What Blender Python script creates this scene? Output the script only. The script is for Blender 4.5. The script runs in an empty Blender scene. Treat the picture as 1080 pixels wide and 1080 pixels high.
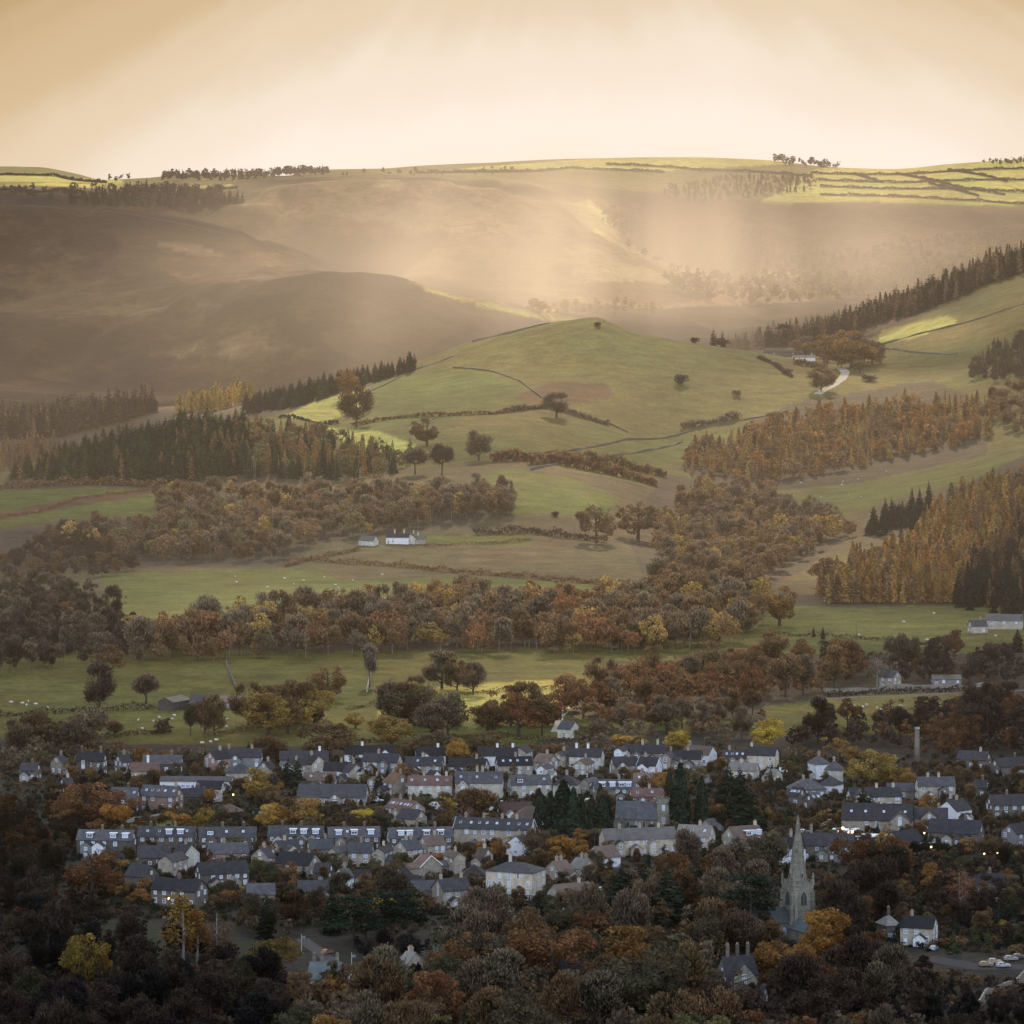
import bpy, bmesh, math, random
import numpy as np
from mathutils import Vector, Matrix
R = math.radians
rng = np.random.default_rng(7)
random.seed(11)
scene = bpy.context.scene
col = scene.collection

# ------------------------------------------------------------------ camera
F = 4500.0            # focal length in units of the 1080 px frame
CAMZ = 217.0
TH = math.atan(290.0 / F)
ST, CT = math.sin(TH), math.cos(TH)
cam_d = bpy.data.cameras.new("camera")
cam_d.sensor_width = 36.0
cam_d.lens = 36.0 * F / 1080.0
cam_d.clip_start = 5.0
cam_d.clip_end = 60000.0
cam = bpy.data.objects.new("camera", cam_d)
col.objects.link(cam)
cam.location = (0, 0, CAMZ)
cam.rotation_euler = (math.pi / 2 - TH, 0, 0)
scene.camera = cam


def ray(px, py):
    """slope of the sight line through a picture point: x and z per metre of y"""
    dx = px - 540.0
    up = 540.0 - py
    dy = F * CT + up * ST
    dz = -F * ST + up * CT
    return dx / dy, dz / dy


def project(X, Y, Z):
    zz = Z - CAMZ
    fw = Y * CT - zz * ST
    up = Y * ST + zz * CT
    return 540 + F * X / fw, 540 - F * up / fw


# ------------------------------------------------------------------ numeric helpers
def pchip_slopes(x, y):
    h = np.diff(x, axis=0)
    d = np.diff(y, axis=0) / h
    m = np.zeros_like(y)
    w1 = 2 * h[1:] + h[:-1]
    w2 = h[1:] + 2 * h[:-1]
    good = d[:-1] * d[1:] > 0
    with np.errstate(divide='ignore', invalid='ignore'):
        mm = (w1 + w2) / (w1 / d[:-1] + w2 / d[1:])
    m[1:-1] = np.where(good, mm, 0)
    m[0] = d[0]
    m[-1] = d[-1]
    return m


def pchip(x, y, xq):
    """1-D monotone cubic"""
    x = np.asarray(x, float); y = np.asarray(y, float); xq = np.asarray(xq, float)
    m = pchip_slopes(x, y)
    xc = np.clip(xq, x[0], x[-1])
    i = np.clip(np.searchsorted(x, xc) - 1, 0, len(x) - 2)
    h = x[i + 1] - x[i]
    t = (xc - x[i]) / h
    return ((1 + 2 * t) * (1 - t) ** 2 * y[i] + t * (1 - t) ** 2 * h * m[i]
            + t * t * (3 - 2 * t) * y[i + 1] + t * t * (t - 1) * h * m[i + 1])


_perm = np.random.default_rng(3).random((256, 256))


def vnoise(x, y):
    xi = np.floor(x).astype(int); yi = np.floor(y).astype(int)
    fx = x - xi; fy = y - yi
    fx = fx * fx * (3 - 2 * fx); fy = fy * fy * (3 - 2 * fy)
    p = _perm
    a = p[xi & 255, yi & 255]; b = p[(xi + 1) & 255, yi & 255]
    c = p[xi & 255, (yi + 1) & 255]; d = p[(xi + 1) & 255, (yi + 1) & 255]
    return (a * (1 - fx) + b * fx) * (1 - fy) + (c * (1 - fx) + d * fx) * fy


def fbm(x, y, o=4):
    s = 0; a = 0.5; t = 0
    for k in range(o):
        s = s + a * vnoise(x * 2 ** k + 17.3 * k, y * 2 ** k + 5.1 * k); t += a; a *= 0.5
    return s / t - 0.5


def inpoly(px, py, poly):
    inside = np.zeros(px.shape, bool)
    n = len(poly)
    j = n - 1
    for i in range(n):
        xi, yi = poly[i]; xj, yj = poly[j]
        if yi != yj:
            c = ((yi > py) != (yj > py)) & (px < (xj - xi) * (py - yi) / (yj - yi) + xi)
            inside ^= c
        j = i
    return inside


def smooth01(x):
    x = np.clip(x, 0, 1)
    return x * x * (3 - 2 * x)


# ------------------------------------------------------------------ terrain
# contour rows, near to far: (x, y of the picture, distance); y None -> height given
ROWS = [
    ('z', -3, 760), ('z', 0, 1180), ('z', 2, 1500), ('z', 4, 1810), ('z', 4, 2200), ('z', 2, 2500),
    (2780, [(-300, 608), (0, 603), (300, 602), (650, 603), (760, 612), (850, 612), (950, 600), (1080, 598), (1400, 590)]),
    (3000, [(-300, 560), (0, 560), (300, 562), (430, 563), (600, 567), (760, 585), (860, 580), (960, 560), (1080, 540), (1400, 520)]),
    (3250, [(-300, 525), (0, 522), (170, 520), (300, 518), (450, 512), (540, 510), (640, 522), (720, 545), (800, 555), (880, 548), (960, 528), (1080, 505), (1400, 470)]),
    (3550, [(-300, 520), (0, 506), (60, 490), (120, 472), (200, 455), (260, 454), (320, 461), (400, 478), (440, 476), (540, 472), (640, 488), (720, 502), (790, 510), (870, 506), (950, 500), (1000, 492), (1080, 472), (1400, 430)]),
    (3850, [(-300, 500), (0, 496), (150, 482), (220, 468), (300, 442), (360, 450), (420, 442), (540, 437), (640, 452), (720, 466), (800, 468), (900, 462), (1000, 446), (1080, 425), (1400, 380)]),
    (4150, [(-300, 470), (0, 470), (100, 468), (200, 455), (300, 425), (400, 410), (450, 408), (540, 396), (640, 396), (720, 402), (800, 410), (870, 412), (940, 412), (1000, 405), (1080, 390), (1400, 340)]),
    (4450, [(-300, 440), (0, 448), (100, 441), (200, 434), (250, 428), (300, 420), (380, 399), (445, 380), (500, 359), (560, 344), (600, 338), (628, 335), (645, 341), (665, 350), (700, 357), (760, 366), (820, 376), (880, 386), (930, 379), (1000, 374), (1080, 352), (1400, 290)]),
    (4900, [(-300, 415), (0, 424), (100, 425), (160, 426), (250, 418), (330, 412), (400, 404), (445, 398), (600, 376), (700, 374), (760, 376), (820, 378), (880, 374), (930, 356), (980, 331), (1030, 310), (1080, 292), (1400, 210)]),
    (5300, [(-300, 395), (0, 404), (100, 410), (200, 414), (300, 409), (400, 399), (500, 388), (600, 381), (700, 378), (760, 370), (820, 360), (860, 350), (900, 335), (950, 316), (1000, 297), (1080, 270), (1400, 180)]),
    (5800, [(-300, 335), (0, 335), (100, 330), (190, 318), (260, 296), (330, 284), (400, 289), (470, 304), (540, 320), (600, 336), (660, 352), (720, 362), (800, 368), (900, 350), (1000, 320), (1080, 300), (1400, 240)]),
    (6200, [(-300, 290), (0, 300), (100, 292), (190, 288), (260, 284), (330, 288), (400, 298), (470, 312), (540, 324), (600, 331), (660, 338), (720, 344), (800, 348), (900, 342), (1080, 328), (1400, 300)]),
    (6650, [(-300, 205), (0, 216), (100, 219), (180, 228), (250, 243), (310, 262), (345, 281), (400, 291), (470, 299), (540, 305), (600, 312), (680, 322), (740, 328), (800, 332), (860, 333), (1080, 318), (1400, 290)]),
    (7050, [(-300, 215), (0, 226), (180, 236), (310, 264), (400, 272), (500, 268), (600, 266), (680, 285), (740, 300), (800, 317), (860, 324), (1080, 308), (1400, 280)]),
    (7500, [(-300, 195), (0, 206), (100, 208), (180, 205), (250, 206), (300, 196), (380, 190), (460, 190), (520, 195), (560, 206), (600, 221), (620, 235), (660, 258), (700, 279), (740, 291), (800, 304), (860, 315), (1000, 300), (1080, 292), (1400, 270)]),
    (7950, [(-300, 198), (0, 207), (250, 206), (380, 196), (520, 204), (560, 220), (620, 244), (700, 282), (780, 299), (860, 295), (950, 285), (1080, 272), (1400, 250)]),
    (8500, [(-300, 190), (0, 197), (200, 198), (300, 190), (400, 190), (500, 192), (560, 199), (620, 220), (680, 248), (740, 262), (800, 270), (860, 266), (950, 256), (1080, 245), (1400, 225)]),
    (9000, [(-300, 186), (0, 191), (100, 192), (200, 191), (250, 188), (300, 185), (400, 182), (500, 184), (560, 189), (640, 199), (700, 204), (760, 208), (850, 213), (950, 212), (1030, 215), (1080, 218), (1400, 210)]),
    (10000, [(-300, 176), (0, 176), (40, 177), (80, 184), (110, 191), (150, 189), (200, 184), (260, 184), (300, 187), (340, 180), (400, 179), (450, 175), (520, 172), (600, 168), (720, 166), (800, 168), (880, 176), (940, 178), (1000, 173), (1080, 168), (1400, 172)]),
    ('drop', 25, 11500), ('drop', 80, 14000), ('drop', 120, 20000),
]
A_IN = np.linspace((-160 - 540) / F, (1240 - 540) / F, 620)
A_L = A_IN[0] - np.geomspace(0.003, 0.5, 40)[::-1]
A_R = A_IN[-1] + np.geomspace(0.003, 0.5, 40)
A = np.concatenate([A_L, A_IN, A_R])
DROWS = np.concatenate([np.geomspace(760, 10300, 760), np.geomspace(10500, 20000, 24)])


def build_heights():
    Dk, Zk = [], []
    for r in ROWS:
        if r[0] == 'z':
            Dk.append(np.full(A.shape, float(r[2]))); Zk.append(np.full(A.shape, float(r[1])))
        elif r[0] == 'drop':
            Dk.append(np.full(A.shape, float(r[2]))); Zk.append(Zk[-1] - r[1])
        else:
            D = float(r[0])
            aa, zz = [], []
            for (x, y) in r[1]:
                a, s = ray(x, y)
                aa.append(a); zz.append(CAMZ + D * s)
            Dk.append(np.full(A.shape, D)); Zk.append(pchip(aa, zz, A))
    Dk = np.array(Dk); Zk = np.array(Zk)
    m = pchip_slopes(Dk, Zk)
    Z = np.zeros((len(DROWS), len(A)))
    dk = Dk[:, 0]
    for i, D in enumerate(DROWS):
        k = int(np.clip(np.searchsorted(dk, D) - 1, 0, len(dk) - 2))
        h = dk[k + 1] - dk[k]; t = (D - dk[k]) / h
        Z[i] = ((1 + 2 * t) * (1 - t) ** 2 * Zk[k] + t * (1 - t) ** 2 * h * m[k]
                + t * t * (3 - 2 * t) * Zk[k + 1] + t * t * (t - 1) * h * m[k + 1])
    X = DROWS[:, None] * A[None, :]
    Y = np.repeat(DROWS[:, None], len(A), 1)
    # relief: gentle near, gullies on the moors
    amp = smooth01((Y - 2300) / 2500)
    Z = Z + amp * 5.0 * fbm(X / 330, Y / 420, 4) + 0.8 * fbm(X / 45, Y / 60, 3)
    moor = smooth01((Y - 4900) / 700) * smooth01((9000 - Y) / 600)
    g = np.abs(fbm(X / 260 + 0.3 * fbm(X / 500, Y / 500, 2), Y / 700, 4))
    Z = Z - moor * 30 * np.maximum(0, 0.10 - g) * 4
    Z = Z + moor * 3.2 * fbm((X + .5 * Y) / 110, (Y - .4 * X) / 160, 4)
    return X, Y, Z


TX, TY, TZ = build_heights()
TPX, TPY = project(TX, TY, TZ)


def ground(x, y):
    """terrain height under a world point (arrays or scalars)"""
    x = np.asarray(x, float); y = np.asarray(y, float)
    a = x / y
    i = np.clip(np.searchsorted(DROWS, y) - 1, 0, len(DROWS) - 2)
    j = np.clip(np.searchsorted(A, a) - 1, 0, len(A) - 2)
    t = np.clip((y - DROWS[i]) / (DROWS[i + 1] - DROWS[i]), 0, 1)
    s = np.clip((a - A[j]) / (A[j + 1] - A[j]), 0, 1)
    return (TZ[i, j] * (1 - t) * (1 - s) + TZ[i + 1, j] * t * (1 - s)
            + TZ[i, j + 1] * (1 - t) * s + TZ[i + 1, j + 1] * t * s)


def at(px, py, dmin=800.0):
    """the ground point seen at a picture point (first hit beyond dmin)"""
    a, s = ray(px, py)
    D = DROWS[DROWS >= dmin]
    zt = ground(a * D, D)
    zr = CAMZ + D * s
    hit = np.nonzero(zr <= zt)[0]
    if len(hit) == 0:
        k = int(np.argmin(zr - zt)); d = D[k]
    else:
        k = hit[0]
        if k == 0:
            d = D[0]
        else:
            g0 = zr[k - 1] - zt[k - 1]; g1 = zt[k] - zr[k]
            d = D[k - 1] + (D[k] - D[k - 1]) * g0 / max(g0 + g1, 1e-9)
    return Vector((a * d, d, float(ground(a * d, d))))


# ------------------------------------------------------------------ object helpers
def tag(o, label=None, cat=None, group=None, kind=None):
    if label: o['label'] = label
    if cat: o['category'] = cat
    if group: o['group'] = group
    if kind: o['kind'] = kind
    return o


def link(o, parent=None):
    col.objects.link(o)
    if parent is not None:
        o.parent = parent
    return o


def empty(name, loc, rz=0.0, sc=1.0):
    o = bpy.data.objects.new(name, None)
    o.empty_display_size = 0.5
    o.location = loc; o.rotation_euler = (0, 0, rz)
    o.scale = (sc, sc, sc) if not isinstance(sc, tuple) else sc
    col.objects.link(o)
    return o


def np_mesh(name, verts, faces, mats=(), smooth=False, attr=None, midx=None):
    """verts (n,3); faces list of tuples or (m,k) array"""
    me = bpy.data.meshes.new(name)
    verts = np.asarray(verts, np.float32)
    if isinstance(faces, np.ndarray):
        m, k = faces.shape
        me.vertices.add(len(verts)); me.vertices.foreach_set('co', verts.ravel())
        me.loops.add(m * k); me.loops.foreach_set('vertex_index', faces.astype(np.int32).ravel())
        me.polygons.add(m); me.polygons.foreach_set('loop_start', np.arange(0, m * k, k, dtype=np.int32))
        me.polygons.foreach_set('loop_total', np.full(m, k, np.int32))
        me.update(calc_edges=True)
    else:
        me.from_pydata([tuple(v) for v in verts], [], faces)
        me.update()
    for mt in mats:
        me.materials.append(mt)
    if midx is not None:
        me.polygons.foreach_set('material_index', np.asarray(midx, np.int32))
    if attr is not None:
        for an, (dom, arr) in attr.items():
            arr = np.asarray(arr, np.float32)
            if arr.ndim == 2:
                at_ = me.attributes.new(an, 'FLOAT_COLOR', dom)
                if arr.shape[1] == 3:
                    arr = np.concatenate([arr, np.ones((len(arr), 1), np.float32)], 1)
                at_.data.foreach_set('color', arr.ravel())
            else:
                at_ = me.attributes.new(an, 'FLOAT', dom)
                at_.data.foreach_set('value', arr)
    if smooth:
        me.polygons.foreach_set('use_smooth', np.ones(len(me.polygons), bool))
    return me


def mobj(name, me, parent=None, loc=None):
    o = bpy.data.objects.new(name, me)
    link(o, parent)
    if loc is not None: o.location = loc
    return o


class MB:
    """collects boxes, prisms and quads into one mesh"""
    def __init__(s):
        s.v = []; s.f = []

    def poly(s, pts):
        n = len(s.v); s.v += [tuple(p) for p in pts]; s.f.append(tuple(range(n, n + len(pts))))

    def box(s, x0, x1, y0, y1, z0, z1, M=None):
        n = len(s.v)
        p = [(x0, y0, z0), (x1, y0, z0), (x1, y1, z0), (x0, y1, z0), (x0, y0, z1), (x1, y0, z1), (x1, y1, z1), (x0, y1, z1)]
        if M is not None: p = [tuple(M @ Vector(q)) for q in p]
        s.v += p
        for q in ((0, 3, 2, 1), (4, 5, 6, 7), (0, 1, 5, 4), (1, 2, 6, 5), (2, 3, 7, 6), (3, 0, 4, 7)):
            s.f.append(tuple(n + k for k in q))

    def prism(s, pts, h0, h1):
        """polygon in xy extruded in z"""
        n = len(s.v); k = len(pts)
        s.v += [(x, y, h0) for x, y in pts] + [(x, y, h1) for x, y in pts]
        s.f.append(tuple(n + i for i in reversed(range(k)))); s.f.append(tuple(n + k + i for i in range(k)))
        for i in range(k):
            j = (i + 1) % k
            s.f.append((n + i, n + j, n + k + j, n + k + i))

    def extrude(s, pts, d):
        """3-D polygon extruded along vector d"""
        n = len(s.v); k = len(pts); d = Vector(d)
        s.v += [tuple(p) for p in pts] + [tuple(Vector(p) + d) for p in pts]
        s.f.append(tuple(n + i for i in reversed(range(k)))); s.f.append(tuple(n + k + i for i in range(k)))
        for i in range(k):
            j = (i + 1) % k
            s.f.append((n + i, n + j, n + k + j, n + k + i))

    def tube(s, pts, rad, sides=6):
        n0 = len(s.v)
        P = [Vector(p) for p in pts]
        rr = rad if isinstance(rad, (list, tuple)) else [rad] * len(P)
        for i, p in enumerate(P):
            t = (P[min(i + 1, len(P) - 1)] - P[max(i - 1, 0)]).normalized()
            u = t.cross(Vector((0, 0, 1)) if abs(t.z) < 0.9 else Vector((1, 0, 0))).normalized()
            w = t.cross(u)
            for k in range(sides):
                c = 2 * math.pi * k / sides
                s.v.append(tuple(p + (u * math.cos(c) + w * math.sin(c)) * rr[i]))
        for i in range(len(P) - 1):
            for k in range(sides):
                a = n0 + i * sides + k; b = n0 + i * sides + (k + 1) % sides
                s.f.append((a, b, b + sides, a + sides))
        s.f.append(tuple(n0 + k for k in reversed(range(sides))))
        s.f.append(tuple(n0 + (len(P) - 1) * sides + k for k in range(sides)))

    def cyl(s, x, y, z0, z1, r0, r1=None, sides=10):
        s.tube([(x, y, z0), (x, y, z1)], [r0, r0 if r1 is None else r1], sides)

    def mesh(s, name, mats, smooth=False):
        me = bpy.data.meshes.new(name)
        me.from_pydata(s.v, [], s.f)
        bm = bmesh.new(); bm.from_mesh(me)
        bmesh.ops.recalc_face_normals(bm, faces=bm.faces)
        bm.to_mesh(me); bm.free()
        for m in (mats if isinstance(mats, (list, tuple)) else [mats]): me.materials.append(m)
        if smooth:
            me.polygons.foreach_set('use_smooth', np.ones(len(me.polygons), bool))
        return me

    def build(s, name, mats, parent=None, smooth=False):
        return mobj(name, s.mesh(name, mats, smooth), parent)


def children_of(o):
    return list(o.children)


def dup(root, loc, rz=0.0, sc=1.0):
    """copy of a thing with its parts and sub-parts"""
    r = root.copy(); col.objects.link(r)
    r.location = loc; r.rotation_euler = (0, 0, rz)
    r.scale = (sc, sc, sc) if not isinstance(sc, tuple) else sc
    for ch in list(root.children):
        c = ch.copy(); col.objects.link(c); c.parent = r
        for g in list(ch.children):
            d = g.copy(); col.objects.link(d); d.parent = c
    return r


# ------------------------------------------------------------------ node helpers
def new_mat(name):
    m = bpy.data.materials.new(name); m.use_nodes = True
    nt = m.node_tree; nt.nodes.clear()
    return m, nt


def nd(nt, typ, **kw):
    n = nt.nodes.new(typ)
    for k, v in kw.items():
        if k == 'inp':
            for kk, vv in v.items():
                n.inputs[kk].default_value = vv
        else:
            setattr(n, k, v)
    return n


def math_(nt, op, a, b=None, c=None, clamp=False):
    n = nt.nodes.new('ShaderNodeMath'); n.operation = op; n.use_clamp = clamp
    for i, v in enumerate((a, b, c)):
        if v is None: continue
        if isinstance(v, (int, float)): n.inputs[i].default_value = v
        else: nt.links.new(v, n.inputs[i])
    return n.outputs[0]


def mixc(nt, fac, a, b, mode='MIX'):
    n = nt.nodes.new('ShaderNodeMix'); n.data_type = 'RGBA'; n.blend_type = mode
    for sock, v in ((n.inputs['Factor'], fac), (n.inputs[6], a), (n.inputs[7], b)):
        if isinstance(v, (int, float)): sock.default_value = v
        elif isinstance(v, tuple): sock.default_value = v + (1,) if len(v) == 3 else v
        else: nt.links.new(v, sock)
    return n.outputs[2]


def noise(nt, vec, scale, detail=3, rough=0.55):
    n = nd(nt, 'ShaderNodeTexNoise', inp={'Scale': scale, 'Detail': detail, 'Roughness': rough})
    nt.links.new(vec, n.inputs['Vector'])
    return n.outputs['Fac']


def maprange(nt, v, a, b, c, d, smooth=False):
    n = nd(nt, 'ShaderNodeMapRange', inp={'From Min': a, 'From Max': b, 'To Min': c, 'To Max': d})
    if smooth: n.interpolation_type = 'SMOOTHSTEP'
    nt.links.new(v, n.inputs['Value'])
    return n.outputs['Result']


def finish(nt, bsdf):
    o = nd(nt, 'ShaderNodeOutputMaterial')
    nt.links.new(bsdf, o.inputs['Surface'])


def surf(name, c1, c2, scale=1.0, rough=0.85, spec=0.2, bump=0.0, c3=None, scale3=0.1, coord='Object', objcol=False, stretch=None):
    """two-tone mottled surface, optionally with a third, larger-scale tone"""
    m, nt = new_mat(name)
    tc = nd(nt, 'ShaderNodeTexCoord')
    vec = tc.outputs['Object']
    if coord == 'World':
        vec = nd(nt, 'ShaderNodeNewGeometry').outputs['Position']
    if stretch:
        mp = nd(nt, 'ShaderNodeMapping'); mp.inputs['Scale'].default_value = stretch
        nt.links.new(vec, mp.inputs['Vector']); vec = mp.outputs[0]
    f = noise(nt, vec, scale, 4, 0.65)
    c = mixc(nt, maprange(nt, f, 0.3, 0.7, 0, 1), c1, c2)
    if c3:
        c = mixc(nt, maprange(nt, noise(nt, vec, scale3, 2), 0.45, 0.65, 0, 1), c, c3)
    if objcol:
        oi = nd(nt, 'ShaderNodeObjectInfo')
        c = mixc(nt, 1.0, c, oi.outputs['Color'], 'MULTIPLY')
    b = nd(nt, 'ShaderNodeBsdfPrincipled', inp={'Roughness': rough, 'Specular IOR Level': spec})
    nt.links.new(c, b.inputs['Base Color'])
    if bump:
        bp = nd(nt, 'ShaderNodeBump', inp={'Strength': bump, 'Distance': 0.2})
        nt.links.new(f, bp.inputs['Height']); nt.links.new(bp.outputs[0], b.inputs['Normal'])
    finish(nt, b.outputs[0])
    return m

# ================================================================== light
SUN_EL, SUN_AZ = R(26.0), R(1.8)        # azimuth measured from +Y towards +X
SUN = Vector((math.sin(SUN_AZ) * math.cos(SUN_EL), math.cos(SUN_AZ) * math.cos(SUN_EL), math.sin(SUN_EL)))
sl = bpy.data.lights.new("sun", 'SUN'); sl.energy = 5.0; sl.angle = R(0.5); sl.color = (1.0, 0.78, 0.44)
so = bpy.data.objects.new("sun", sl); col.objects.link(so)
so.rotation_euler = SUN.to_track_quat('Z', 'Y').to_euler()
so.location = (0, 3000, 3000)

world = bpy.data.worlds.new("World"); scene.world = world; world.use_nodes = True
nt = world.node_tree; nt.nodes.clear()
tc = nd(nt, 'ShaderNodeTexCoord')
nrm = nd(nt, 'ShaderNodeVectorMath', operation='NORMALIZE'); nt.links.new(tc.outputs['Generated'], nrm.inputs[0])
sep = nd(nt, 'ShaderNodeSeparateXYZ'); nt.links.new(nrm.outputs[0], sep.inputs[0])
el = math_(nt, 'MULTIPLY', math_(nt, 'ARCSINE', sep.outputs['Z']), 180 / math.pi)
az = math_(nt, 'MULTIPLY', math_(nt, 'ARCTAN2', sep.outputs['X'], sep.outputs['Y']), 180 / math.pi)
azr = math_(nt, 'SUBTRACT', az, 1.2)
sky = nd(nt, 'ShaderNodeTexSky'); sky.sky_type = 'NISHITA'; sky.sun_disc = False
sky.sun_elevation = SUN_EL; sky.sun_rotation = SUN_AZ
sky.air_density = 1.2; sky.dust_density = 1.5; sky.ozone_density = 2.0
# veil of lit cloud low over the far hills: cream at the skyline, tan above it
ramp = nd(nt, 'ShaderNodeValToRGB'); ramp.color_ramp.interpolation = 'EASE'
cr = ramp.color_ramp.elements
cr[0].position = 0.0; cr[0].color = (0.98, 0.88, 0.77, 1)
cr[1].position = 1.0; cr[1].color = (0.10, 0.11, 0.14, 1)
for p, c in ((0.085, (1.0, 0.90, 0.80)), (0.13, (0.93, 0.795, 0.655)), (0.185, (0.81, 0.645, 0.46)), (0.255, (0.67, 0.49, 0.29)), (0.33, (0.54, 0.365, 0.18)), (0.5, (0.34, 0.27, 0.20))):
    e = cr.new(p); e.color = c + (1,)
wig = noise(nt, nrm.outputs[0], 16.0, 5, 0.62)
elw = math_(nt, 'ADD', el, math_(nt, 'MULTIPLY', math_(nt, 'SUBTRACT', wig, 0.5), 1.3))
# shafts fanning from a bright break above the frame
fx = math_(nt, 'DIVIDE', math_(nt, 'ADD', azr, 0.3), math_(nt, 'SUBTRACT', 6.2, el))
cx = nd(nt, 'ShaderNodeCombineXYZ'); nt.links.new(fx, cx.inputs[0])
sh = noise(nt, cx.outputs[0], 3.2, 2, 0.5)
shaft = math_(nt, 'MULTIPLY', math_(nt, 'SUBTRACT', sh, 0.5), maprange(nt, el, 0.9, 2.6, 0.12, 1.0))
elw2 = math_(nt, 'SUBTRACT', elw, math_(nt, 'MULTIPLY', shaft, 1.05))
az2 = math_(nt, 'MULTIPLY', azr, azr)
bow = math_(nt, 'MULTIPLY', az2, 0.040)
elw3 = math_(nt, 'ADD', elw2, bow)
nt.links.new(math_(nt, 'DIVIDE', elw3, 18.0, clamp=True), ramp.inputs['Fac'])
veil = nd(nt, 'ShaderNodeVectorMath', operation='SCALE'); nt.links.new(ramp.outputs['Color'], veil.inputs[0]); veil.inputs['Scale'].default_value = 6.67
wv = math_(nt, 'MULTIPLY', maprange(nt, el, 9.0, 26.0, 1, 0, True), maprange(nt, math_(nt, 'ABSOLUTE', azr), 25.0, 80.0, 1, 0, True))
skyc = nd(nt, 'ShaderNodeVectorMath', operation='MULTIPLY'); nt.links.new(sky.outputs[0], skyc.inputs[0]); skyc.inputs[1].default_value = (1.15, 1.05, 1.0)
grey = nd(nt, 'ShaderNodeMix'); grey.data_type = 'RGBA'; grey.blend_type = 'ADD'; grey.inputs['Factor'].default_value = 1.0
nt.links.new(skyc.outputs[0], grey.inputs[6])
cld = maprange(nt, noise(nt, nrm.outputs[0], 3.0, 5, 0.6), 0.35, 0.65, 2.0, 6.5)     # thin high cloud over the rest of the sky
back = maprange(nt, sep.outputs['Y'], -0.85, 0.35, 2.25, 0.34, True)
cld = math_(nt, 'MULTIPLY', cld, back)
cg = mixc(nt, 1.0, (0.80, 0.89, 1.12), cld, 'MULTIPLY'); nt.links.new(cg, grey.inputs[7])
cc = mixc(nt, wv, grey.outputs[2], veil.outputs[0])
bg = nd(nt, 'ShaderNodeBackground', inp={'Strength': 0.15}); nt.links.new(cc, bg.inputs['Color'])
wo = nd(nt, 'ShaderNodeOutputWorld'); nt.links.new(bg.outputs[0], wo.inputs['Surface'])

scene.view_settings.view_transform = 'Standard'
scene.view_settings.look = 'None'
scene.view_settings.exposure = 0
scene.cycles.use_denoising = True
scene.cycles.denoiser = 'OPENIMAGEDENOISE'
scene.cycles.denoising_input_passes = 'RGB_ALBEDO_NORMAL'
scene.cycles.use_adaptive_sampling = True
scene.cycles.adaptive_threshold = 0.02
scene.cycles.max_bounces = 5
scene.cycles.diffuse_bounces = 2
scene.cycles.transparent_max_bounces = 8
scene.cycles.volume_bounces = 0
scene.cycles.volume_step_rate = 1.0
scene.cycles.sample_clamp_indirect = 3.0

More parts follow.
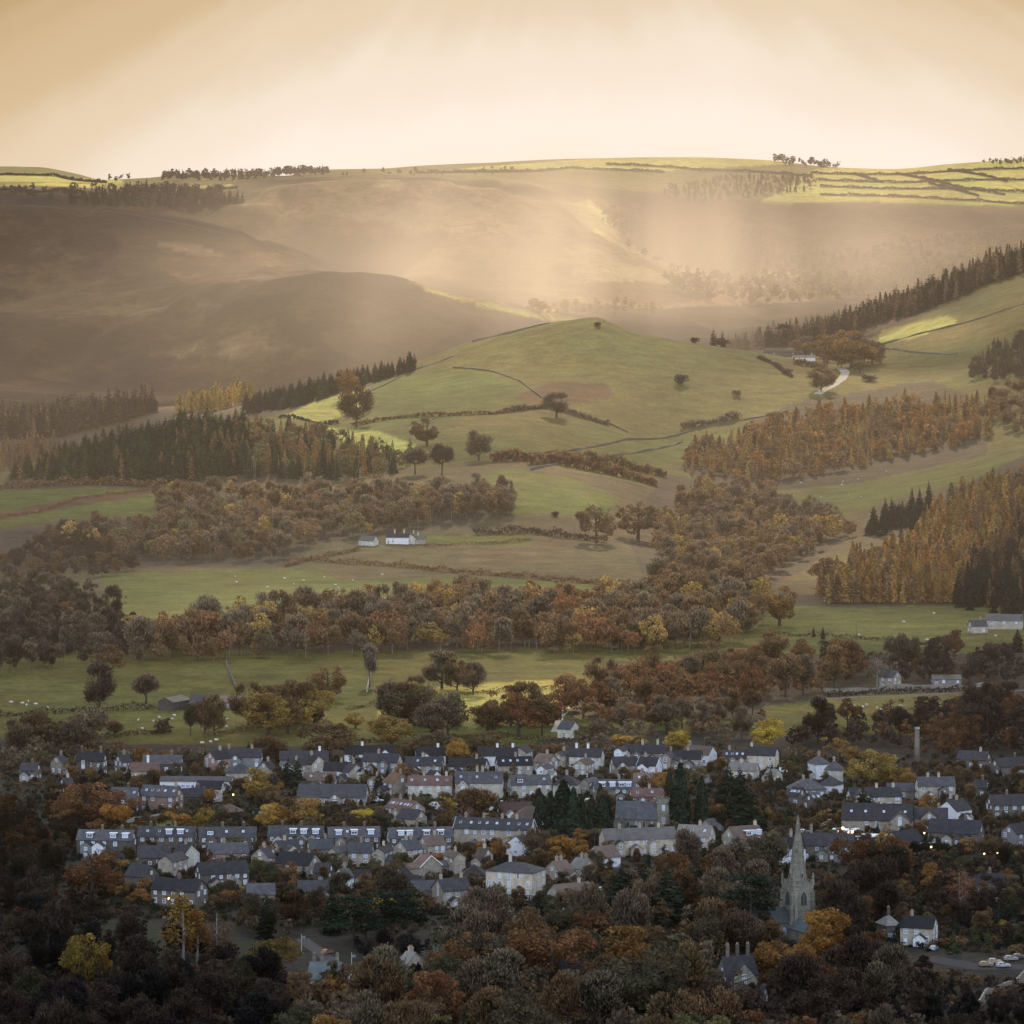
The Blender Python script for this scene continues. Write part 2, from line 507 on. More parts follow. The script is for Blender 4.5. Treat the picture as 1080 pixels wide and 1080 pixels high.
# ================================================================== land cover
PAST = (.094, .091, .020); LUSH = (.082, .092, .018); PAST_LIT = (.31, .275, .062); ROUGH = (.088, .067, .031)  # the bright yellow tone is pasture with sunlight painted in
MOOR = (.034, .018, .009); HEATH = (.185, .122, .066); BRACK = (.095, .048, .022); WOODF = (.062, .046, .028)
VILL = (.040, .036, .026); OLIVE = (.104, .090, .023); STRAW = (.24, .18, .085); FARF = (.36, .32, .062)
COVER = [  # colour, nearest and farthest distance, outline
    (VILL, 0, 1790, None), (PAST, 1790, 2480, None), (WOODF, 2480, 2600, None), (ROUGH, 2600, 3400, None),
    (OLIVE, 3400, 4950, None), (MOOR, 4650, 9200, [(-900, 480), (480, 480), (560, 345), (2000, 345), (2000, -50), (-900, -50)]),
    (PAST, 8700, 30000, None),
    # valley floor
    (PAST_LIT, 1880, 2250, [(390, 792), (400, 745), (470, 722), (600, 716), (600, 760), (560, 800)]),
    (OLIVE, 1880, 2250, [(190, 805), (200, 765), (330, 748), (400, 745), (390, 795), (300, 800)]),
    (WOODF, 1880, 2300, [(600, 800), (585, 770), (640, 700), (900, 690), (1080, 690), (1400, 720), (1400, 900), (700, 830)]),
    (OLIVE, 1880, 2300, [(808, 770), (806, 745), (900, 733), (1030, 731), (990, 756), (860, 772)]),
    (OLIVE, 1850, 2150, [(582, 775), (584, 742), (604, 738), (600, 772)]),
    (VILL, 1700, 1900, [(560, 830), (560, 782), (620, 772), (800, 770), (1100, 780), (1400, 780), (1400, 850)]),
    (PAST, 2300, 2700, [(815, 672), (830, 655), (940, 646), (1010, 640), (1080, 660), (1300, 660), (1300, 712), (900, 700)]),
    (WOODF, 2200, 2560, [(-300, 722), (0, 713), (140, 701), (300, 693), (600, 688), (600, 645), (300, 645), (140, 650), (130, 600), (0, 580), (-300, 580)]),
    (LUSH, 2350, 2950, [(110, 605), (250, 600), (330, 600), (360, 612), (480, 608), (560, 612), (690, 622), (700, 642), (560, 650), (300, 655), (110, 660)]),
    (WOODF, 2800, 3300, [(0, 600), (0, 560), (160, 545), (170, 520), (460, 512), (545, 520), (540, 545), (440, 560), (330, 575), (310, 602), (110, 602)]),
    (LUSH, 2900, 3600, [(-200, 565), (-200, 515), (0, 514), (150, 516), (168, 525), (166, 548), (100, 545), (0, 557)]),
    (BRACK, 2900, 3600, [(-100, 548), (0, 541), (80, 525), (165, 514), (165, 521), (80, 534), (0, 549)]),
    ((.098, .076, .034), 2700, 3050, [(330, 588), (400, 574), (520, 572), (640, 580), (660, 600), (520, 606), (400, 600)]),
    (LUSH, 2900, 3100, [(450, 573), (450, 563), (560, 566), (560, 576)]),
    (LUSH, 3100, 3650, [(496, 503), (540, 494), (600, 503), (655, 525), (640, 545), (560, 548), (520, 535)]),
    (WOODF, 2600, 3900, [(690, 640), (660, 560), (700, 500), (800, 510), (900, 560), (850, 600), (800, 625)]),
    (PAST, 2700, 4000, [(800, 535), (880, 515), (1000, 490), (1070, 474), (1065, 500), (960, 522), (880, 548)]),
    (OLIVE, 2500, 3300, [(835, 612), (890, 584), (965, 568), (940, 590), (870, 612)]),
    (WOODF, 2600, 4000, [(870, 640), (860, 610), (960, 570), (1000, 520), (1080, 480), (1500, 400), (1500, 640)]),
    (WOODF, 3300, 4200, [(716, 495), (740, 465), (840, 425), (980, 400), (1050, 430), (1040, 480), (900, 510), (780, 520)]),
    # plantation mound and the woods behind
    (WOODF, 3300, 3800, [(-300, 520), (0, 512), (20, 488), (100, 470), (200, 450), (300, 455), (420, 490), (330, 515), (170, 518)]),
    (WOODF, 3800, 4700, [(-300, 480), (0, 478), (0, 440), (160, 432), (260, 420), (400, 395), (440, 382), (420, 402), (320, 432), (230, 450), (60, 478)]),
    # knoll fields
    (PAST_LIT, 3700, 4450, [(296, 440), (330, 424), (390, 408), (380, 430), (340, 446)]),
    (PAST_LIT, 3500, 4000, [(340, 450), (400, 455), (440, 470), (420, 482), (370, 470)]),
    (LUSH, 3800, 4450, [(388, 408), (440, 385), (490, 388), (548, 402), (566, 424), (500, 438), (420, 446), (375, 440)]),
    (PAST, 3400, 4100, [(470, 470), (560, 440), (660, 460), (560, 482), (500, 490)]),
    (LUSH, 3500, 4200, [(560, 486), (680, 465), (800, 448), (760, 475), (660, 500)]),
    (BRACK, 3900, 4350, [(540, 420), (580, 402), (640, 405), (650, 418), (590, 430)]),
    (OLIVE, 4300, 5350, [(800, 420), (880, 375), (930, 352), (1000, 315), (1080, 285), (1500, 200), (1500, 420), (1000, 420)]),
    (PAST_LIT, 4500, 5300, [(925, 362), (930, 348), (1000, 333), (1010, 340), (960, 358)]),
    (WOODF, 5000, 5800, [(740, 372), (820, 352), (930, 325), (1080, 255), (1500, 150), (1500, 200), (1080, 290), (930, 350), (860, 372)]),
    # moors
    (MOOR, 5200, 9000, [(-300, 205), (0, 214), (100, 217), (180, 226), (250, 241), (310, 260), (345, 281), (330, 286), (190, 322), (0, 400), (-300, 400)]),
    (HEATH, 5400, 9000, [(420, 292), (540, 196), (600, 215), (760, 292), (860, 318), (700, 325), (560, 318), (470, 305)]),
    (HEATH, 6800, 8300, [(250, 215), (300, 190), (400, 185), (560, 192), (600, 220), (430, 250), (340, 245)]),
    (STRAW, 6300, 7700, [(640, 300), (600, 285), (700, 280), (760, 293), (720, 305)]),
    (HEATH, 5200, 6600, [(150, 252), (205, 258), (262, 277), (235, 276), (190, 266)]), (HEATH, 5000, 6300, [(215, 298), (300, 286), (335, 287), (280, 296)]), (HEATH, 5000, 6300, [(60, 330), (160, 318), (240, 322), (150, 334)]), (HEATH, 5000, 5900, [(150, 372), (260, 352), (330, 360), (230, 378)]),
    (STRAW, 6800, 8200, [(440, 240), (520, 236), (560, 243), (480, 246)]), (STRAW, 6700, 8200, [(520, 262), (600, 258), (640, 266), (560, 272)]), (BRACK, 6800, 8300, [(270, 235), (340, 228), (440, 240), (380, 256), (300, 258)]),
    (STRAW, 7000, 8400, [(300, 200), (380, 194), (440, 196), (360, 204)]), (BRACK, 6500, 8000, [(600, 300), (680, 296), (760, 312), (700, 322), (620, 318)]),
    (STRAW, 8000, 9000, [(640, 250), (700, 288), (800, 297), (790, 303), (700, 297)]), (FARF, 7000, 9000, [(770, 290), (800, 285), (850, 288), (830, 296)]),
    (FARF, 5350, 6250, [(425, 291), (480, 300), (560, 320), (612, 338), (600, 344), (520, 325), (450, 307)]), (STRAW, 7050, 7800, [(630, 246), (650, 252), (700, 277), (760, 290), (830, 306), (800, 309), (740, 297), (680, 284)]),  # crest bands: sunlit rim painted into the ground colour
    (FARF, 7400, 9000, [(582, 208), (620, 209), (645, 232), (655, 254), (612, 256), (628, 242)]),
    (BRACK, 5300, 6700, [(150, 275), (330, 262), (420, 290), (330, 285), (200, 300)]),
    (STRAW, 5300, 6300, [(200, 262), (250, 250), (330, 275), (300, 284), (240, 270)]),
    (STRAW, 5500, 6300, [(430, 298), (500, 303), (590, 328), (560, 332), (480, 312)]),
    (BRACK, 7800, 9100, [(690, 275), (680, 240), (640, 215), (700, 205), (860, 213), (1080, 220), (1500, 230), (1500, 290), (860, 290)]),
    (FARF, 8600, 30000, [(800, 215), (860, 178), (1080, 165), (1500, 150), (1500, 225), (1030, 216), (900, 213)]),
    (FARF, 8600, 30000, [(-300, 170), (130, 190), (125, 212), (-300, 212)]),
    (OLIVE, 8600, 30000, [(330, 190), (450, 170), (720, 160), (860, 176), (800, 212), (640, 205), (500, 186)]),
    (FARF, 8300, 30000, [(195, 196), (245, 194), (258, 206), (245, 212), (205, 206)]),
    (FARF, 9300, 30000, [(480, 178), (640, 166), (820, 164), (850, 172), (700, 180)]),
]


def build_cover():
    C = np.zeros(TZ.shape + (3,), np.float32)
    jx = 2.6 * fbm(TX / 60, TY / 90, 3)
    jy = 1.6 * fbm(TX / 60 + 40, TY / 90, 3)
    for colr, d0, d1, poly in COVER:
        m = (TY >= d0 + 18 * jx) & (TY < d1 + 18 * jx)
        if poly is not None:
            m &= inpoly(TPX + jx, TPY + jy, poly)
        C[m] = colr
    # slight softening between neighbouring plots
    K = C.copy()
    K[1:-1, 1:-1] = (C[1:-1, 1:-1] * 12 + C[:-2, 1:-1] + C[2:, 1:-1] + C[1:-1, :-2] + C[1:-1, 2:]) / 16
    v = 1 + 0.5 * fbm(TX / 130, TY / 200, 4) + 0.35 * fbm(TX / 25, TY / 35, 3)
    w = fbm(TX / 90 + 9, TY / 160, 3)
    K *= v[..., None]
    K[..., 0] *= 1 + 0.35 * w
    K[..., 1] *= 1 - 0.1 * w
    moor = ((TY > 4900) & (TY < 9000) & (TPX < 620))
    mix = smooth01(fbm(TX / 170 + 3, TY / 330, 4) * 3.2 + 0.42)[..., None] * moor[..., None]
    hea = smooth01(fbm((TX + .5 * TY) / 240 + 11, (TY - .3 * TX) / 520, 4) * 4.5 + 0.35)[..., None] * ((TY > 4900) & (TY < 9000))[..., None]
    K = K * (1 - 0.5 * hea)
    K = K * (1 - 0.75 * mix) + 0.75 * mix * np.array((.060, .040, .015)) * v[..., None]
    return np.clip(K, 0.01, 0.4)


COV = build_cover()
nr, nc = TZ.shape
idx = np.arange(nr * nc).reshape(nr, nc)
quads = np.stack([idx[:-1, :-1], idx[:-1, 1:], idx[1:, 1:], idx[1:, :-1]], -1).reshape(-1, 4)
m, nt = new_mat("land")
ac = nd(nt, 'ShaderNodeAttribute', attribute_name='cover')
pos = nd(nt, 'ShaderNodeNewGeometry').outputs['Position']
n1 = noise(nt, pos, 0.35, 4, 0.7)
n2 = noise(nt, pos, 0.045, 5, 0.7)
c = mixc(nt, 1.0, ac.outputs['Color'], maprange(nt, n1, 0.25, 0.75, 0.55, 1.45), 'MULTIPLY')
c = mixc(nt, 1.0, c, maprange(nt, n2, 0.3, 0.7, 0.6, 1.4), 'MULTIPLY')
mp = nd(nt, 'ShaderNodeMapping'); mp.inputs['Scale'].default_value = (1.0, 0.35, 1.0); nt.links.new(pos, mp.inputs[0])
n3 = noise(nt, mp.outputs[0], 0.018, 6, 0.75)
c = mixc(nt, maprange(nt, n3, 0.5, 0.7, 0, 0.5), c, mixc(nt, 1.0, c, (1.15, 0.85, 0.62), 'MULTIPLY'))
am = nd(nt, 'ShaderNodeAttribute', attribute_name='moor')
mq = nd(nt, 'ShaderNodeMapping'); mq.inputs['Scale'].default_value = (1.0, 0.55, 1.0); mq.inputs['Rotation'].default_value = (0, 0, R(38)); nt.links.new(pos, mq.inputs[0])
hz = noise(nt, mq.outputs[0], 0.0075, 7, 0.72)
hm = maprange(nt, hz, 0.46, 0.56, 0, 1, True)
g1 = mixc(nt, 1.0, c, (1.35, 1.28, 1.15), 'MULTIPLY'); g2 = mixc(nt, 1.0, c, (0.7, 0.6, 0.56), 'MULTIPLY')
c = mixc(nt, am.outputs['Fac'], c, mixc(nt, hm, g1, g2))
rz = noise(nt, pos, 0.02, 6, 0.75)
c = mixc(nt, maprange(nt, rz, 0.54, 0.66, 0, 0.55), c, mixc(nt, 1.0, c, (1.25, 1.02, 0.75), 'MULTIPLY'))
b = nd(nt, 'ShaderNodeBsdfPrincipled', inp={'Roughness': 0.95, 'Specular IOR Level': 0.1})
nt.links.new(c, b.inputs['Base Color'])
bp = nd(nt, 'ShaderNodeBump', inp={'Strength': 0.6, 'Distance': 1.5})
nt.links.new(math_(nt, 'ADD', math_(nt, 'MULTIPLY', n2, 3.0), n1), bp.inputs['Height']); nt.links.new(bp.outputs[0], b.inputs['Normal'])
finish(nt, b.outputs[0])
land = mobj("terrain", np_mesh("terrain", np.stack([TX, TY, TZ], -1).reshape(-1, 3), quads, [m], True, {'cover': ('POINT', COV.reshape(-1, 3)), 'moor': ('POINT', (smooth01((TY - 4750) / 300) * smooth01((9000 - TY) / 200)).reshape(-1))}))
tag(land, "patchwork valley floor, fields and moorland hills", kind='structure')

# ================================================================== unseen cloud sheet, added to shape the sun patches
SUNNY = [  # where the sun comes through: centre, radii in the picture, amount, distances
    (560, 740, 190, 48, .85, 1850, 2350), (330, 770, 140, 34, .5, 1830, 2300), (120, 760, 160, 30, .16, 1850, 2300),
    (800, 768, 22, 20, .5, 1700, 1950), (430, 640, 320, 45, .8, 2350, 2700), (560, 650, 130, 50, .7, 2300, 2700),
    (680, 700, 170, 50, .45, 1950, 2500), (900, 745, 140, 22, .3, 1900, 2300), (930, 670, 120, 24, .3, 2250, 2700),
    (740, 570, 150, 80, .6, 2700, 3600), (560, 590, 260, 40, .5, 2650, 3300), (300, 622, 220, 30, .5, 2500, 2900),
    (380, 530, 200, 45, .45, 2900, 3500), (570, 515, 110, 30, .8, 3050, 3700), (950, 580, 130, 70, .75, 2600, 3700),
    (300, 465, 170, 45, .5, 3300, 3900), (360, 435, 90, 40, .95, 3500, 4450), (230, 415, 80, 30, .7, 3900, 4700),
    (560, 400, 210, 75, .6, 3500, 4600), (630, 345, 120, 25, .5, 4200, 4700), (880, 440, 210, 65, .9, 3300, 4300),
    (970, 345, 70, 22, .95, 4400, 5500), (1050, 300, 80, 40, .4, 4500, 5700), (860, 370, 80, 30, .45, 4300, 5300),
    (520, 314, 130, 24, 1.0, 5300, 6300), (230, 265, 130, 26, .7, 5300, 6500), (200, 330, 260, 90, .20, 5000, 6800),
    (640, 320, 110, 22, .9, 5800, 6900), (600, 268, 190, 40, 1.0, 6300, 8000), (450, 213, 240, 40, .9, 6600, 8400),
    (620, 230, 50, 34, 1.0, 7200, 9000), (880, 262, 160, 40, .22, 7000, 8800), (760, 320, 160, 30, .5, 6000, 8200),
    (960, 190, 260, 32, 1.0, 8600, 12500), (620, 180, 260, 22, .75, 8600, 12500), (60, 192, 140, 22, 1.0, 8400, 12500),
    (225, 200, 60, 14, 1.0, 8200, 12500), (540, 160, 900, 30, .6, 9300, 14000),
]
ca = np.linspace((-300 - 540) / F, (1400 - 540) / F, 190)
cd = np.geomspace(700, 12500, 300)
CX = cd[:, None] * ca[None, :]; CY = np.repeat(cd[:, None], len(ca), 1)
CZ = ground(CX, CY)
qx, qy = project(CX, CY, CZ)
lit = np.full(CX.shape, 0.03)
for (x, y, rx, ry, v, d0, d1) in SUNNY:
    r2 = ((qx - x) / rx) ** 2 + ((qy - y) / ry) ** 2
    w = np.exp(-r2 ** 1.5 * 0.7) * smooth01((CY - d0) / 120 + 0.5) * smooth01((d1 - CY) / 120 + 0.5)
    lit = np.maximum(lit, min(1.0, v * 1.35) * w)
lit = np.clip(lit * (1 + 1.5 * fbm(CX / 150, CY / 300, 3)), 0, 1)
CLOUD_Z = 1650.0
t = (CLOUD_Z + 30 * fbm(CX / 200, CY / 300, 3) - CZ) / SUN.z
deck = np.stack([CX + t * SUN.x, CY + t * SUN.y, CZ + t * SUN.z], -1)
n_r, n_c = CX.shape
ii = np.arange(n_r * n_c).reshape(n_r, n_c)
qd = np.stack([ii[:-1, :-1], ii[:-1, 1:], ii[1:, 1:], ii[1:, :-1]], -1).reshape(-1, 4)
m, nt = new_mat("cloud")  # added out of view; its thickness maps the wanted sun patches
ad = nd(nt, 'ShaderNodeAttribute', attribute_name='thickness')
tr = nd(nt, 'ShaderNodeBsdfTransparent')
tl = nd(nt, 'ShaderNodeBsdfTranslucent', inp={'Color': (0.16, 0.15, 0.14, 1)})
mx = nd(nt, 'ShaderNodeMixShader'); nt.links.new(ad.outputs['Fac'], mx.inputs[0]); nt.links.new(tr.outputs[0], mx.inputs[1]); nt.links.new(tl.outputs[0], mx.inputs[2])
finish(nt, mx.outputs[0])
cloud = mobj("shade_clouds", np_mesh("shade_clouds", deck.reshape(-1, 3), qd, [m], True, {'thickness': ('POINT', (1 - lit).reshape(-1))}))
tag(cloud, "unseen cloud layer added above the valley to cast shade and sun patches", "shade_clouds", kind='stuff')

# ================================================================== haze in the valleys
def haze():
    mb = MB(); mb.box(-4200, 4200, 1100, 9900, -60, 900)
    m, nt = new_mat("haze")
    pos = nd(nt, 'ShaderNodeNewGeometry').outputs['Position']
    sp = nd(nt, 'ShaderNodeSeparateXYZ'); nt.links.new(pos, sp.inputs[0])
    X, Y, Z = sp.outputs

    def gauss(c, s):
        q = None
        for v, cc, ss in zip((X, Y, Z), c, s):
            d = math_(nt, 'DIVIDE', math_(nt, 'SUBTRACT', v, cc), ss)
            d = math_(nt, 'MULTIPLY', d, d)
            q = d if q is None else math_(nt, 'ADD', q, d)
        return math_(nt, 'EXPONENT', math_(nt, 'MULTIPLY', q, -0.5))
    be = R(8.0); SH = Vector((math.sin(SUN_AZ) * math.cos(be), math.cos(SUN_AZ) * math.cos(be), math.sin(be)))
    e1 = Vector((math.cos(SUN_AZ), -math.sin(SUN_AZ), 0)); e2 = SH.cross(e1)
    cx = nd(nt, 'ShaderNodeCombineXYZ')
    for i, (e, sc) in enumerate(((e1, 1 / 120), (e2, 1 / 900))):
        dp = nd(nt, 'ShaderNodeVectorMath', operation='DOT_PRODUCT'); nt.links.new(pos, dp.inputs[0]); dp.inputs[1].default_value = e * sc
        nt.links.new(dp.outputs['Value'], cx.inputs[i])
    mo = nd(nt, 'ShaderNodeVectorMath', operation='ADD'); nt.links.new(cx.outputs[0], mo.inputs[0]); mo.inputs[1].default_value = (BOFF, 3.7, 0)
    beam = maprange(nt, noise(nt, mo.outputs[0], 1.0, 2, 0.5), 0.3, 0.7, 0.55, 1.45)  # noise bands stand in for sun shafts
    fall = math_(nt, 'EXPONENT', math_(nt, 'DIVIDE', Z, -230.0))
    base = math_(nt, 'MULTIPLY', fall, math_(nt, 'MULTIPLY', maprange(nt, Y, 1200, 2300, 0.35, 1.75), maprange(nt, Y, 3900, 5200, 1.0, 0.42, True)))
    base = math_(nt, 'MULTIPLY', base, math_(nt, 'MAXIMUM', maprange(nt, X, -1000, 150, 0.45, 1.0, True), maprange(nt, Y, 4300, 5300, 1.0, 0.0)))
    terms = [math_(nt, 'MULTIPLY', base, HZ['base'])]
    bt = None
    for k, (c, s) in HZ['glow']:
        g = math_(nt, 'MULTIPLY', gauss(c, s), k)
        bt = g if bt is None else math_(nt, 'ADD', bt, g)
    e = math_(nt, 'ADD', terms[0], math_(nt, 'MULTIPLY', bt, beam))
    em = nd(nt, 'ShaderNodeEmission', inp={'Color': (1.0, 0.735, 0.485, 1)}); nt.links.new(e, em.inputs['Strength'])  # the haze emits its own glow in place of scattered sunlight
    ab = nd(nt, 'ShaderNodeVolumeAbsorption', inp={'Color': (0.0, 0.0, 0.0, 1)}); nt.links.new(math_(nt, 'MULTIPLY', e, 0.9), ab.inputs['Density'])
    ad = nd(nt, 'ShaderNodeAddShader'); nt.links.new(em.outputs[0], ad.inputs[0]); nt.links.new(ab.outputs[0], ad.inputs[1])
    o = nd(nt, 'ShaderNodeOutputMaterial'); nt.links.new(ad.outputs[0], o.inputs['Volume'])
    m.cycles.volume_sampling = 'DISTANCE'
    m.cycles.volume_step_rate = 1.0
    ob = mb.build("haze", m)
    tag(ob, "warm self-glowing haze with painted light shafts filling the valleys behind the green knoll", "haze", kind='stuff')


BOFF = 77.1
HZ = {'base': 3.4e-5, 'glow': [
    (5.6e-4, ((-70, 5600, 135), (200, 480, 80))),
    (4.6e-4, ((120, 6700, 190), (300, 650, 110))),
    (3.0e-4, ((350, 7900, 130), (470, 650, 100))),
]}
haze()

# ================================================================== tree prototypes
def leaf_mat(name, transl=0.35, rough=0.7):
    m, nt = new_mat(name)
    oi = nd(nt, 'ShaderNodeObjectInfo')
    tn = nd(nt, 'ShaderNodeAttribute', attribute_name='tone')
    tcn = nd(nt, 'ShaderNodeTexCoord')
    f = noise(nt, tcn.outputs['Object'], 0.22, 3, 0.6)
    k = math_(nt, 'MULTIPLY', maprange(nt, tn.outputs['Fac'], 0, 1, 0.55, 1.45), maprange(nt, f, 0.3, 0.7, 0.7, 1.3))
    c = mixc(nt, 1.0, oi.outputs['Color'], k, 'MULTIPLY')
    hs = nd(nt, 'ShaderNodeHueSaturation', inp={'Saturation': 1.0, 'Value': 1.0})
    nt.links.new(maprange(nt, f, 0.3, 0.7, 0.488, 0.512), hs.inputs['Hue']); nt.links.new(c, hs.inputs['Color'])
    d = nd(nt, 'ShaderNodeBsdfDiffuse'); nt.links.new(hs.outputs[0], d.inputs['Color'])
    t = nd(nt, 'ShaderNodeBsdfTranslucent'); nt.links.new(hs.outputs[0], t.inputs['Color'])
    mx = nd(nt, 'ShaderNodeMixShader', inp={0: transl}); nt.links.new(d.outputs[0], mx.inputs[1]); nt.links.new(t.outputs[0], mx.inputs[2])
    finish(nt, mx.outputs[0])
    return m


LEAF = leaf_mat("leaves", 0.42)
TWIG = leaf_mat("twigs", 0.25)
NEEDLE = leaf_mat("needles", 0.22)
BARK = surf("bark", (.075, .058, .042), (.035, .028, .022), 3.0, 0.95, 0.1, stretch=(1, 1, .25))
BIRCHBARK = surf("birch_bark", (.27, .25, .22), (.16, .14, .12), 2.5, 0.9, 0.1, stretch=(1, 1, 1.5))


def unit(v):
    return v / np.maximum(np.linalg.norm(v, axis=-1, keepdims=True), 1e-9)


def leaf_quads(P, N, size, g, aspect=1.0):
    """one small leaf spray per point, roughly facing N"""
    n = len(P)
    r = unit(g.normal(size=(n, 3)))
    u = unit(np.cross(N, r)); w = np.cross(N, u)
    s = (size * g.uniform(.6, 1.4, n))[:, None]
    k = g.uniform(.55, 1.0, (n, 1))
    a = P - u * s * .5 * aspect; b = P + w * s * .5 * k + N * s * .12; c = P + u * s * .5 * aspect; d = P - w * s * .5 * k - N * s * .1
    V = np.stack([a, b, c, d], 1).reshape(-1, 3)
    return V


def crown_from(V, g, mat, name, tone=None):
    n = len(V) // 4
    Fq = np.arange(n * 4).reshape(n, 4)
    if tone is None: tone = g.random(n)
    return np_mesh(name, V, Fq, [mat], False, {'tone': ('POINT', np.repeat(tone, 4))})


def branch_tree(g, H, base, spread, n1, lean=0.15, upright=0.5, rad=0.03, droop=0.0, stop=0.8, levels=2):
    """trunk and limbs as tubes; returns mesh builder and the limb ends"""
    mb = MB(); ends = []
    tr = [(0, 0, 0)]
    x = y = 0
    for i in range(1, 6):
        x += g.normal() * lean * H * .04; y += g.normal() * lean * H * .04
        tr.append((x, y, H * stop * i / 5))
    r0 = H * rad
    mb.tube(tr, [r0 * 1.25, r0, r0 * .85, r0 * .65, r0 * .42, r0 * .15], 6)
    for i in range(n1):
        t = g.uniform(base, stop * .97)
        k = t / stop * 5; a = int(min(k, 4)); f = k - a
        p = np.array(tr[a]) * (1 - f) + np.array(tr[a + 1]) * f
        ang = i * 2.4 + g.normal() * .4
        L = spread * H * (1.15 - .75 * abs((t - base) / (1 - base) - .25)) * g.uniform(.75, 1.1)
        d = np.array((math.cos(ang), math.sin(ang), upright + g.normal() * .15)); d /= np.linalg.norm(d)
        q1 = p + d * L * .5; q2 = q1 + unit(d + np.array((0, 0, .35 - droop)) + g.normal(size=3) * .18) * L * .5
        r1 = r0 * (1.0 - t) * .75 + r0 * .08
        mb.tube([p, q1, q2], [r1, r1 * .6, r1 * .2], 4)
        ends.append(q2); ends.append((q1 + q2) / 2)
        if levels > 1:
            for j in range(3):
                s = g.uniform(.35, .9); b = p + (q1 - p) * min(1, s * 2) if s < .5 else q1 + (q2 - q1) * (s * 2 - 1)
                dd = unit(d + g.normal(size=3) * .55 + np.array((0, 0, .25 - droop)))
                e = b + dd * L * g.uniform(.3, .5)
                mb.tube([b, (b + e) / 2 + g.normal(size=3) * .02 * H * .5, e], [r1 * .4, r1 * .25, r1 * .08], 3)
                ends.append(e)
    return mb, np.array(ends)


def proto_broad(seed, H=14.0, n=4300, wide=.40, tall=.36, base=.10, nb=30, lop=.12):
    g = np.random.default_rng(seed)
    mb, ends = branch_tree(g, H, base, wide * .85, 10, upright=.55)
    trunk = mb.mesh("trunk_mesh", BARK)
    tall = tall + .08; zc = H * (1 - tall)
    C = []
    while len(C) < nb:
        v = unit(g.normal(size=3)) * g.uniform(.35, .86) ** .6
        if v[2] < -.75: continue
        C.append(v)
    C = np.array(C); C[:, 2] = np.where(C[:, 2] < 0, C[:, 2] * .95, C[:, 2])
    Cc = C * np.array((wide, wide * g.uniform(.85, 1.1), tall)) * H * .86 + np.array((0, 0, zc))
    Cc[:, :2] += (Cc[:, 2:3] / H - .5) * H * g.normal(size=2) * lop * 1.5
    Cc += g.normal(size=Cc.shape) * H * .025
    rb = H * g.uniform(.06, .155, nb)
    pk = rb ** 2; pk /= pk.sum()
    bi = g.choice(nb, n, p=pk)
    N = unit(g.normal(size=(n, 3)) + C[bi] * .7)
    P = Cc[bi] + N * (rb[bi] * g.uniform(.55, 1.06, n))[:, None] * np.array((1.1, 1.1, .85))
    N2 = unit(N + g.normal(size=(n, 3)) * .7)
    tone = np.clip(.5 + .16 * g.normal(size=nb)[bi] + .22 * g.normal(size=n), 0, 1)
    V = leaf_quads(P, N2, H * .037, g)
    return trunk, crown_from(V, g, LEAF, "crown_mesh", tone)


def proto_bare(seed, H=14.0, n=4200, wide=.38, base=.1, upright=.75):
    """leafless tree: limbs and a haze of fine upswept twigs"""
    g = np.random.default_rng(seed)
    mb, ends = branch_tree(g, H, base, wide, 13, upright=upright, rad=.022, stop=.85)
    trunk = mb.mesh("trunk_mesh", BARK)
    ne = len(ends)
    bi = g.integers(0, ne, n)
    ctr = np.array((0, 0, H * .5))
    P = ends[bi] + g.normal(size=(n, 3)) * H * np.array((.062, .062, .055))
    # rounded outline
    Q = (P - np.array((0, 0, H * .55))) / np.array((H * wide * 1.12, H * wide * 1.12, H * .46))
    r = np.linalg.norm(Q, axis=1); keep = r < 1.0 + g.normal(size=n) * .03
    P = P[keep]; n = len(P)
    out = unit(P - np.array((0, 0, H * .3))); d = unit(out + np.array((0, 0, .55)) + g.normal(size=(n, 3)) * .4)
    L = H * g.uniform(.05, .11, n)[:, None]; w = H * .0042
    sd = unit(np.cross(d, g.normal(size=(n, 3))))
    a = P - d * L * .5 - sd * w; b = P - d * L * .5 + sd * w; c = P + d * L * .5 + sd * w * .3 ; e = P + d * L * .5 + sd * L * .22
    V = np.stack([a, b, c, e], 1).reshape(-1, 3)
    return trunk, crown_from(V, g, TWIG, "crown_mesh")


def proto_conifer(seed, H=16.0, tiers=24, per=9, rad=.17, slim=1.0, mat=None, base=.08, droop=.35, dens=1.0):
    g = np.random.default_rng(seed)
    mb = MB(); mb.cyl(0, 0, 0, H * .97, H * .016, H * .002, 6)
    trunk = mb.mesh("trunk_mesh", BARK)
    V = []
    for i in range(tiers):
        t = i / (tiers - 1)
        z = H * (base + (1 - base) * t ** .92)
        R0 = H * rad * slim * ((1 - t) ** .8 * .95 + .03) * g.uniform(.8, 1.15)
        m = max(4, int(per * (1 - .45 * t)))
        for k in range(m):
            an = 2 * math.pi * k / m + g.uniform(0, 1.2) + i * .7
            r = R0 * g.uniform(.7, 1.15)
            d = np.array((math.cos(an), math.sin(an), 0)); s = np.array((-d[1], d[0], 0))
            z0 = z + g.normal() * H * .008
            p0 = d * r * .12 + (0, 0, z0); p1 = d * r * .62 + (0, 0, z0 - droop * r * .35); p2 = d * r + (0, 0, z0 - droop * r + .08 * r)
            w = r * .30 + H * .008
            up = np.array((0, 0, w * .35))
            V += [p0, p1 - s * w - up, p2, p1 + up * .5]
            V += [p0, p1 + up * .5, p2, p1 + s * w - up]
            if dens > .9 and g.random() < .6:      # hanging sprays
                q = (p1 + p2) / 2
                V += [q - s * w * .7, q + s * w * .7, q + s * w * .3 - (0, 0, w * 1.1), q - s * w * .3 - (0, 0, w * .9)]
    V = np.array(V)
    return trunk, crown_from(V, g, mat or NEEDLE, "crown_mesh")


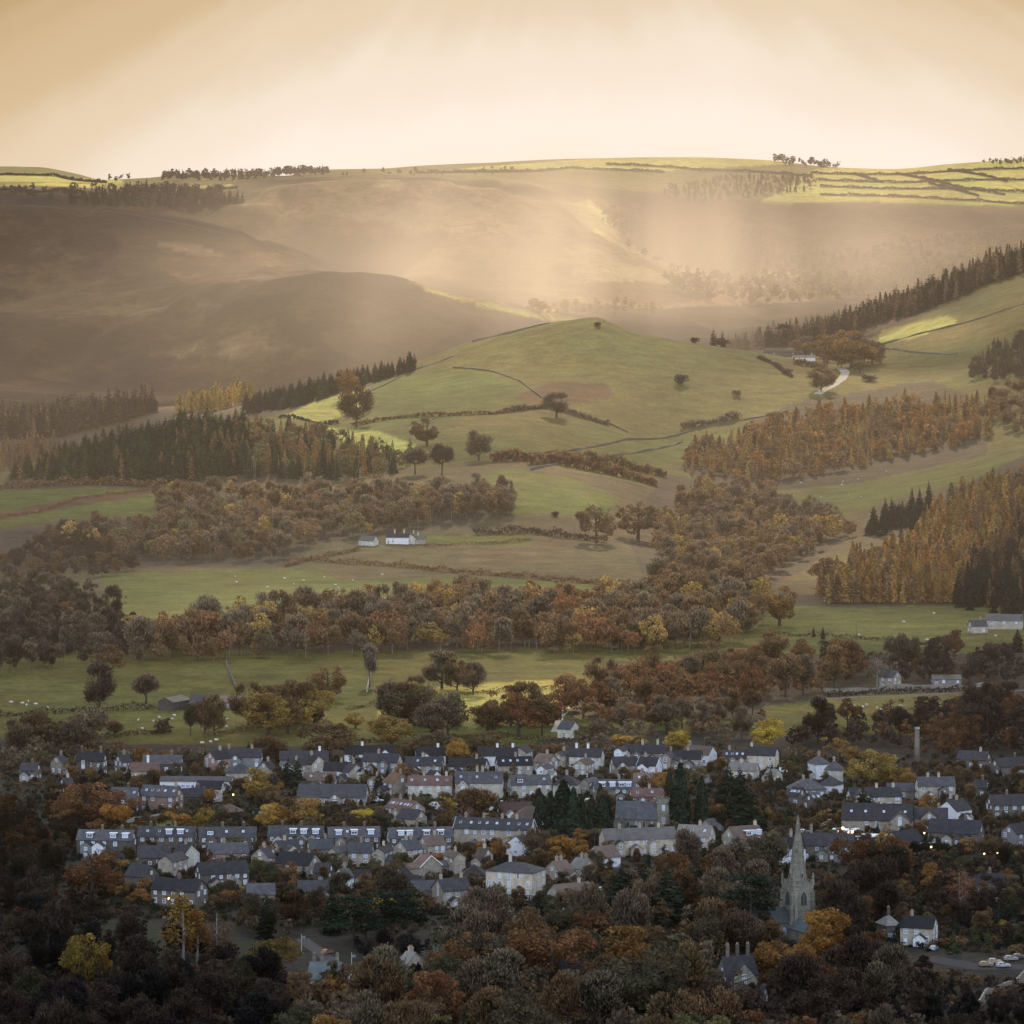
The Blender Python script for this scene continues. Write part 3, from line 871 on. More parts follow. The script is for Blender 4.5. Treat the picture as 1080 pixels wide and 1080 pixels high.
def proto_larch(seed, H=16.0):
    g = np.random.default_rng(seed)
    mb = MB(); mb.cyl(0, 0, 0, H * .97, H * .014, H * .002, 6)
    n = 1250
    t = g.random(n) ** 1.2
    z = H * (.08 + .92 * t)
    R0 = H * .25 * ((1 - t) ** .75 + .02)
    an = g.random(n) * 2 * math.pi
    lump = .75 + .4 * np.sin(an * 3 + z * 1.1 + g.random()) * .6
    r = R0 * np.sqrt(g.uniform(.12, 1.0, n)) * lump
    P = np.stack([np.cos(an) * r, np.sin(an) * r, z - r * .12], 1)
    N = unit(np.stack([np.cos(an), np.sin(an), g.normal(size=n) * .6 + .5], 1) + g.normal(size=(n, 3)) * .4)
    V = leaf_quads(P, N, H * .042, g, 1.3)
    return mb.mesh("trunk_mesh", BARK), crown_from(V, g, LEAF, "crown_mesh")


def proto_column(seed, H=12.0, rad=.16):
    """tall dense clipped-looking cypress"""
    g = np.random.default_rng(seed)
    mb = MB(); mb.cyl(0, 0, 0, H * .8, H * .02, H * .004, 6)
    n = 1500
    t = g.random(n)
    prof = np.sin(np.pi * np.clip(t * .93 + .07, 0, 1) ** .62) ** .7
    an = g.random(n) * 2 * math.pi
    r = H * rad * prof * (1 - .16 * g.random(n)) * (1 + .10 * np.sin(an * 4 + t * 9 + seed))
    P = np.stack([np.cos(an) * r, np.sin(an) * r, H * t * (.985 + .03 * np.sin(an * 3 + seed))], 1)
    N = unit(np.stack([np.cos(an), np.sin(an), np.full(n, .5)], 1) + g.normal(size=(n, 3)) * .45)
    V = leaf_quads(P, N, H * .055, g, 1.3)
    return mb.mesh("trunk_mesh", BARK), crown_from(V, g, NEEDLE, "crown_mesh")


def proto_pine(seed, H=15.0):
    """Scots pine: long bent trunk with flat dark plates of needles"""
    g = np.random.default_rng(seed)
    mb = MB()
    tr = [(0, 0, 0), (.02 * H, 0, .3 * H), (-.02 * H, .01 * H, .6 * H), (.03 * H, 0, .92 * H)]
    mb.tube(tr, [H * .022, H * .018, H * .013, H * .004], 6)
    V = []; 
    for i in range(12):
        z = H * g.uniform(.42, .97); an = g.random() * 6.28; L = H * .26 * g.uniform(.4, 1.0) * (1.25 - z / H * .6)
        c = np.array((math.cos(an) * L, math.sin(an) * L, z + .03 * H))
        mb.tube([(0, 0, z - .05 * H), c * (.5, .5, 1), c], [H * .009, H * .006, H * .002], 4)
        n = 150
        P = c + g.normal(size=(n, 3)) * H * np.array((.075, .075, .026))
        N = unit(g.normal(size=(n, 3)) * .6 + (0, 0, .8))
        V.append(leaf_quads(P, N, H * .04, g))
    V = np.concatenate(V)
    return mb.mesh("trunk_mesh", BARK), crown_from(V, g, NEEDLE, "crown_mesh")


def proto_birch(seed, H=13.0, leafy=True):
    g = np.random.default_rng(seed)
    mb, ends = branch_tree(g, H, .25, .19, 14, upright=1.1, rad=.016, stop=.95, droop=.5, levels=2)
    n = 1300 if leafy else 600
    bi = g.integers(0, len(ends), n)
    P = ends[bi] + g.normal(size=(n, 3)) * H * np.array((.04, .04, .05))
    if leafy:
        N = unit(g.normal(size=(n, 3)))
        V = leaf_quads(P, N, H * .034, g)
        return mb.mesh("trunk_mesh", BIRCHBARK), crown_from(V, g, LEAF, "crown_mesh")
    d = unit(np.array((0, 0, -.6)) + g.normal(size=(n, 3)) * .5); L = H * .08; w = H * .004
    sd = unit(np.cross(d, g.normal(size=(n, 3))))
    V = np.stack([P - sd * w, P + sd * w, P + d * L + sd * w * .4, P + d * L - sd * w * .4], 1).reshape(-1, 3)
    return mb.mesh("trunk_mesh", BIRCHBARK), crown_from(V, g, TWIG, "crown_mesh")


def proto_bush(seed, H=3.0, n=520, mat=None):
    g = np.random.default_rng(seed)
    mb = MB()
    for k in range(4):
        a = k * 1.6 + g.random()
        mb.tube([(0, 0, 0), (math.cos(a) * .25 * H, math.sin(a) * .25 * H, .6 * H)], [H * .03, H * .01], 4)
    nb = 9
    C = np.stack([g.uniform(-.5, .5, nb), g.uniform(-.4, .4, nb), g.uniform(.28, .62, nb)], 1) * H
    bi = g.integers(0, nb, n)
    N = unit(g.normal(size=(n, 3)) + (0, 0, .4)); P = C[bi] + N * H * .34 * g.uniform(.6, 1.05, n)[:, None]
    P[:, 2] = np.maximum(P[:, 2], .02 * H)
    V = leaf_quads(P, unit(N + g.normal(size=(n, 3)) * .6), H * .13, g)
    return mb.mesh("trunk_mesh", BARK), crown_from(V, g, mat or LEAF, "crown_mesh")


PROTO = {
    'broad': [proto_broad(100 + i, wide=w, tall=t, nb=b, n=q, lop=l) for i, (w, t, b, q, l) in enumerate(((.40, .37, 30, 4300, .1), (.34, .40, 20, 3200, .25), (.46, .35, 34, 4600, .2), (.40, .40, 16, 2900, .3), (.30, .42, 22, 3200, .2), (.44, .38, 26, 3900, .3), (.38, .36, 14, 2200, .3), (.42, .41, 38, 4800, .15)))],
    'oak': [proto_broad(120 + i, wide=w, tall=t, base=.12) for i, (w, t) in enumerate(((.50, .39), (.54, .40), (.47, .39)))],
    'bare': [proto_bare(200 + i, wide=w, upright=u) for i, (w, u) in enumerate(((.36, .7), (.30, 1.0), (.42, .6), (.34, .9), (.38, .75)))],
    'conifer': [proto_conifer(300 + i, rad=r) for i, r in enumerate((.27, .23, .31, .25))],
    'larch': [proto_larch(400 + i) for i in range(4)],
    'column': [proto_column(450 + i, rad=r) for i, r in enumerate((.15, .19, .13))],
    'pine': [proto_pine(470 + i) for i in range(3)],
    'birch': [proto_birch(490 + i) for i in range(2)],
    'bare_birch': [proto_birch(495 + i, leafy=False) for i in range(2)],
    'bush': [proto_bush(520 + i) for i in range(4)],
}
BASE_H = {'broad': 14, 'oak': 14, 'bare': 14, 'conifer': 16, 'larch': 16, 'column': 12, 'pine': 15, 'birch': 13, 'bare_birch': 13, 'bush': 3}
NAME = {'beech': ('beech_tree', 'beech'), 'broad': ('autumn_tree', 'autumn tree'), 'oak': ('oak_tree', 'oak'), 'bare': ('bare_tree', 'bare tree'), 'conifer': ('conifer_tree', 'conifer'),
        'larch': ('larch_tree', 'larch'), 'column': ('cypress_tree', 'cypress'), 'pine': ('pine_tree', 'pine'), 'birch': ('birch_tree', 'birch'),
        'bare_birch': ('bare_birch_tree', 'bare birch'), 'bush': ('shrub', 'shrub')}
COLR = {  # colour words and base colours
    'rust': (.215, .108, .050), 'orange': (.37, .185, .052), 'golden': (.42, .270, .070), 'yellow': (.48, .355, .070), 'brown': (.200, .124, .062),
    'dark brown': (.092, .066, .048), 'grey brown': (.195, .145, .090), 'pale grey': (.25, .205, .15), 'olive': (.165, .138, .062), 'green': (.066, .075, .036),
    'dark green': (.034, .044, .028), 'russet': (.195, .102, .050), 'copper': (.31, .165, .055), 'ochre': (.31, .205, .065), 'dark': (.043, .038, .034), 'green brown': (.105, .092, .050),
}
TREES_IN = []      # where crowns stand, to keep scattered ones apart


def tree(kind, loc, H, colour, label, group=None, var=None, wide=1.0, dark=1.0):
    pr = PROTO[kind]
    tk, cw = pr[random.randrange(len(pr)) if var is None else var % len(pr)]
    nm, cat = NAME['beech' if kind == 'broad' and colour in ('russet', 'rust', 'copper', 'orange') else kind]
    s = H / BASE_H[kind]
    w = s * wide * random.uniform(.85, 1.18)
    r = empty(nm, (loc[0], loc[1], float(loc[2]) - .15 * s), random.uniform(0, 6.28), (w * random.uniform(.88, 1.12), w * random.uniform(.88, 1.12), s))
    t = mobj("trunk", tk, r); c = mobj("crown", cw, r)
    b = COLR[colour] if isinstance(colour, str) else colour
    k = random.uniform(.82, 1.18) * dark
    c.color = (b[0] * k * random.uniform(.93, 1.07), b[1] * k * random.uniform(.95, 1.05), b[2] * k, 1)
    tag(r, label, cat, group)
    TREES_IN.append((loc[0], loc[1], H * .35))
    return r


def scatter_points(poly, sx, sy, dmin, jit=.42, keep=1.0):
    xs = [p[0] for p in poly]; ys = [p[1] for p in poly]
    out = []
    y = min(ys); row = 0
    while y <= max(ys):
        x = min(xs) + (row % 2) * sx * .5
        while x <= max(xs):
            px = x + random.uniform(-jit, jit) * sx; py = y + random.uniform(-jit, jit) * sy
            if inpoly(np.array([px]), np.array([py]), poly)[0] and random.random() < keep:
                out.append((px, py))
            x += sx
        y += sy; row += 1
    return out


def wood_mass(place, poly, sx, sy, hr, mix, dmin=800, dmax=99999, dark=1.0):
    return mass('wood', f"mixed brown autumn trees massed {place}", poly, sx, sy, hr, mix, dmin, dmax, dark, 'wood', DENSEV)


def wood(place, poly, sx, sy, hr, mix, dmin=800, dmax=99999, keep=1.0, dark=1.0, wide=1.0, fill=.62, fh=(.45, .62)):
    """a belt of trees, each an object; place is the phrase that tells where"""
    n = 0
    for (px, py) in scatter_points(poly, sx, sy, dmin, keep=keep):
        p = at(px, py, dmin)
        if p.y > dmax: continue
        kind, colour, wt = random.choices(mix, [q[2] for q in mix])[0]
        if random.random() > KEEP.get(kind, 1): continue
        if any(abs(px - hx) < hw and -8 < py - hy < hd for hx, hy, hw, hd in HERO): continue
        word = {'broad': 'leafy tree', 'oak': 'spreading oak', 'bare': 'twiggy bare tree', 'larch': 'larch', 'conifer': 'conifer', 'pine': 'pine', 'bush': 'shrub', 'column': 'cypress', 'birch': 'slender birch', 'bare_birch': 'slender bare birch'}[kind]
        H = random.uniform(*hr)
        if kind == 'bush': H *= .35
        tree(kind, p, H, colour, f"{colour} {word} {place}", f"{colour} {word}s {place}", dark=dark, wide=wide)
        n += 1
    if fill:
        n += mass('undergrowth', f"brown undergrowth and saplings {place}", poly, sx * fill, sy * fill, (hr[0] * fh[0], hr[1] * fh[1]), [q if q[0] in MASSV else ('broad', q[1], q[2]) for q in mix], dmin, dmax, dark, 'undergrowth')
    return n


HERO = [(583, 1046, 34, 26), (657, 1030, 34, 24), (680, 1085, 40, 30), (826, 1046, 26, 22), (873, 1022, 26, 26), (193, 1022, 24, 26), (88, 1044, 22, 26), (286, 1030, 22, 22), (97, 960, 28, 24), (780, 1060, 30, 55), (343, 1052, 30, 62), (432, 1036, 20, 40),
        (604, 1046, 18, 14), (868, 1064, 24, 18), (229, 1024, 16, 22), (458, 1036, 16, 18), (524, 1030, 16, 18), (842, 1000, 22, 22), (406, 978, 16, 16), (945, 1000, 26, 16), (1050, 1020, 30, 16)]
KEEP = {'bare': .62, 'broad': .66}


def mass(name, label, poly, sx, sy, hr, mix, dmin, dmax=99999, dark=1.0, cat="wood", src=None, avoid=False):
    """far-off wood that reads as one mass: one object of many small trees"""
    Vs, Cs, n = [], [], 0
    for (px, py) in scatter_points(poly, sx, sy, dmin):
        p = at(px, py, dmin)
        if p.y > dmax or (avoid and not clear_of_houses(p, 1.8)): continue
        kind, colour, wt = random.choices(mix, [q[2] for q in mix])[0]
        S0 = (src or MASSV)[kind]; V0 = S0[random.randrange(len(S0))]
        H = random.uniform(*hr); s = H / BASE_H[kind]; a = random.uniform(0, 6.28)
        c_, s_ = math.cos(a), math.sin(a)
        V = V0 * (np.array((random.uniform(.7, 1.1), random.uniform(.7, 1.1), 1.0)) * s)
        V = np.stack([V[:, 0] * c_ - V[:, 1] * s_, V[:, 0] * s_ + V[:, 1] * c_, V[:, 2]], 1) + np.array((p.x, p.y, p.z - .3))
        Vs.append(V)
        b = np.array(COLR[colour]) * random.uniform(.8, 1.2) * dark
        t = rng.uniform(.6, 1.4, len(V) // 4)
        Cs.append(np.repeat(t[:, None] * b[None], 4, 0))
        if src is not None and kind != 'bush':       # stems, so that the wood shows its trunks
            for q in range(2):
                x0, y0 = p.x + random.uniform(-.22, .22) * H, p.y + random.uniform(-.2, .2) * H; w0 = H * .011; lx = random.uniform(-.06, .06) * H
                for dx, dy in ((w0, 0), (0, w0)):
                    Vs.append(np.array(((x0 - dx, y0 - dy, p.z - .5), (x0 + dx, y0 + dy, p.z - .5), (x0 + lx + dx * .4, y0 + dy * .4, p.z + H * .8), (x0 + lx - dx * .4, y0 - dy * .4, p.z + H * .8))))
                    Cs.append(np.repeat(np.array(((.17, .135, .10),)) * random.uniform(.5, 1.5) * dark, 4, 0))
        n += 1
    V = np.concatenate(Vs); Cc = np.concatenate(Cs)
    Fq = np.arange(len(V)).reshape(-1, 4)
    o = mobj(name, np_mesh(name, V, Fq, [FARLEAF], False, {'leafcol': ('POINT', Cc)}))
    tag(o, label, cat, kind='stuff')
    return n


def simple_verts(me, every):
    v = np.zeros(len(me.vertices) * 3, np.float32); me.vertices.foreach_get('co', v)
    v = v.reshape(-1, 4, 3)
    g = np.random.default_rng(1); pick = g.permutation(len(v))[:max(40, int(len(v) / every))]
    v = v[pick]; c = v.mean(1, keepdims=True)
    return ((v - c) * math.sqrt(every) * .85 + c).reshape(-1, 3)


MASSV = {k: [simple_verts(cw, e) for _, cw in PROTO[k]] for k, e in (('broad', 16), ('oak', 16), ('conifer', 3), ('larch', 5), ('bush', 4))}
MASSV['bare'] = [simple_verts(cw, 16) for _, cw in PROTO['broad']]
DENSEV = {k: [simple_verts(cw, e) for _, cw in PROTO[k]] for k, e in (('broad', 4), ('oak', 4), ('bare', 2.4), ('conifer', 1.01), ('larch', 2))}
FARLEAF, nt = new_mat("far_leaves")
ac = nd(nt, 'ShaderNodeAttribute', attribute_name='leafcol')
d = nd(nt, 'ShaderNodeBsdfDiffuse'); nt.links.new(ac.outputs['Color'], d.inputs['Color'])
t = nd(nt, 'ShaderNodeBsdfTranslucent'); nt.links.new(ac.outputs['Color'], t.inputs['Color'])
mx = nd(nt, 'ShaderNodeMixShader', inp={0: .35}); nt.links.new(d.outputs[0], mx.inputs[1]); nt.links.new(t.outputs[0], mx.inputs[2])
finish(nt, mx.outputs[0])

# ================================================================== woods, belt by belt (outlines are of the trees' feet)
MIXB = [('bare', 'grey brown', 3), ('bare', 'brown', 2), ('broad', 'brown', 2), ('broad', 'olive', 1)]
N = {}
# far misty woods: masses
N['scarp'] = mass("far_woodland", "brown woods hanging on the far edge beneath the bright fields in the haze",
     [(660, 268), (690, 246), (740, 238), (800, 246), (870, 268), (1000, 250), (1100, 246), (1240, 248), (1240, 262), (1000, 264), (860, 287), (740, 284)], 8, 5, (12, 22),
     [('broad', 'brown', 3), ('broad', 'grey brown', 2), ('conifer', 'dark brown', 1)], 7200)
N['valley'] = mass("valley_woodland", "misty pale trees along the far valley floor behind the knoll",
     [(690, 300), (760, 285), (880, 295), (960, 275), (1080, 262), (1240, 250), (1240, 275), (1080, 285), (960, 305), (900, 318), (800, 322), (740, 318)], 8, 5, (14, 26),
     [('broad', 'ochre', 2), ('broad', 'brown', 2), ('broad', 'olive', 1)], 6300)
N['strip'] = mass("hedgerow_trees", "trees and hedgerows straggling up beside the bright field on the far moor",
     [(628, 225), (650, 222), (720, 262), (800, 270), (800, 285), (720, 290), (660, 262)], 7, 5, (12, 20),
     [('broad', 'brown', 3), ('broad', 'grey brown', 1)], 7300)
N['farplant'] = mass("plantation", "dark band of plantation wood dividing the bright fields near the skyline",
     [(690, 205), (770, 185), (860, 188), (858, 200), (800, 208), (740, 212)], 6, 4, (14, 20), [('conifer', 'dark brown', 2), ('broad', 'brown', 1)], 8600)
N['sky1'] = mass("skyline_wood", "long dark wood standing on the skyline at the left",
     [(168, 192), (172, 186), (300, 187), (345, 185), (350, 190), (260, 192)], 3.6, 2.5, (16, 24), [('conifer', 'dark brown', 1), ('broad', 'dark brown', 2)], 8900)
N['sky2'] = mass("skyline_copse", "thin row of trees on the skyline above the walled fields",
     [(805, 171), (830, 169), (890, 176), (888, 180), (830, 175)], 4.5, 3, (12, 22), [('broad', 'dark brown', 2), ('bare', 'brown', 1)], 9200)
N['sky3'] = mass("skyline_trees", "dark trees on the skyline at the far right",
     [(1036, 172), (1100, 166), (1150, 167), (1150, 172), (1040, 175)], 4, 3, (10, 14), [('broad', 'dark brown', 1)], 9300)
N['moorwood'] = mass("moor_edge_wood", "dark pine wood on the edge of the moor below the bright left fields",
     [(60, 214), (120, 206), (150, 200), (230, 206), (262, 214), (180, 220), (120, 218)], 5, 3.5, (18, 28), [('conifer', 'dark', 2), ('broad', 'dark brown', 1)], 7000)
N['moorwall'] = mass("ridge_wood", "thin line of trees along the top of the moor",
     [(350, 188), (420, 183), (560, 178), (560, 182), (420, 188)], 9, 4, (8, 16), [('broad', 'brown', 2), ('conifer', 'dark brown', 1)], 8800)
N['leftplant'] = mass("plantation_wood", "dark conifer plantation at the foot of the left moor",
     [(-60, 452), (0, 450), (80, 442), (160, 430), (165, 437), (120, 447), (60, 462), (-60, 468)], 4.4, 3, (20, 32), [('conifer', 'dark brown', 3), ('conifer', 'dark', 2), ('larch', 'brown', 1)], 4200, dark=.9)
N['rightcon'] = mass("hillside_plantation", "conifer plantation running along the right hand ridge in the haze",
     [(745, 370), (800, 361), (860, 351), (900, 340), (960, 318), (1010, 297), (1080, 272), (1200, 240), (1200, 262), (1080, 287), (980, 326), (900, 350), (860, 362), (800, 369)], 3.7, 2.8, (17, 29),
     [('conifer', 'dark brown', 2), ('conifer', 'dark green', 1), ('larch', 'brown', 1)], 4600)
N['leftsky'] = mass("hill_trees", "scattered dark trees on the bright hill field at the far left", [(-10, 200), (10, 198), (36, 200), (60, 207), (112, 190), (136, 186), (140, 189), (110, 196), (70, 212), (-10, 206)], 8, 5, (10, 20), [('broad', 'dark brown', 1)], 7000)
# individual woods
N['larchmoor'] = wood("in the sunlit row below the far moor", [(555, 326), (580, 322), (700, 323), (708, 330), (640, 332), (560, 334)], 15, 5, (15, 20), [('broad', 'golden', 2), ('broad', 'ochre', 2)], 5600)
N['larchleft'] = wood("on the ridge behind the dark mound", [(185, 436), (230, 424), (262, 418), (268, 424), (220, 436)], 7, 4, (18, 24), [('larch', 'golden', 2), ('larch', 'ochre', 1)], 3900, 4700, fh=(.7, .9), wide=1.3)
N['larchfarleft'] = wood("at the foot of the dark left plantation", [(-30, 488), (0, 480), (56, 472), (60, 480), (20, 496), (-30, 500)], 8, 5, (16, 22), [('larch', 'copper', 1), ('larch', 'brown', 2)], 3700, 4700)
N['conridge'] = wood("on the slope left of the knoll", [(255, 432), (300, 420), (400, 399), (440, 384), (436, 392), (380, 408), (300, 433), (262, 438)], 6.5, 4, (15, 21), [('conifer', 'dark green', 3), ('conifer', 'dark', 2), ('conifer', 'green', 1)], 3700, fh=(.7, .9), wide=1.2, fill=.75)
N['mound'] = wood("on the plantation mound", [(14, 506), (60, 490), (120, 473), (200, 456), (262, 455), (262, 500), (170, 512), (60, 508)], 9, 5.6, (18, 24), [('conifer', 'dark green', 3), ('conifer', 'green', 2), ('larch', 'brown', .5), ('conifer', 'green', 1)], 3300, 3800, fh=(.7, .92), wide=1.25, fill=.7)
N['mound2'] = wood_mass("on the right flank of the plantation mound", [(255, 455), (320, 463), (400, 481), (440, 490), (400, 508), (300, 506), (255, 504)], 8.5, 5.5, (16, 22), [('larch', 'ochre', 1.5), ('broad', 'olive', 2), ('larch', 'copper', 1), ('conifer', 'dark green', 3), ('conifer', 'green', 2), ('broad', 'brown', 1.5)], 3300, 3800)
N['midwood'] = wood_mass("in the long wood above the white farmhouse", [(165, 528), (300, 526), (420, 522), (500, 520), (545, 524), (540, 545), (440, 556), (320, 574), (300, 592), (120, 592), (60, 577), (165, 552)], 10.5, 6, (10, 20), [('bare', 'grey brown', 3), ('broad', 'brown', 2), ('broad', 'olive', 1), ('bare', 'brown', 2), ('broad', 'ochre', .6)], 2600, dark=1.3)
N['leftwood'] = wood_mass("in the dark wood at the left edge", [(-40, 628), (60, 622), (130, 640), (150, 665), (150, 702), (0, 714), (-40, 716)], 12, 7, (8, 16), [('bare', 'dark brown', 3), ('broad', 'dark brown', 3), ('broad', 'rust', .5), ('bare', 'grey brown', 2)], 2000, dark=.95)
N['leftcopse'] = wood_mass("above the left wood beside the small left fields", [(-40, 600), (40, 580), (60, 560), (130, 574), (150, 594), (130, 612), (-40, 622)], 11, 6, (7, 15), [('broad', 'dark brown', 3), ('broad', 'brown', 2)], 2500, dark=.85)
N['belt'] = wood_mass("in the belt behind the sheep field", [(150, 702), (130, 682), (250, 668), (390, 648), (480, 643), (600, 643), (640, 640), (700, 650), (690, 690), (600, 690), (420, 690), (300, 695)], 11.5, 7, (12, 24), [('bare', 'grey brown', 3), ('broad', 'brown', 3), ('broad', 'rust', 1.2), ('broad', 'ochre', 1.6), ('bare', 'brown', 2)], 2000, dark=1.3)
N['redwood'] = wood("in the russet wood behind the village", [(590, 752), (620, 735), (690, 712), (820, 705), (900, 712), (890, 732), (800, 738), (700, 760), (640, 770)], 21, 11, (15, 21), [('broad', 'russet', 4), ('broad', 'rust', 1), ('bare', 'brown', 2), ('bare', 'grey brown', 1), ('broad', 'brown', 3)], 1800, dark=1.1)
N['backwood'] = wood("in the twiggy wood behind the rooftops", [(600, 795), (640, 768), (700, 758), (800, 755), (810, 780), (780, 786), (700, 784)], 22, 10, (9, 14), [('bare', 'grey brown', 4), ('bare', 'brown', 2), ('broad', 'olive', 1)], 1700)
N['valleywood'] = wood_mass("in the wooded gully below the larches", [(640, 700), (668, 648), (700, 605), (688, 560), (740, 520), (800, 525), (870, 550), (900, 566), (850, 592), (800, 614), (806, 655), (770, 690)], 11, 6.5, (11, 22), [('bare', 'grey brown', 3), ('broad', 'brown', 2), ('broad', 'ochre', 1), ('bare', 'brown', 2)], 2200, dark=1.2)
N['larchmid'] = wood("in the larch wood on the middle hillside", [(716, 498), (735, 478), (800, 458), (860, 440), (960, 428), (1040, 432), (1050, 455), (1030, 470), (960, 480), (880, 500), (800, 512)], 13, 8, (14, 20), [('larch', 'copper', 2), ('larch', 'ochre', 1.5), ('broad', 'copper', 1.2), ('larch', 'brown', 2), ('broad', 'brown', 1.5)], 3000, dark=1.15, fh=(.7, .95), wide=1.35, fill=.66)
N['larchright'] = wood("in the larch wood on the right hillside", [(868, 642), (862, 622), (900, 602), (950, 585), (975, 555), (1010, 530), (1100, 505), (1100, 560), (1040, 600), (1000, 640)], 12.5, 8, (15, 21), [('larch', 'copper', 2.5), ('larch', 'ochre', 2), ('larch', 'brown', 2.5), ('broad', 'brown', .7)], 2500, dark=1.1, fh=(.7, .95), wide=1.3, fill=.7)
N['darkright'] = wood("in the dark conifers at the right edge", [(1000, 640), (1030, 600), (1075, 560), (1120, 540), (1120, 660), (1050, 648)], 15, 11, (18, 25), [('conifer', 'dark', 3), ('larch', 'brown', 1)], 2400, dark=.8, fh=(.7, .9), wide=1.2)
N['darkgap'] = wood("in the dark clump above the small green field", [(905, 568), (930, 545), (985, 530), (1000, 540), (960, 566)], 12, 9, (15, 20), [('conifer', 'dark', 2), ('conifer', 'dark green', 1)], 2600)
N['righttop'] = wood_mass("in the dark copse on the right hillside", [(1015, 392), (1050, 372), (1110, 350), (1110, 400), (1030, 405)], 9, 5, (14, 20), [('conifer', 'dark brown', 2), ('broad', 'dark brown', 1)], 3400)
N['rightbrown'] = wood_mass("in the brown wood under the right hillside field", [(1030, 430), (1060, 415), (1120, 405), (1120, 470), (1060, 460)], 12, 6, (13, 18), [('broad', 'brown', 2), ('bare', 'brown', 2)], 3200)
N['roadright'] = wood("along the road at the right", [(860, 700), (905, 706), (1010, 700), (1110, 694), (1110, 726), (1000, 722), (930, 722), (870, 722)], 23, 10, (13, 19), [('broad', 'dark brown', 3), ('broad', 'rust', 1), ('bare', 'grey brown', 2)], 1900, dark=.9)
N['rightpark'] = wood("in the dark trees behind the tall chimney", [(830, 790), (850, 772), (930, 768), (985, 755), (1110, 742), (1110, 800), (1000, 800), (930, 792)], 25, 11, (13, 20), [('broad', 'russet', 3), ('bare', 'dark brown', 3), ('broad', 'dark brown', 2)], 1650, dark=.85)
# foreground: low dark= values put corner shade into the tree colours
MIXF = [('bare', 'grey brown', 4), ('bare', 'brown', 2.5), ('broad', 'brown', 1.6), ('broad', 'green brown', 1.6), ('broad', 'olive', 1.2), ('broad', 'rust', 1.0), ('broad', 'copper', .4)]
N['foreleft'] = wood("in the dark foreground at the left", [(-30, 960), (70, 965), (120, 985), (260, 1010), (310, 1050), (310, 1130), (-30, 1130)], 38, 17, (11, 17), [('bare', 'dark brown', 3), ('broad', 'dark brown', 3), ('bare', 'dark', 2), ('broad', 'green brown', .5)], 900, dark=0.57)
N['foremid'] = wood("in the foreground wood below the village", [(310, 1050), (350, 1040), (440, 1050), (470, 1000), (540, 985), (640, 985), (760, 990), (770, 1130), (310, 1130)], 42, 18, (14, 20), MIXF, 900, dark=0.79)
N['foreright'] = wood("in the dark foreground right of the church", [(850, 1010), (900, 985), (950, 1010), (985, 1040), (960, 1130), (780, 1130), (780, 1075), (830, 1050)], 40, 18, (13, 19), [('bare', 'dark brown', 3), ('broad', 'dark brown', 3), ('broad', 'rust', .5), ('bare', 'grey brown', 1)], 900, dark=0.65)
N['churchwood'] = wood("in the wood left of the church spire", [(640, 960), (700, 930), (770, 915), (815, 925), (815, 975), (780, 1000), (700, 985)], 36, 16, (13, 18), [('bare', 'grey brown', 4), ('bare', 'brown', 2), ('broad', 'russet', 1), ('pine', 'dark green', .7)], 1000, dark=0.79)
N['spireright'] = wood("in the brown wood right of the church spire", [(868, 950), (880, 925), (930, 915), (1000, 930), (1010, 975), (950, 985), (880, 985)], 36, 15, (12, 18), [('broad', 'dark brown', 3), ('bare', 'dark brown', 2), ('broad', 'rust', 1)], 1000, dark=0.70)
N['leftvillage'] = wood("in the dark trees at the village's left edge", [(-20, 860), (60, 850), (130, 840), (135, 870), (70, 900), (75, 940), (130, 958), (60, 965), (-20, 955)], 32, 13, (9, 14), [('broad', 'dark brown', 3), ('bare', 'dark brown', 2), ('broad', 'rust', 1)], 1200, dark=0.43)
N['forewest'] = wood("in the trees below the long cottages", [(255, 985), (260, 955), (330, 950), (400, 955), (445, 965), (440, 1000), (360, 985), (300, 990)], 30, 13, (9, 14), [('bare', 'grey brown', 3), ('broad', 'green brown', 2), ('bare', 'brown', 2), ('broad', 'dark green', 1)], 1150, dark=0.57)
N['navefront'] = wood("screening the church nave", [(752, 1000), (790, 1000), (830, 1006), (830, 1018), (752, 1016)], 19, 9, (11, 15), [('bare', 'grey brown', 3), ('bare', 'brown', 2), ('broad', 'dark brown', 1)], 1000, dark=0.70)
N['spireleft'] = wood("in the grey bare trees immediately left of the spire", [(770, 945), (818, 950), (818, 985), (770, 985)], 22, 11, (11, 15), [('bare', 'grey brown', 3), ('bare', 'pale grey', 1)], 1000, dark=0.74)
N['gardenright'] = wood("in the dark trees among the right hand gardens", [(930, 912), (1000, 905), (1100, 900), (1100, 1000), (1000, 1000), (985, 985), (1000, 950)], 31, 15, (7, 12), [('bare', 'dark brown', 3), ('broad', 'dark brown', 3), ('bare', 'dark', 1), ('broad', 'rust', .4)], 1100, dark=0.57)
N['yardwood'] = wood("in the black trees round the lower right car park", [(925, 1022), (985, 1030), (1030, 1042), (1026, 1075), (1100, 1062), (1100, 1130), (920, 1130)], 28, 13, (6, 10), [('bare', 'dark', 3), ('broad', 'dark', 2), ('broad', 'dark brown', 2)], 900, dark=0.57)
N['farmclump'] = wood("in the clump right of the farm sheds", [(258, 778), (270, 760), (325, 758), (338, 775), (300, 790)], 19, 9, (15, 21), [('broad', 'ochre', 2), ('broad', 'brown', 2), ('bare', 'brown', 2)], 1850, wide=1.2)
N['fieldclump'] = wood("in the clump on the sunlit field", [(402, 780), (412, 752), (470, 755), (490, 778), (440, 790)], 20, 10, (15, 21), [('broad', 'olive', 2), ('bare', 'grey brown', 3), ('bare', 'brown', 2), ('broad', 'ochre', 1)], 1850, wide=1.2)
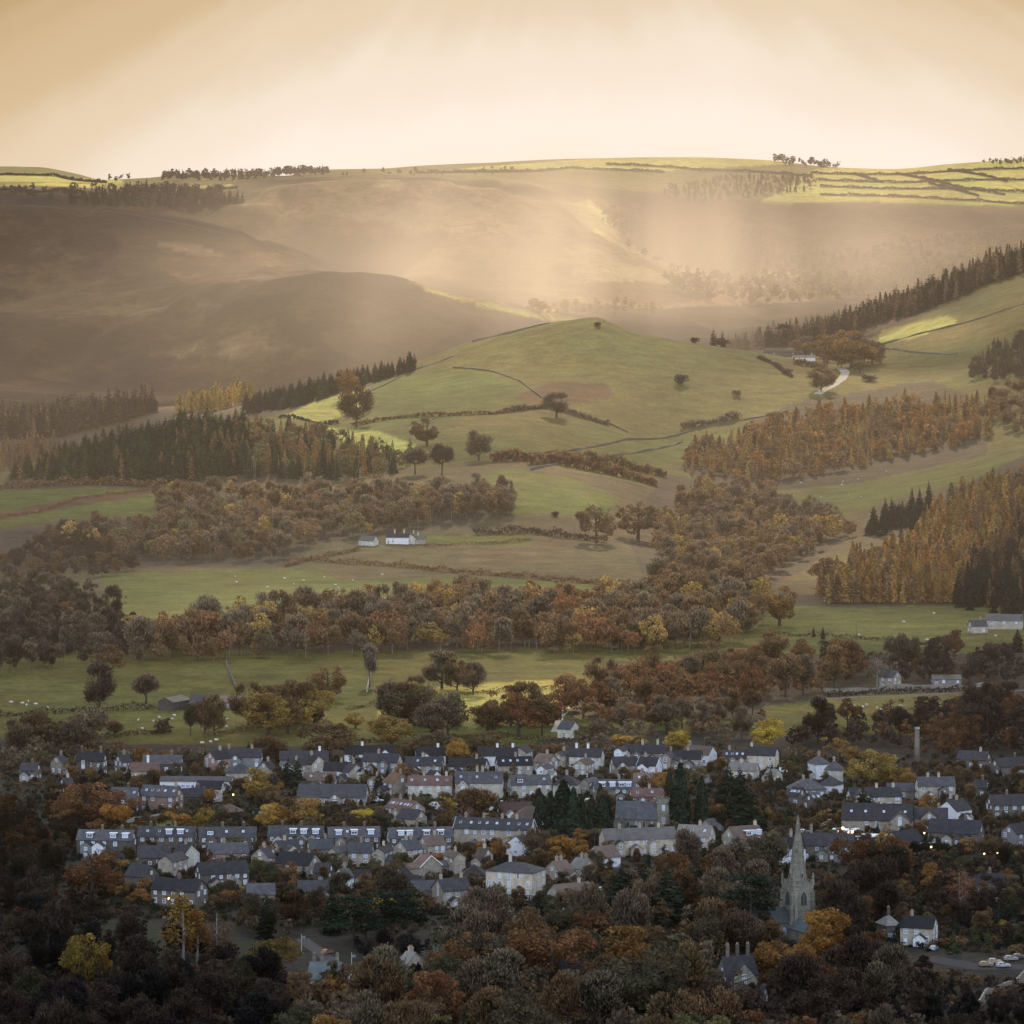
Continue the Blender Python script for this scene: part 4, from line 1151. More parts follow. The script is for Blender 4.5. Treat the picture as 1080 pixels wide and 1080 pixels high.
N['cornerclump'] = wood("along the sunlit field's right end", [(508, 780), (520, 768), (560, 762), (590, 768), (590, 785), (540, 786)], 22, 9, (13, 20), [('broad', 'rust', 2), ('bare', 'brown', 3), ('broad', 'brown', 2)], 1850, wide=1.2)
N['leftclump'] = wood("along the left field above the first houses", [(10, 792), (60, 782), (110, 786), (100, 798), (20, 802)], 24, 9, (11, 17), [('bare', 'brown', 3), ('bare', 'grey brown', 2), ('broad', 'brown', 1)], 1750, wide=1.2, dark=.8)
N['rowback'] = wood("behind the rooftops of the top row", [(370, 800), (420, 790), (600, 790), (600, 798), (420, 800)], 26, 7, (7, 11), [('bare', 'grey brown', 3), ('bare', 'brown', 3), ('broad', 'olive', 1)], 1700, wide=1.2)
N['crestfarm'] = wood("behind the crest farm and the pale track", [(836, 374), (880, 366), (935, 370), (938, 386), (905, 394), (870, 384)], 15, 7, (13, 24), [('broad', 'brown', 3), ('broad', 'copper', 1), ('broad', 'dark brown', 1.5)], 4000, wide=1.2)
# woods carrying on beyond both edges of the view
SIDE = [('bare', 'brown', 2), ('bare', 'dark brown', 2), ('broad', 'brown', 2), ('broad', 'dark brown', 2), ('broad', 'rust', .6)]
for lab, poly in (("dark woods continuing beyond the village's left end", [(-230, 800), (-30, 805), (-30, 1150), (-260, 1150)]), ("dark woods continuing beyond the right hand gardens", [(1110, 745), (1260, 740), (1290, 1150), (1110, 1150)])):
    mass("side_wood", lab, poly, 26, 13, (9, 17), SIDE, 800, dark=.8, src=DENSEV)
for lab, poly in (("brown wood carrying on past the left fields", [(-200, 600), (-45, 590), (-45, 712), (-200, 715)]), ("larch and brown wood carrying on past the right hillside", [(1110, 480), (1240, 440), (1260, 640), (1115, 650)])):
    mass("side_wood", lab, poly, 16, 9, (12, 20), SIDE + [('larch', 'copper', 2)], 2000, src=DENSEV)
N['brambles'] = mass("brambles", "dark brambles and saplings under the foreground trees", [(-30, 1015), (300, 1020), (330, 1060), (440, 1040), (480, 990), (640, 985), (760, 1000), (850, 1010), (930, 1000), (985, 1030), (1100, 1040), (1100, 1130), (-30, 1130)], 15, 8, (2.5, 5), [('bush', 'brown', 2), ('bush', 'dark brown', 3), ('bush', 'grey brown', 1)], 900, dark=.6, cat="undergrowth")
N['hollow'] = wood("round the black hollow below the pines", [(375, 1000), (460, 1000), (455, 1030), (420, 1040), (390, 1034)], 26, 12, (6, 10), [('bare', 'dark', 2), ('broad', 'dark', 2), ('bare', 'dark brown', 1)], 1000, dark=.7, fill=.5)
print("TREES", sum(N.values()), N)

# ================================================================== buildings
def stone(name, a, b, c):
    """coursed gritstone: mottled blocks with darker joints"""
    m, nt = new_mat(name)
    tcn = nd(nt, 'ShaderNodeTexCoord'); g = nd(nt, 'ShaderNodeNewGeometry')
    br = nd(nt, 'ShaderNodeTexBrick', inp={'Scale': 1.0, 'Mortar Size': 0.03, 'Brick Width': 0.75, 'Row Height': 0.32, 'Color1': a + (1,), 'Color2': b + (1,), 'Mortar': c + (1,)})
    br.offset = 0.5
    sp = nd(nt, 'ShaderNodeSeparateXYZ'); nt.links.new(tcn.outputs['Object'], sp.inputs[0])
    cb = nd(nt, 'ShaderNodeCombineXYZ')
    nt.links.new(math_(nt, 'ADD', sp.outputs[0], math_(nt, 'MULTIPLY', sp.outputs[1], 0.93)), cb.inputs[0]); nt.links.new(sp.outputs[2], cb.inputs[1])
    nt.links.new(cb.outputs[0], br.inputs['Vector'])
    f = noise(nt, tcn.outputs['Object'], 0.5, 5, 0.7)
    c1 = mixc(nt, 1.0, br.outputs['Color'], maprange(nt, f, 0.25, 0.75, 0.6, 1.35), 'MULTIPLY')
    st = noise(nt, tcn.outputs['Object'], 1.6, 3, 0.6)
    c1 = mixc(nt, maprange(nt, st, 0.55, 0.75, 0, 0.6), c1, c)
    oi = nd(nt, 'ShaderNodeObjectInfo')
    c1 = mixc(nt, 1.0, c1, maprange(nt, oi.outputs['Random'], 0, 1, 0.72, 1.35), 'MULTIPLY')
    b_ = nd(nt, 'ShaderNodeBsdfPrincipled', inp={'Roughness': 0.9, 'Specular IOR Level': 0.15})
    nt.links.new(c1, b_.inputs['Base Color']); finish(nt, b_.outputs[0])
    return m


def slates(name, a, b, moss=(.09, .09, .05)):
    m, nt = new_mat(name)
    tcn = nd(nt, 'ShaderNodeTexCoord')
    sp = nd(nt, 'ShaderNodeSeparateXYZ'); nt.links.new(tcn.outputs['Object'], sp.inputs[0])
    cb = nd(nt, 'ShaderNodeCombineXYZ'); nt.links.new(sp.outputs[0], cb.inputs[0]); nt.links.new(math_(nt, 'MULTIPLY', sp.outputs[2], 1.5), cb.inputs[1])
    br = nd(nt, 'ShaderNodeTexBrick', inp={'Scale': 1.0, 'Mortar Size': 0.03, 'Brick Width': 0.5, 'Row Height': 0.4, 'Color1': a + (1,), 'Color2': b + (1,), 'Mortar': tuple(x * .6 for x in a) + (1,)})
    nt.links.new(cb.outputs[0], br.inputs['Vector'])
    f = noise(nt, tcn.outputs['Object'], 0.45, 5, 0.7)
    c = mixc(nt, 1.0, br.outputs['Color'], maprange(nt, f, 0.25, 0.75, 0.65, 1.35), 'MULTIPLY')
    c = mixc(nt, maprange(nt, noise(nt, tcn.outputs['Object'], 0.9, 4, .7), 0.52, 0.72, 0, 0.55), c, moss)
    oi = nd(nt, 'ShaderNodeObjectInfo')
    c = mixc(nt, 1.0, c, maprange(nt, oi.outputs['Random'], 0, 1, 0.55, 1.5), 'MULTIPLY')
    b_ = nd(nt, 'ShaderNodeBsdfPrincipled', inp={'Roughness': 0.75, 'Specular IOR Level': 0.25})
    nt.links.new(c, b_.inputs['Base Color']); finish(nt, b_.outputs[0])
    return m


WALL = {'stone': stone("gritstone", (.29, .245, .185), (.38, .33, .255), (.13, .11, .09)),
        'tan': stone("tan_stone", (.42, .36, .27), (.50, .43, .32), (.19, .16, .12)),
        'dark': stone("dark_stone", (.115, .095, .078), (.15, .125, .10), (.07, .06, .05)),  # darker variant of the wall stone
        'pale': stone("pale_stone", (.42, .38, .30), (.48, .43, .34), (.20, .18, .15)),
        'green': stone("weathered_stone", (.185, .172, .13), (.25, .235, .18), (.06, .06, .048)),
        'pink': stone("red_stone", (.27, .17, .13), (.32, .21, .16), (.13, .09, .07)),
        'white': surf("white_render", (.74, .74, .72), (.60, .60, .58), 0.8, 0.9, 0.1),
        'cream': surf("cream_render", (.52, .47, .38), (.42, .38, .30), 0.8, 0.9, 0.1),
        'dim': surf("grey_render", (.22, .21, .20), (.16, .15, .145), 0.8, 0.9, 0.1)}
ROOF = {'slate': slates("blue_slate", (.050, .048, .052), (.074, .070, .072)), 'dark': slates("dark_tile", (.028, .025, .027), (.044, .039, .040), (.06, .055, .04)),
        'brown': slates("brown_tile", (.10, .068, .052), (.13, .09, .068)), 'red': slates("red_tile", (.115, .066, .052), (.145, .082, .062)),
        'grey': slates("stone_slate", (.145, .132, .115), (.185, .17, .145), (.12, .115, .075)), 'orange': slates("orange_tile", (.24, .125, .075), (.29, .155, .09)),
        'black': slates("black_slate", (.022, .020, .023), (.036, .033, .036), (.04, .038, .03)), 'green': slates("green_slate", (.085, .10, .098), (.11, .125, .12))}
WHITE = surf("white_paint", (.80, .82, .84), (.72, .74, .76), 2.0, 0.6, 0.3)
STONEPOT = surf("clay_pot", (.42, .24, .15), (.30, .17, .11), 3.0, 0.9, 0.1)
PALEPOT = surf("pale_pot", (.60, .56, .50), (.45, .42, .38), 3.0, 0.9, 0.1)
DARKW = surf("dark_timber", (.045, .038, .032), (.065, .055, .045), 2.0, 0.8, 0.2)
m, nt = new_mat("window_glass")
oi = nd(nt, 'ShaderNodeObjectInfo')
cr_ = nd(nt, 'ShaderNodeValToRGB'); cr_.color_ramp.interpolation = 'CONSTANT'
e_ = cr_.color_ramp.elements; e_[0].color = (.05, .058, .07, 1); e_[1].position = .33; e_[1].color = (.26, .32, .40, 1)
x_ = e_.new(.68); x_.color = (.46, .53, .60, 1)  # paler pane colours stand in for reflected sky and net curtains
nt.links.new(oi.outputs['Random'], cr_.inputs[0])
b_ = nd(nt, 'ShaderNodeBsdfPrincipled', inp={'Roughness': 0.08, 'Specular IOR Level': 0.7}); nt.links.new(cr_.outputs[0], b_.inputs['Base Color'])
finish(nt, b_.outputs[0])
GLASS = m
m, nt = new_mat("lit_lamp_glass"); e_ = nd(nt, 'ShaderNodeEmission', inp={'Color': (1.0, .60, .25, 1), 'Strength': 9.0}); finish(nt, e_.outputs[0]); LIT = m


def frame_mesh(name, w, h, t=.13, bars=1, rail=True):
    """window frame in the local xz plane facing -y"""
    mb = MB()
    mb.box(-w / 2, w / 2, -.10, .04, -.02, t); mb.box(-w / 2, w / 2, -.10, .04, h - t, h)
    mb.box(-w / 2, -w / 2 + t, -.097, .04, t, h - t); mb.box(w / 2 - t, w / 2, -.097, .04, t, h - t)
    for i in range(bars):
        x = -w / 2 + w * (i + 1) / (bars + 1)
        mb.box(x - .055, x + .055, -.09, .04, t, h - t)
    if rail:
        mb.box(-w / 2 + t, w / 2 - t, -.085, .04, h * .5 - .045, h * .5 + .045)
    return mb.mesh(name, WHITE)


def pane_mesh(name, w, h):
    mb = MB(); mb.box(-w / 2 + .05, w / 2 - .05, -.04, .02, .05, h - .05)
    return mb.mesh(name, GLASS)


WIN = {}
for key, (w, h, bars, rail) in {'n': (1.3, 1.6, 1, True), 'w': (1.9, 1.4, 2, False), 's': (1.1, 1.2, 1, False), 't': (1.15, 2.0, 1, True), 'd': (2.1, 1.25, 1, False), 'x': (1.2, 2.6, 2, True)}.items():
    WIN[key] = (frame_mesh("window_frame_" + key, w, h, .2 if key == 'd' else .15, bars, rail), pane_mesh("window_pane_" + key, w, h), w, h)
mb = MB(); mb.box(-.5, .5, -.06, .03, 0, 2.05); DOORS = [mb.mesh("door_mesh", x) for x in (DARKW, WHITE, surf("blue_paint", (.05, .09, .14), (.06, .10, .16), 2, .5, .3))]
mb = MB(); mb.box(-.07, .07, -.11, -.055, .95, 1.1); KNOB = mb.mesh("door_handle_mesh", surf("dull_brass", (.3, .22, .1), (.25, .18, .08), 3, .4, .5))


def window(par, key, M):
    f, p, w, h = WIN[key]
    o = mobj("window", f, par); o.matrix_local = M
    mobj("pane", p, o)
    return o


def face(x, y, z, nx, ny):
    """placement of a part against a wall with outward normal (nx, ny) in house space"""
    return Matrix.Translation((x, y, z)) @ Matrix.Rotation(math.atan2(nx, -ny), 4, 'Z')


CHIM = {}


def chimney(par, x, y, z0, z1, mat='stone', pots=2, pot=None, size=(.95, .62)):
    key = (mat, round(z1 - z0, 1), pots, pot, size)
    if key not in CHIM:
        mb = MB(); hh = z1 - z0
        mb.box(-size[0] / 2, size[0] / 2, -size[1] / 2, size[1] / 2, 0, hh - .18)
        mb.box(-size[0] / 2 - .09, size[0] / 2 + .09, -size[1] / 2 - .09, size[1] / 2 + .09, hh - .18, hh)
        a = mb.mesh("chimney_mesh", WALL[mat] if mat in WALL else mat)
        mb = MB()
        mb.cyl(0, 0, 0, .55, .15, .13, 8)
        CHIM[key] = (a, mb.mesh("pot_mesh", PALEPOT if pot == 'pale' else STONEPOT))
    a, b = CHIM[key]
    c = mobj("chimney", a, par); c.location = (x, y, z0)
    for i in range(pots):
        q = mobj("chimney_pot", b, c); q.location = ((i - (pots - 1) / 2) * .42, 0, z1 - z0)
    return c


FOOT = []      # footprints, to keep plants out of houses


def house(x0, x1, yb, label, h=5.0, d=7.5, rot=0.0, roof='slate', wall='stone', pitch=36, hip=False, c=(-.75, .75), dm=(), sk=0, win=None, sto=None,
          name="stone_house", cat="house", group=None, wk='n', barge=False, gw=None, pots=2, doors=(0,), cmat=None, pot=None, porch=False, wing=None, ch=1.5, flat=False, shift=0.0, wstart=.0):
    rot += random.Random(int(x0 * 3 + yb)).uniform(-11, 11) if abs(rot) < 40 and yb > 780 and cat in ('house', 'hut', 'barn') else 0
    p = at((x0 + x1) / 2, yb)
    sc = F / p.y
    ext = (x1 - x0) / sc
    th = R(rot); cs, sn = abs(math.cos(th)), abs(math.sin(th))
    if abs(rot) <= 57:
        W = d; L = max((ext - W * sn) / max(cs, .2), 3.5)
    else:
        L = d; W = max((ext - L * cs) / max(sn, .2), 3.5)
    hy = (L * sn + W * cs) / 2
    r = empty(name, (p.x, p.y + hy + shift, float(ground(p.x, p.y + hy)) - .05), th)
    tag(r, label, cat, group)
    FOOT.append((p.x, p.y + hy, max(L, W) * .5 + 1.0))
    rise = W / 2 * math.tan(R(pitch))
    if flat: rise = .5
    Wm, Rm = WALL[wall], ROOF[roof]
    x, y = L / 2, W / 2
    # walls
    mb = MB()
    if hip or flat:
        mb.box(-x, x, -y, y, -1.2, h)
    else:
        mb.extrude([(-x, -y, -1.2), (-x, y, -1.2), (-x, y, h), (-x, 0, h + rise - .03), (-x, -y, h)], (L, 0, 0))
    mb.build("wall", Wm, r)
    # roof
    o, t = .38, .16
    mb = MB()
    e = h - o * math.tan(R(pitch))
    if flat:
        mb.box(-x - .25, x + .25, -y - .25, y + .25, h + .003, h + .4)
    elif hip:
        k = max(x - y, .15); X, Y = x + o, y + o
        P = [(-X, -Y, e), (X, -Y, e), (X, Y, e), (-X, Y, e), (-k, 0, h + rise), (k, 0, h + rise)]
        up = [(a, b, cz + t) for a, b, cz in P]
        n = len(mb.v); mb.v += P[:4] + up
        for q in ((3, 2, 1, 0), (0, 1, 5, 4), (1, 2, 6, 5), (2, 3, 7, 6), (3, 0, 4, 7), (4, 5, 9, 8), (5, 6, 9), (6, 7, 8, 9), (7, 4, 8)):
            mb.f.append(tuple(n + i for i in q))
    else:
        X = x + .28
        for s in (-1, 1):
            mb.extrude([(-X, s * (y + o), e), (-X, 0, h + rise), (-X, 0, h + rise + t * 1.25), (-X, s * (y + o), e + t * 1.1)], (2 * X, 0, 0))
    rf = mb.build("roof", Rm, r)
    slope = math.tan(R(pitch))
    # ridge chimneys
    for cx in c:
        if hip:
            cxx = cx * max(x - y, .3)
        else:
            cxx = cx * (x - .6)
        chimney(rf, cxx, 0.0, h + rise - .5, h + rise + ch, cmat or (wall if wall in ('stone', 'tan', 'dark', 'pale', 'green') else 'stone'), pots, pot)
    # bargeboards
    if barge and not hip:
        for s in (-1, 1):
            gx = s * (x + .30)
            mb = MB()
            for q in (-1, 1):
                mb.extrude([(gx, q * (y + o + .03), e - .15), (gx, 0, h + rise - .12), (gx, 0, h + rise + t * 1.3), (gx, q * (y + o + .03), e + .22)], (s * .08, 0, 0))
            mb.build("bargeboard", WHITE, r)
    rnd = random.Random(int(x0 * 7 + yb))
    rows = sto if sto is not None else (2 if h > 4.2 else 1)
    if h > 7.2 and sto is None: rows = 3
    stp = h / rows if rows else 0
    # windows on every wall turned towards the valley side
    for nx, ny, half, off, n in ((0, -1, x, y, None), (0, 1, x, y, None), (-1, 0, y, x, None), (1, 0, y, x, None)):
        wy = nx * math.sin(th) + ny * math.cos(th)
        if wy > .12: continue
        fw, fp, ww, wh = WIN[wk]
        long = nx == 0
        if long:
            cols = win if win is not None else max(2, int(L / 3.1))
        else:
            cols = gw if gw is not None else (1 if W < 7 else 2)
        for rr in range(rows):
            zz = rr * stp + (.95 if rows > 1 or h > 2.9 else .8)
            zz = min(zz, h - wh - .12)
            for k in range(cols):
                u = (-half + 2 * half * (k + .5) / cols) if cols > 1 else 0
                if long and wstart and u < -half + wstart * 2 * half: continue
                isdoor = long and rr == 0 and k in doors and rows > 0
                M_ = face(u if long else nx * off, ny * off if long else u, zz, nx, ny)
                if isdoor:
                    M_ = face(u if long else nx * off, ny * off if long else u, 0.0, nx, ny)
                    dd = mobj("door", DOORS[(int(abs(p.x)) + k) % 3], r); dd.matrix_local = M_
                    kk = mobj("handle", KNOB, dd); kk.location = (.36, 0, 0)
                else:
                    if rnd.random() < .24: continue
                window(r, 's' if (wk == 'n' and rnd.random() < .3) else wk, M_)
        if not long and not hip and not flat and rise > 2.4 and (gw is None or gw > 0):
            window(r, 's', face(nx * off, 0, h + .25, nx, ny))
    # dormers and skylights on the visible slopes
    for s in (-1, 1):
        if s * math.cos(th) > .2: continue
        for q in dm:
            u = q * (x - 1.2); v = .45
            yy = s * y * (1 - v + .25); z0 = h + (y - abs(yy)) * slope - .1; z1 = h + rise * .93
            mb = MB(); yb_ = s * max(y * .10, .2)
            mb.box(u - 1.15, u + 1.15, min(yy, yb_), max(yy, yb_), z0, z0 + 1.65)
            dmr = mb.build("dormer", Rm, r)
            mb = MB(); mb.box(u - 1.35, u + 1.35, min(yy - s * -.15, yb_), max(yy - s * -.15, yb_), z0 + 1.653, z0 + 1.85)
            mb.build("dormer_roof", WHITE if len(dm) > 1 else Rm, dmr)
            window(dmr, 'd', face(u, yy + s * .02, z0 + .22, 0, s))
        for k in range(sk):
            u = -x + L * (k + .5 + .18 * math.sin(k * 5 + L)) / sk; v = .5
            yy = s * y * v; zz = h + (y - abs(yy)) * slope + .2
            if any(abs(u - q * (x - 1.2)) < 2 for q in dm): continue
            mb = MB(); mb.box(-.42, .42, -.55, .55, -.02, .09)
            g_ = mb.build("skylight", WHITE, rf); g_.matrix_local = Matrix.Translation((u, yy, zz)) @ Matrix.Rotation(-s * R(pitch), 4, 'X')
            mb = MB(); mb.box(-.34, .34, -.47, .47, .06, .13); mb.build("pane", GLASS, g_)
    if not wing and not hip and not flat and cat in ('house', 'terrace', 'cottages') and p.y < 1950 and rnd.random() < .62 and math.cos(th) > .3:
        # lean-to or gabled back extensions of the everyday kind
        for q in ([-.6] if L < 9 else [-.62, .45] if L < 17 else [-.75, -.2, .35, .8]):
            if rnd.random() < .3: continue
            uu = q * (x - 2.2); ww = rnd.uniform(3.0, 4.6); pj = rnd.uniform(2.2, 4.2); hh = min(h - .4, rnd.choice([2.5, 2.7, 4.4])); rs = ww / 2 * .72
            mb = MB()
            mb.extrude([(uu - ww / 2, -y - pj, -1.2), (uu + ww / 2, -y - pj, -1.2), (uu + ww / 2, -y - pj, hh), (uu, -y - pj, hh + rs), (uu - ww / 2, -y - pj, hh)], (0, pj + .5, 0))
            ex = mb.build("extension", Wm if rnd.random() < .7 else WALL[rnd.choice(['pale', 'dim', 'stone', 'white'])], r)
            mb = MB()
            for s in (-1, 1):
                mb.extrude([(uu + s * (ww / 2 + .25), -y - pj - .2, hh - .18), (uu, -y - pj - .2, hh + rs + .02), (uu, -y - pj - .2, hh + rs + .2), (uu + s * (ww / 2 + .25), -y - pj - .2, hh)], (0, pj + .2 + (1.6 if hh > 4 else .3), 0))
            mb.build("extension_roof", Rm if rnd.random() < .6 else ROOF[rnd.choice(['slate', 'dark', 'brown', 'grey'])], ex)
            window(ex, 's', face(uu - .1, -y - pj, .9, 0, -1))
            if hh > 4: window(ex, 's', face(uu, -y - pj, 3.0, 0, -1))
    if wing:
        # gabled wing thrown forward: (offset along the front, width, projection, height)
        u, ww, pj, hh = wing
        rs = ww / 2 * math.tan(R(pitch + 4)); uu = u * (x - ww / 2)
        mb = MB()
        mb.extrude([(uu - ww / 2, -y - pj, -1.2), (uu + ww / 2, -y - pj, -1.2), (uu + ww / 2, -y - pj, hh), (uu, -y - pj, hh + rs), (uu - ww / 2, -y - pj, hh)], (0, pj + y * .8, 0))
        wg = mb.build("gabled_wing", Wm, r)
        mb = MB()
        for s in (-1, 1):
            mb.extrude([(uu + s * (ww / 2 + .3), -y - pj - .25, hh - .25), (uu, -y - pj - .25, hh + rs + .02), (uu, -y - pj - .25, hh + rs + .2), (uu + s * (ww / 2 + .3), -y - pj - .25, hh - .05)], (0, pj + y * .9, 0))
        mb.build("wing_roof", Rm, wg)
        for rr in range(2 if hh > 4 else 1):
            window(wg, wk, face(uu, -y - pj, .95 + rr * hh / 2, 0, -1))
        window(wg, 's', face(uu, -y - pj, hh + .1, 0, -1))
    return r

# ================================================================== the village
H = house
TER = "terraced houses with white dormers"
# terrace blocks with box dormers, left to right
H(80, 142, 905, "leftmost dark stone terrace block with three white box dormers", h=6.2, d=8, roof='slate', wall='dark', dm=(-.62, .35, .85), c=(-.15, .62), win=5, group=TER, sk=1, doors=(1, 3))
H(145, 206, 898, "stone terrace block behind the black-roofed house, two dormers and small rooflights", h=5.4, d=8, roof='slate', wall='dark', dm=(.1, .55), c=(-.6, .3), win=6, group=TER, sk=4, doors=(2,))
H(209, 270, 899, "stone terrace block with one wide white dormer, right of the orange hedge tree", h=5.4, d=8, roof='slate', wall='dark', dm=(-.7,), c=(-.2, .6), win=6, group=TER, sk=3, doors=(2, 4))
H(282, 342, 898, "stone terrace block with three white dormers below the large ochre tree", h=5.4, d=8, roof='slate', wall='dark', dm=(-.1, .35, .85), c=(-.55, .2), win=6, group=TER, sk=1, doors=(1,))
H(344, 401, 899, "stone terrace block with tall narrow white dormers below the yellow bush", h=5.4, d=8, roof='slate', wall='dark', dm=(-.7, .0, .75), c=(-.4, .45), win=6, group=TER, sk=1, doors=(2,))
H(407, 478, 900, "stone terrace block with dark roof and mixed dormers beside the skylit long terrace", h=5.4, d=8, roof='slate', wall='dark', dm=(-.7, -.4, .2, .7), c=(-.1, .5), win=7, group=TER, doors=(3,))
H(478, 566, 893, "long stone terrace with a row of rooflights and a white-edged gable end", h=5.8, d=9, rot=-14, roof='slate', wall='stone', sk=8, c=(-.8, -.3, .2, .6), win=9, barge=True, gw=3, cat="terrace", name="long_terrace", doors=(2, 5))
# far row below the fields, left
H(52, 72, 818, "small stone house with pale left gable at the far left of the top row", rot=48, d=7, roof='dark', c=(.6,))
H(80, 111, 820, "tall dark stone house with twin chimneys behind the russet beech", h=6.5, d=8, roof='black', wall='dark', c=(-.8, .8), ch=2.2, wing=(-.8, 5, 1.5, 5.5))
H(119, 139, 817, "dark-roofed house with a pale wall at the field edge", h=5, rot=38, d=7, roof='black', wall='stone', c=(.2,))
H(134, 168, 822, "low red-roofed bungalow with a tall white chimney", h=3.2, d=8, rot=20, roof='red', wall='stone', c=(.3,), cmat='white', ch=2.8, pots=1)
H(150, 192, 816, "dark slate house half hidden behind the school's left end", h=4, d=8, roof='slate', wall='dark', c=(.5,), rot=-14)
H(168, 245, 834, "long low school block with pale blue window band", h=3.6, d=9, rot=-3, roof='slate', wall='white', pitch=16, c=(), win=14, wk='w', sto=1, cat="school", name="school", doors=(6,), gw=0)
H(238, 268, 826, "hip-roofed school hall at the end of the window band", h=4.2, d=10, roof='slate', wall='stone', hip=True, pitch=30, c=(), cat="school hall", name="school_hall", win=4)
H(146, 192, 856, "stone villa with gable end and rooflights above the bright lawn", h=5.6, d=9, rot=-26, roof='slate', wall='pink', sk=5, c=(.9,), win=4, gw=2)
H(115, 146, 858, "dark stone house with rooflights beside the russet tree", h=5.8, d=9, rot=-12, roof='slate', wall='dark', sk=3, c=(.3,))
H(190, 218, 850, "small dark-roofed cottages tucked between villa and cream house", h=3.6, d=7, roof='black', wall='dark', c=(.4,))
H(206, 236, 846, "cream two-storey cottage with small square windows", h=5.0, d=7, rot=-6, roof='dark', wall='cream', wk='s', win=3, c=())
H(214, 242, 813, "dark-roofed house with a pink gable at the top row", h=4.6, rot=40, d=8, roof='black', wall='pink', c=(.5,))
H(228, 276, 811, "long black-roofed semi with two pink chimneys in the top row", h=4.8, d=8, roof='black', wall='dim', c=(-.5, .6), cmat='pink', wing=(-.2, 5, 1.5, 3.8))
H(294, 346, 812, "long low dark roof at the field edge with a pale chimney", h=4.2, d=8, roof='black', wall='dim', c=(.7,), cmat='white', pots=1, ch=1.8)
H(299, 322, 822, "gabled house with pale wall behind the dark conifers", h=5, rot=62, d=9, roof='dark', wall='pale', c=(.3,))
H(318, 343, 818, "dark-roofed house with cream right gable", h=4.6, rot=-35, d=8, roof='dark', wall='tan', c=(-.6,))
H(341, 382, 827, "dark-tiled house with a cream front and central chimney", h=5.2, d=8, rot=-8, roof='dark', wall='cream', c=(-.1,), win=4)
H(320, 354, 830, "low brown-roofed hut with two rooflights", h=2.6, d=7, rot=6, roof='brown', wall='pink', c=(), sk=2, win=3, sto=1, cat="hut", name="village_hut")
H(313, 388, 850, "broad low community hall with slate roof and small gabled porch", h=3.2, d=14, rot=-4, roof='slate', wall='pale', pitch=30, c=(), win=8, sto=1, wing=(.15, 5, 2.0, 2.8), cat="hall", name="community_hall", wk='w')
# far row, middle
H(362, 416, 805, "long black-roofed house with a small white gable", h=3.8, d=8, roof='black', wall='white', c=(-.3,), cmat='white', pots=1, wing=(.85, 5.5, 1.5, 3.2))
H(381, 424, 816, "dark-roofed stone house with a chimney at mid ridge and grey right gable", h=4.6, rot=-18, d=8, roof='black', wall='stone', c=(-.2,))
H(360, 384, 828, "stone gabled house beside the dark conifer at the hall's far end", h=5, rot=-48, d=8, roof='dark', wall='stone', c=(.2,))
H(437, 470, 808, "white gabled house with dark roof and white chimney left of the golden tree", h=4.2, rot=14, d=8, roof='black', wall='white', c=(.6,), cmat='white', pots=1)
H(427, 468, 819, "wide black-roofed house with pale right gable below the white gabled house", h=4.4, rot=-12, d=8, roof='black', wall='stone', c=(-.1,), sk=2)
H(503, 546, 808, "white-walled house with long black roof right of the golden tree", h=4.2, rot=6, d=8, roof='black', wall='white', c=(.0, .85), cmat='white', pots=1)
H(472, 516, 821, "dark-roofed house with pale chimney below the golden tree", h=4.4, d=8, rot=-6, roof='black', wall='stone', c=(.5,))
H(522, 562, 819, "black-roofed house with a row of rooflights in the second row", h=4.4, d=8, rot=4, roof='black', wall='stone', c=(.1,), sk=4)
H(403, 434, 841, "stone house with an orange-tiled gable roof", h=5.4, rot=-52, d=9, roof='orange', wall='stone', c=(.8,), gw=2)
H(430, 477, 842, "red-roofed pair of stone houses with small rooflights", h=5.2, d=8, roof='red', wall='pale', c=(-.3, .8), sk=4, win=5)
H(480, 531, 844, "large square stone house under a wide grey slate roof", h=6.6, d=10, roof='slate', wall='pale', c=(-.1, .15), sk=3, win=4, wing=(-.9, 4.5, 1.2, 5.8), ch=2.0)
H(535, 582, 842, "slate-roofed stone house with one white dormer", h=5.2, d=8.5, roof='slate', wall='pale', dm=(-.65,), c=(.0, .8), sk=2, win=5)
H(405, 448, 869, "terrace with long red-brown roof running down to the car park", h=5.0, d=8, rot=-46, roof='red', wall='stone', c=(-.4, .5), sk=7, win=7, cat="terrace", name="brown_terrace")
H(418, 450, 872, "low dark-roofed workshop in front of the red-brown terrace", h=2.8, rot=-30, d=8, roof='dark', wall='stone', c=(), win=2, cat="workshop", name="workshop")
H(524, 562, 866, "white bungalow with dark red roof beside the car park", h=3.0, d=9, rot=10, roof='red', wall='white', c=(), win=4)
H(540, 578, 874, "brown hip-roofed hall left of the cypresses", h=3.6, d=11, roof='brown', wall='pale', hip=True, c=(), win=4, sto=1, cat="hall", name="hip_roofed_hall")
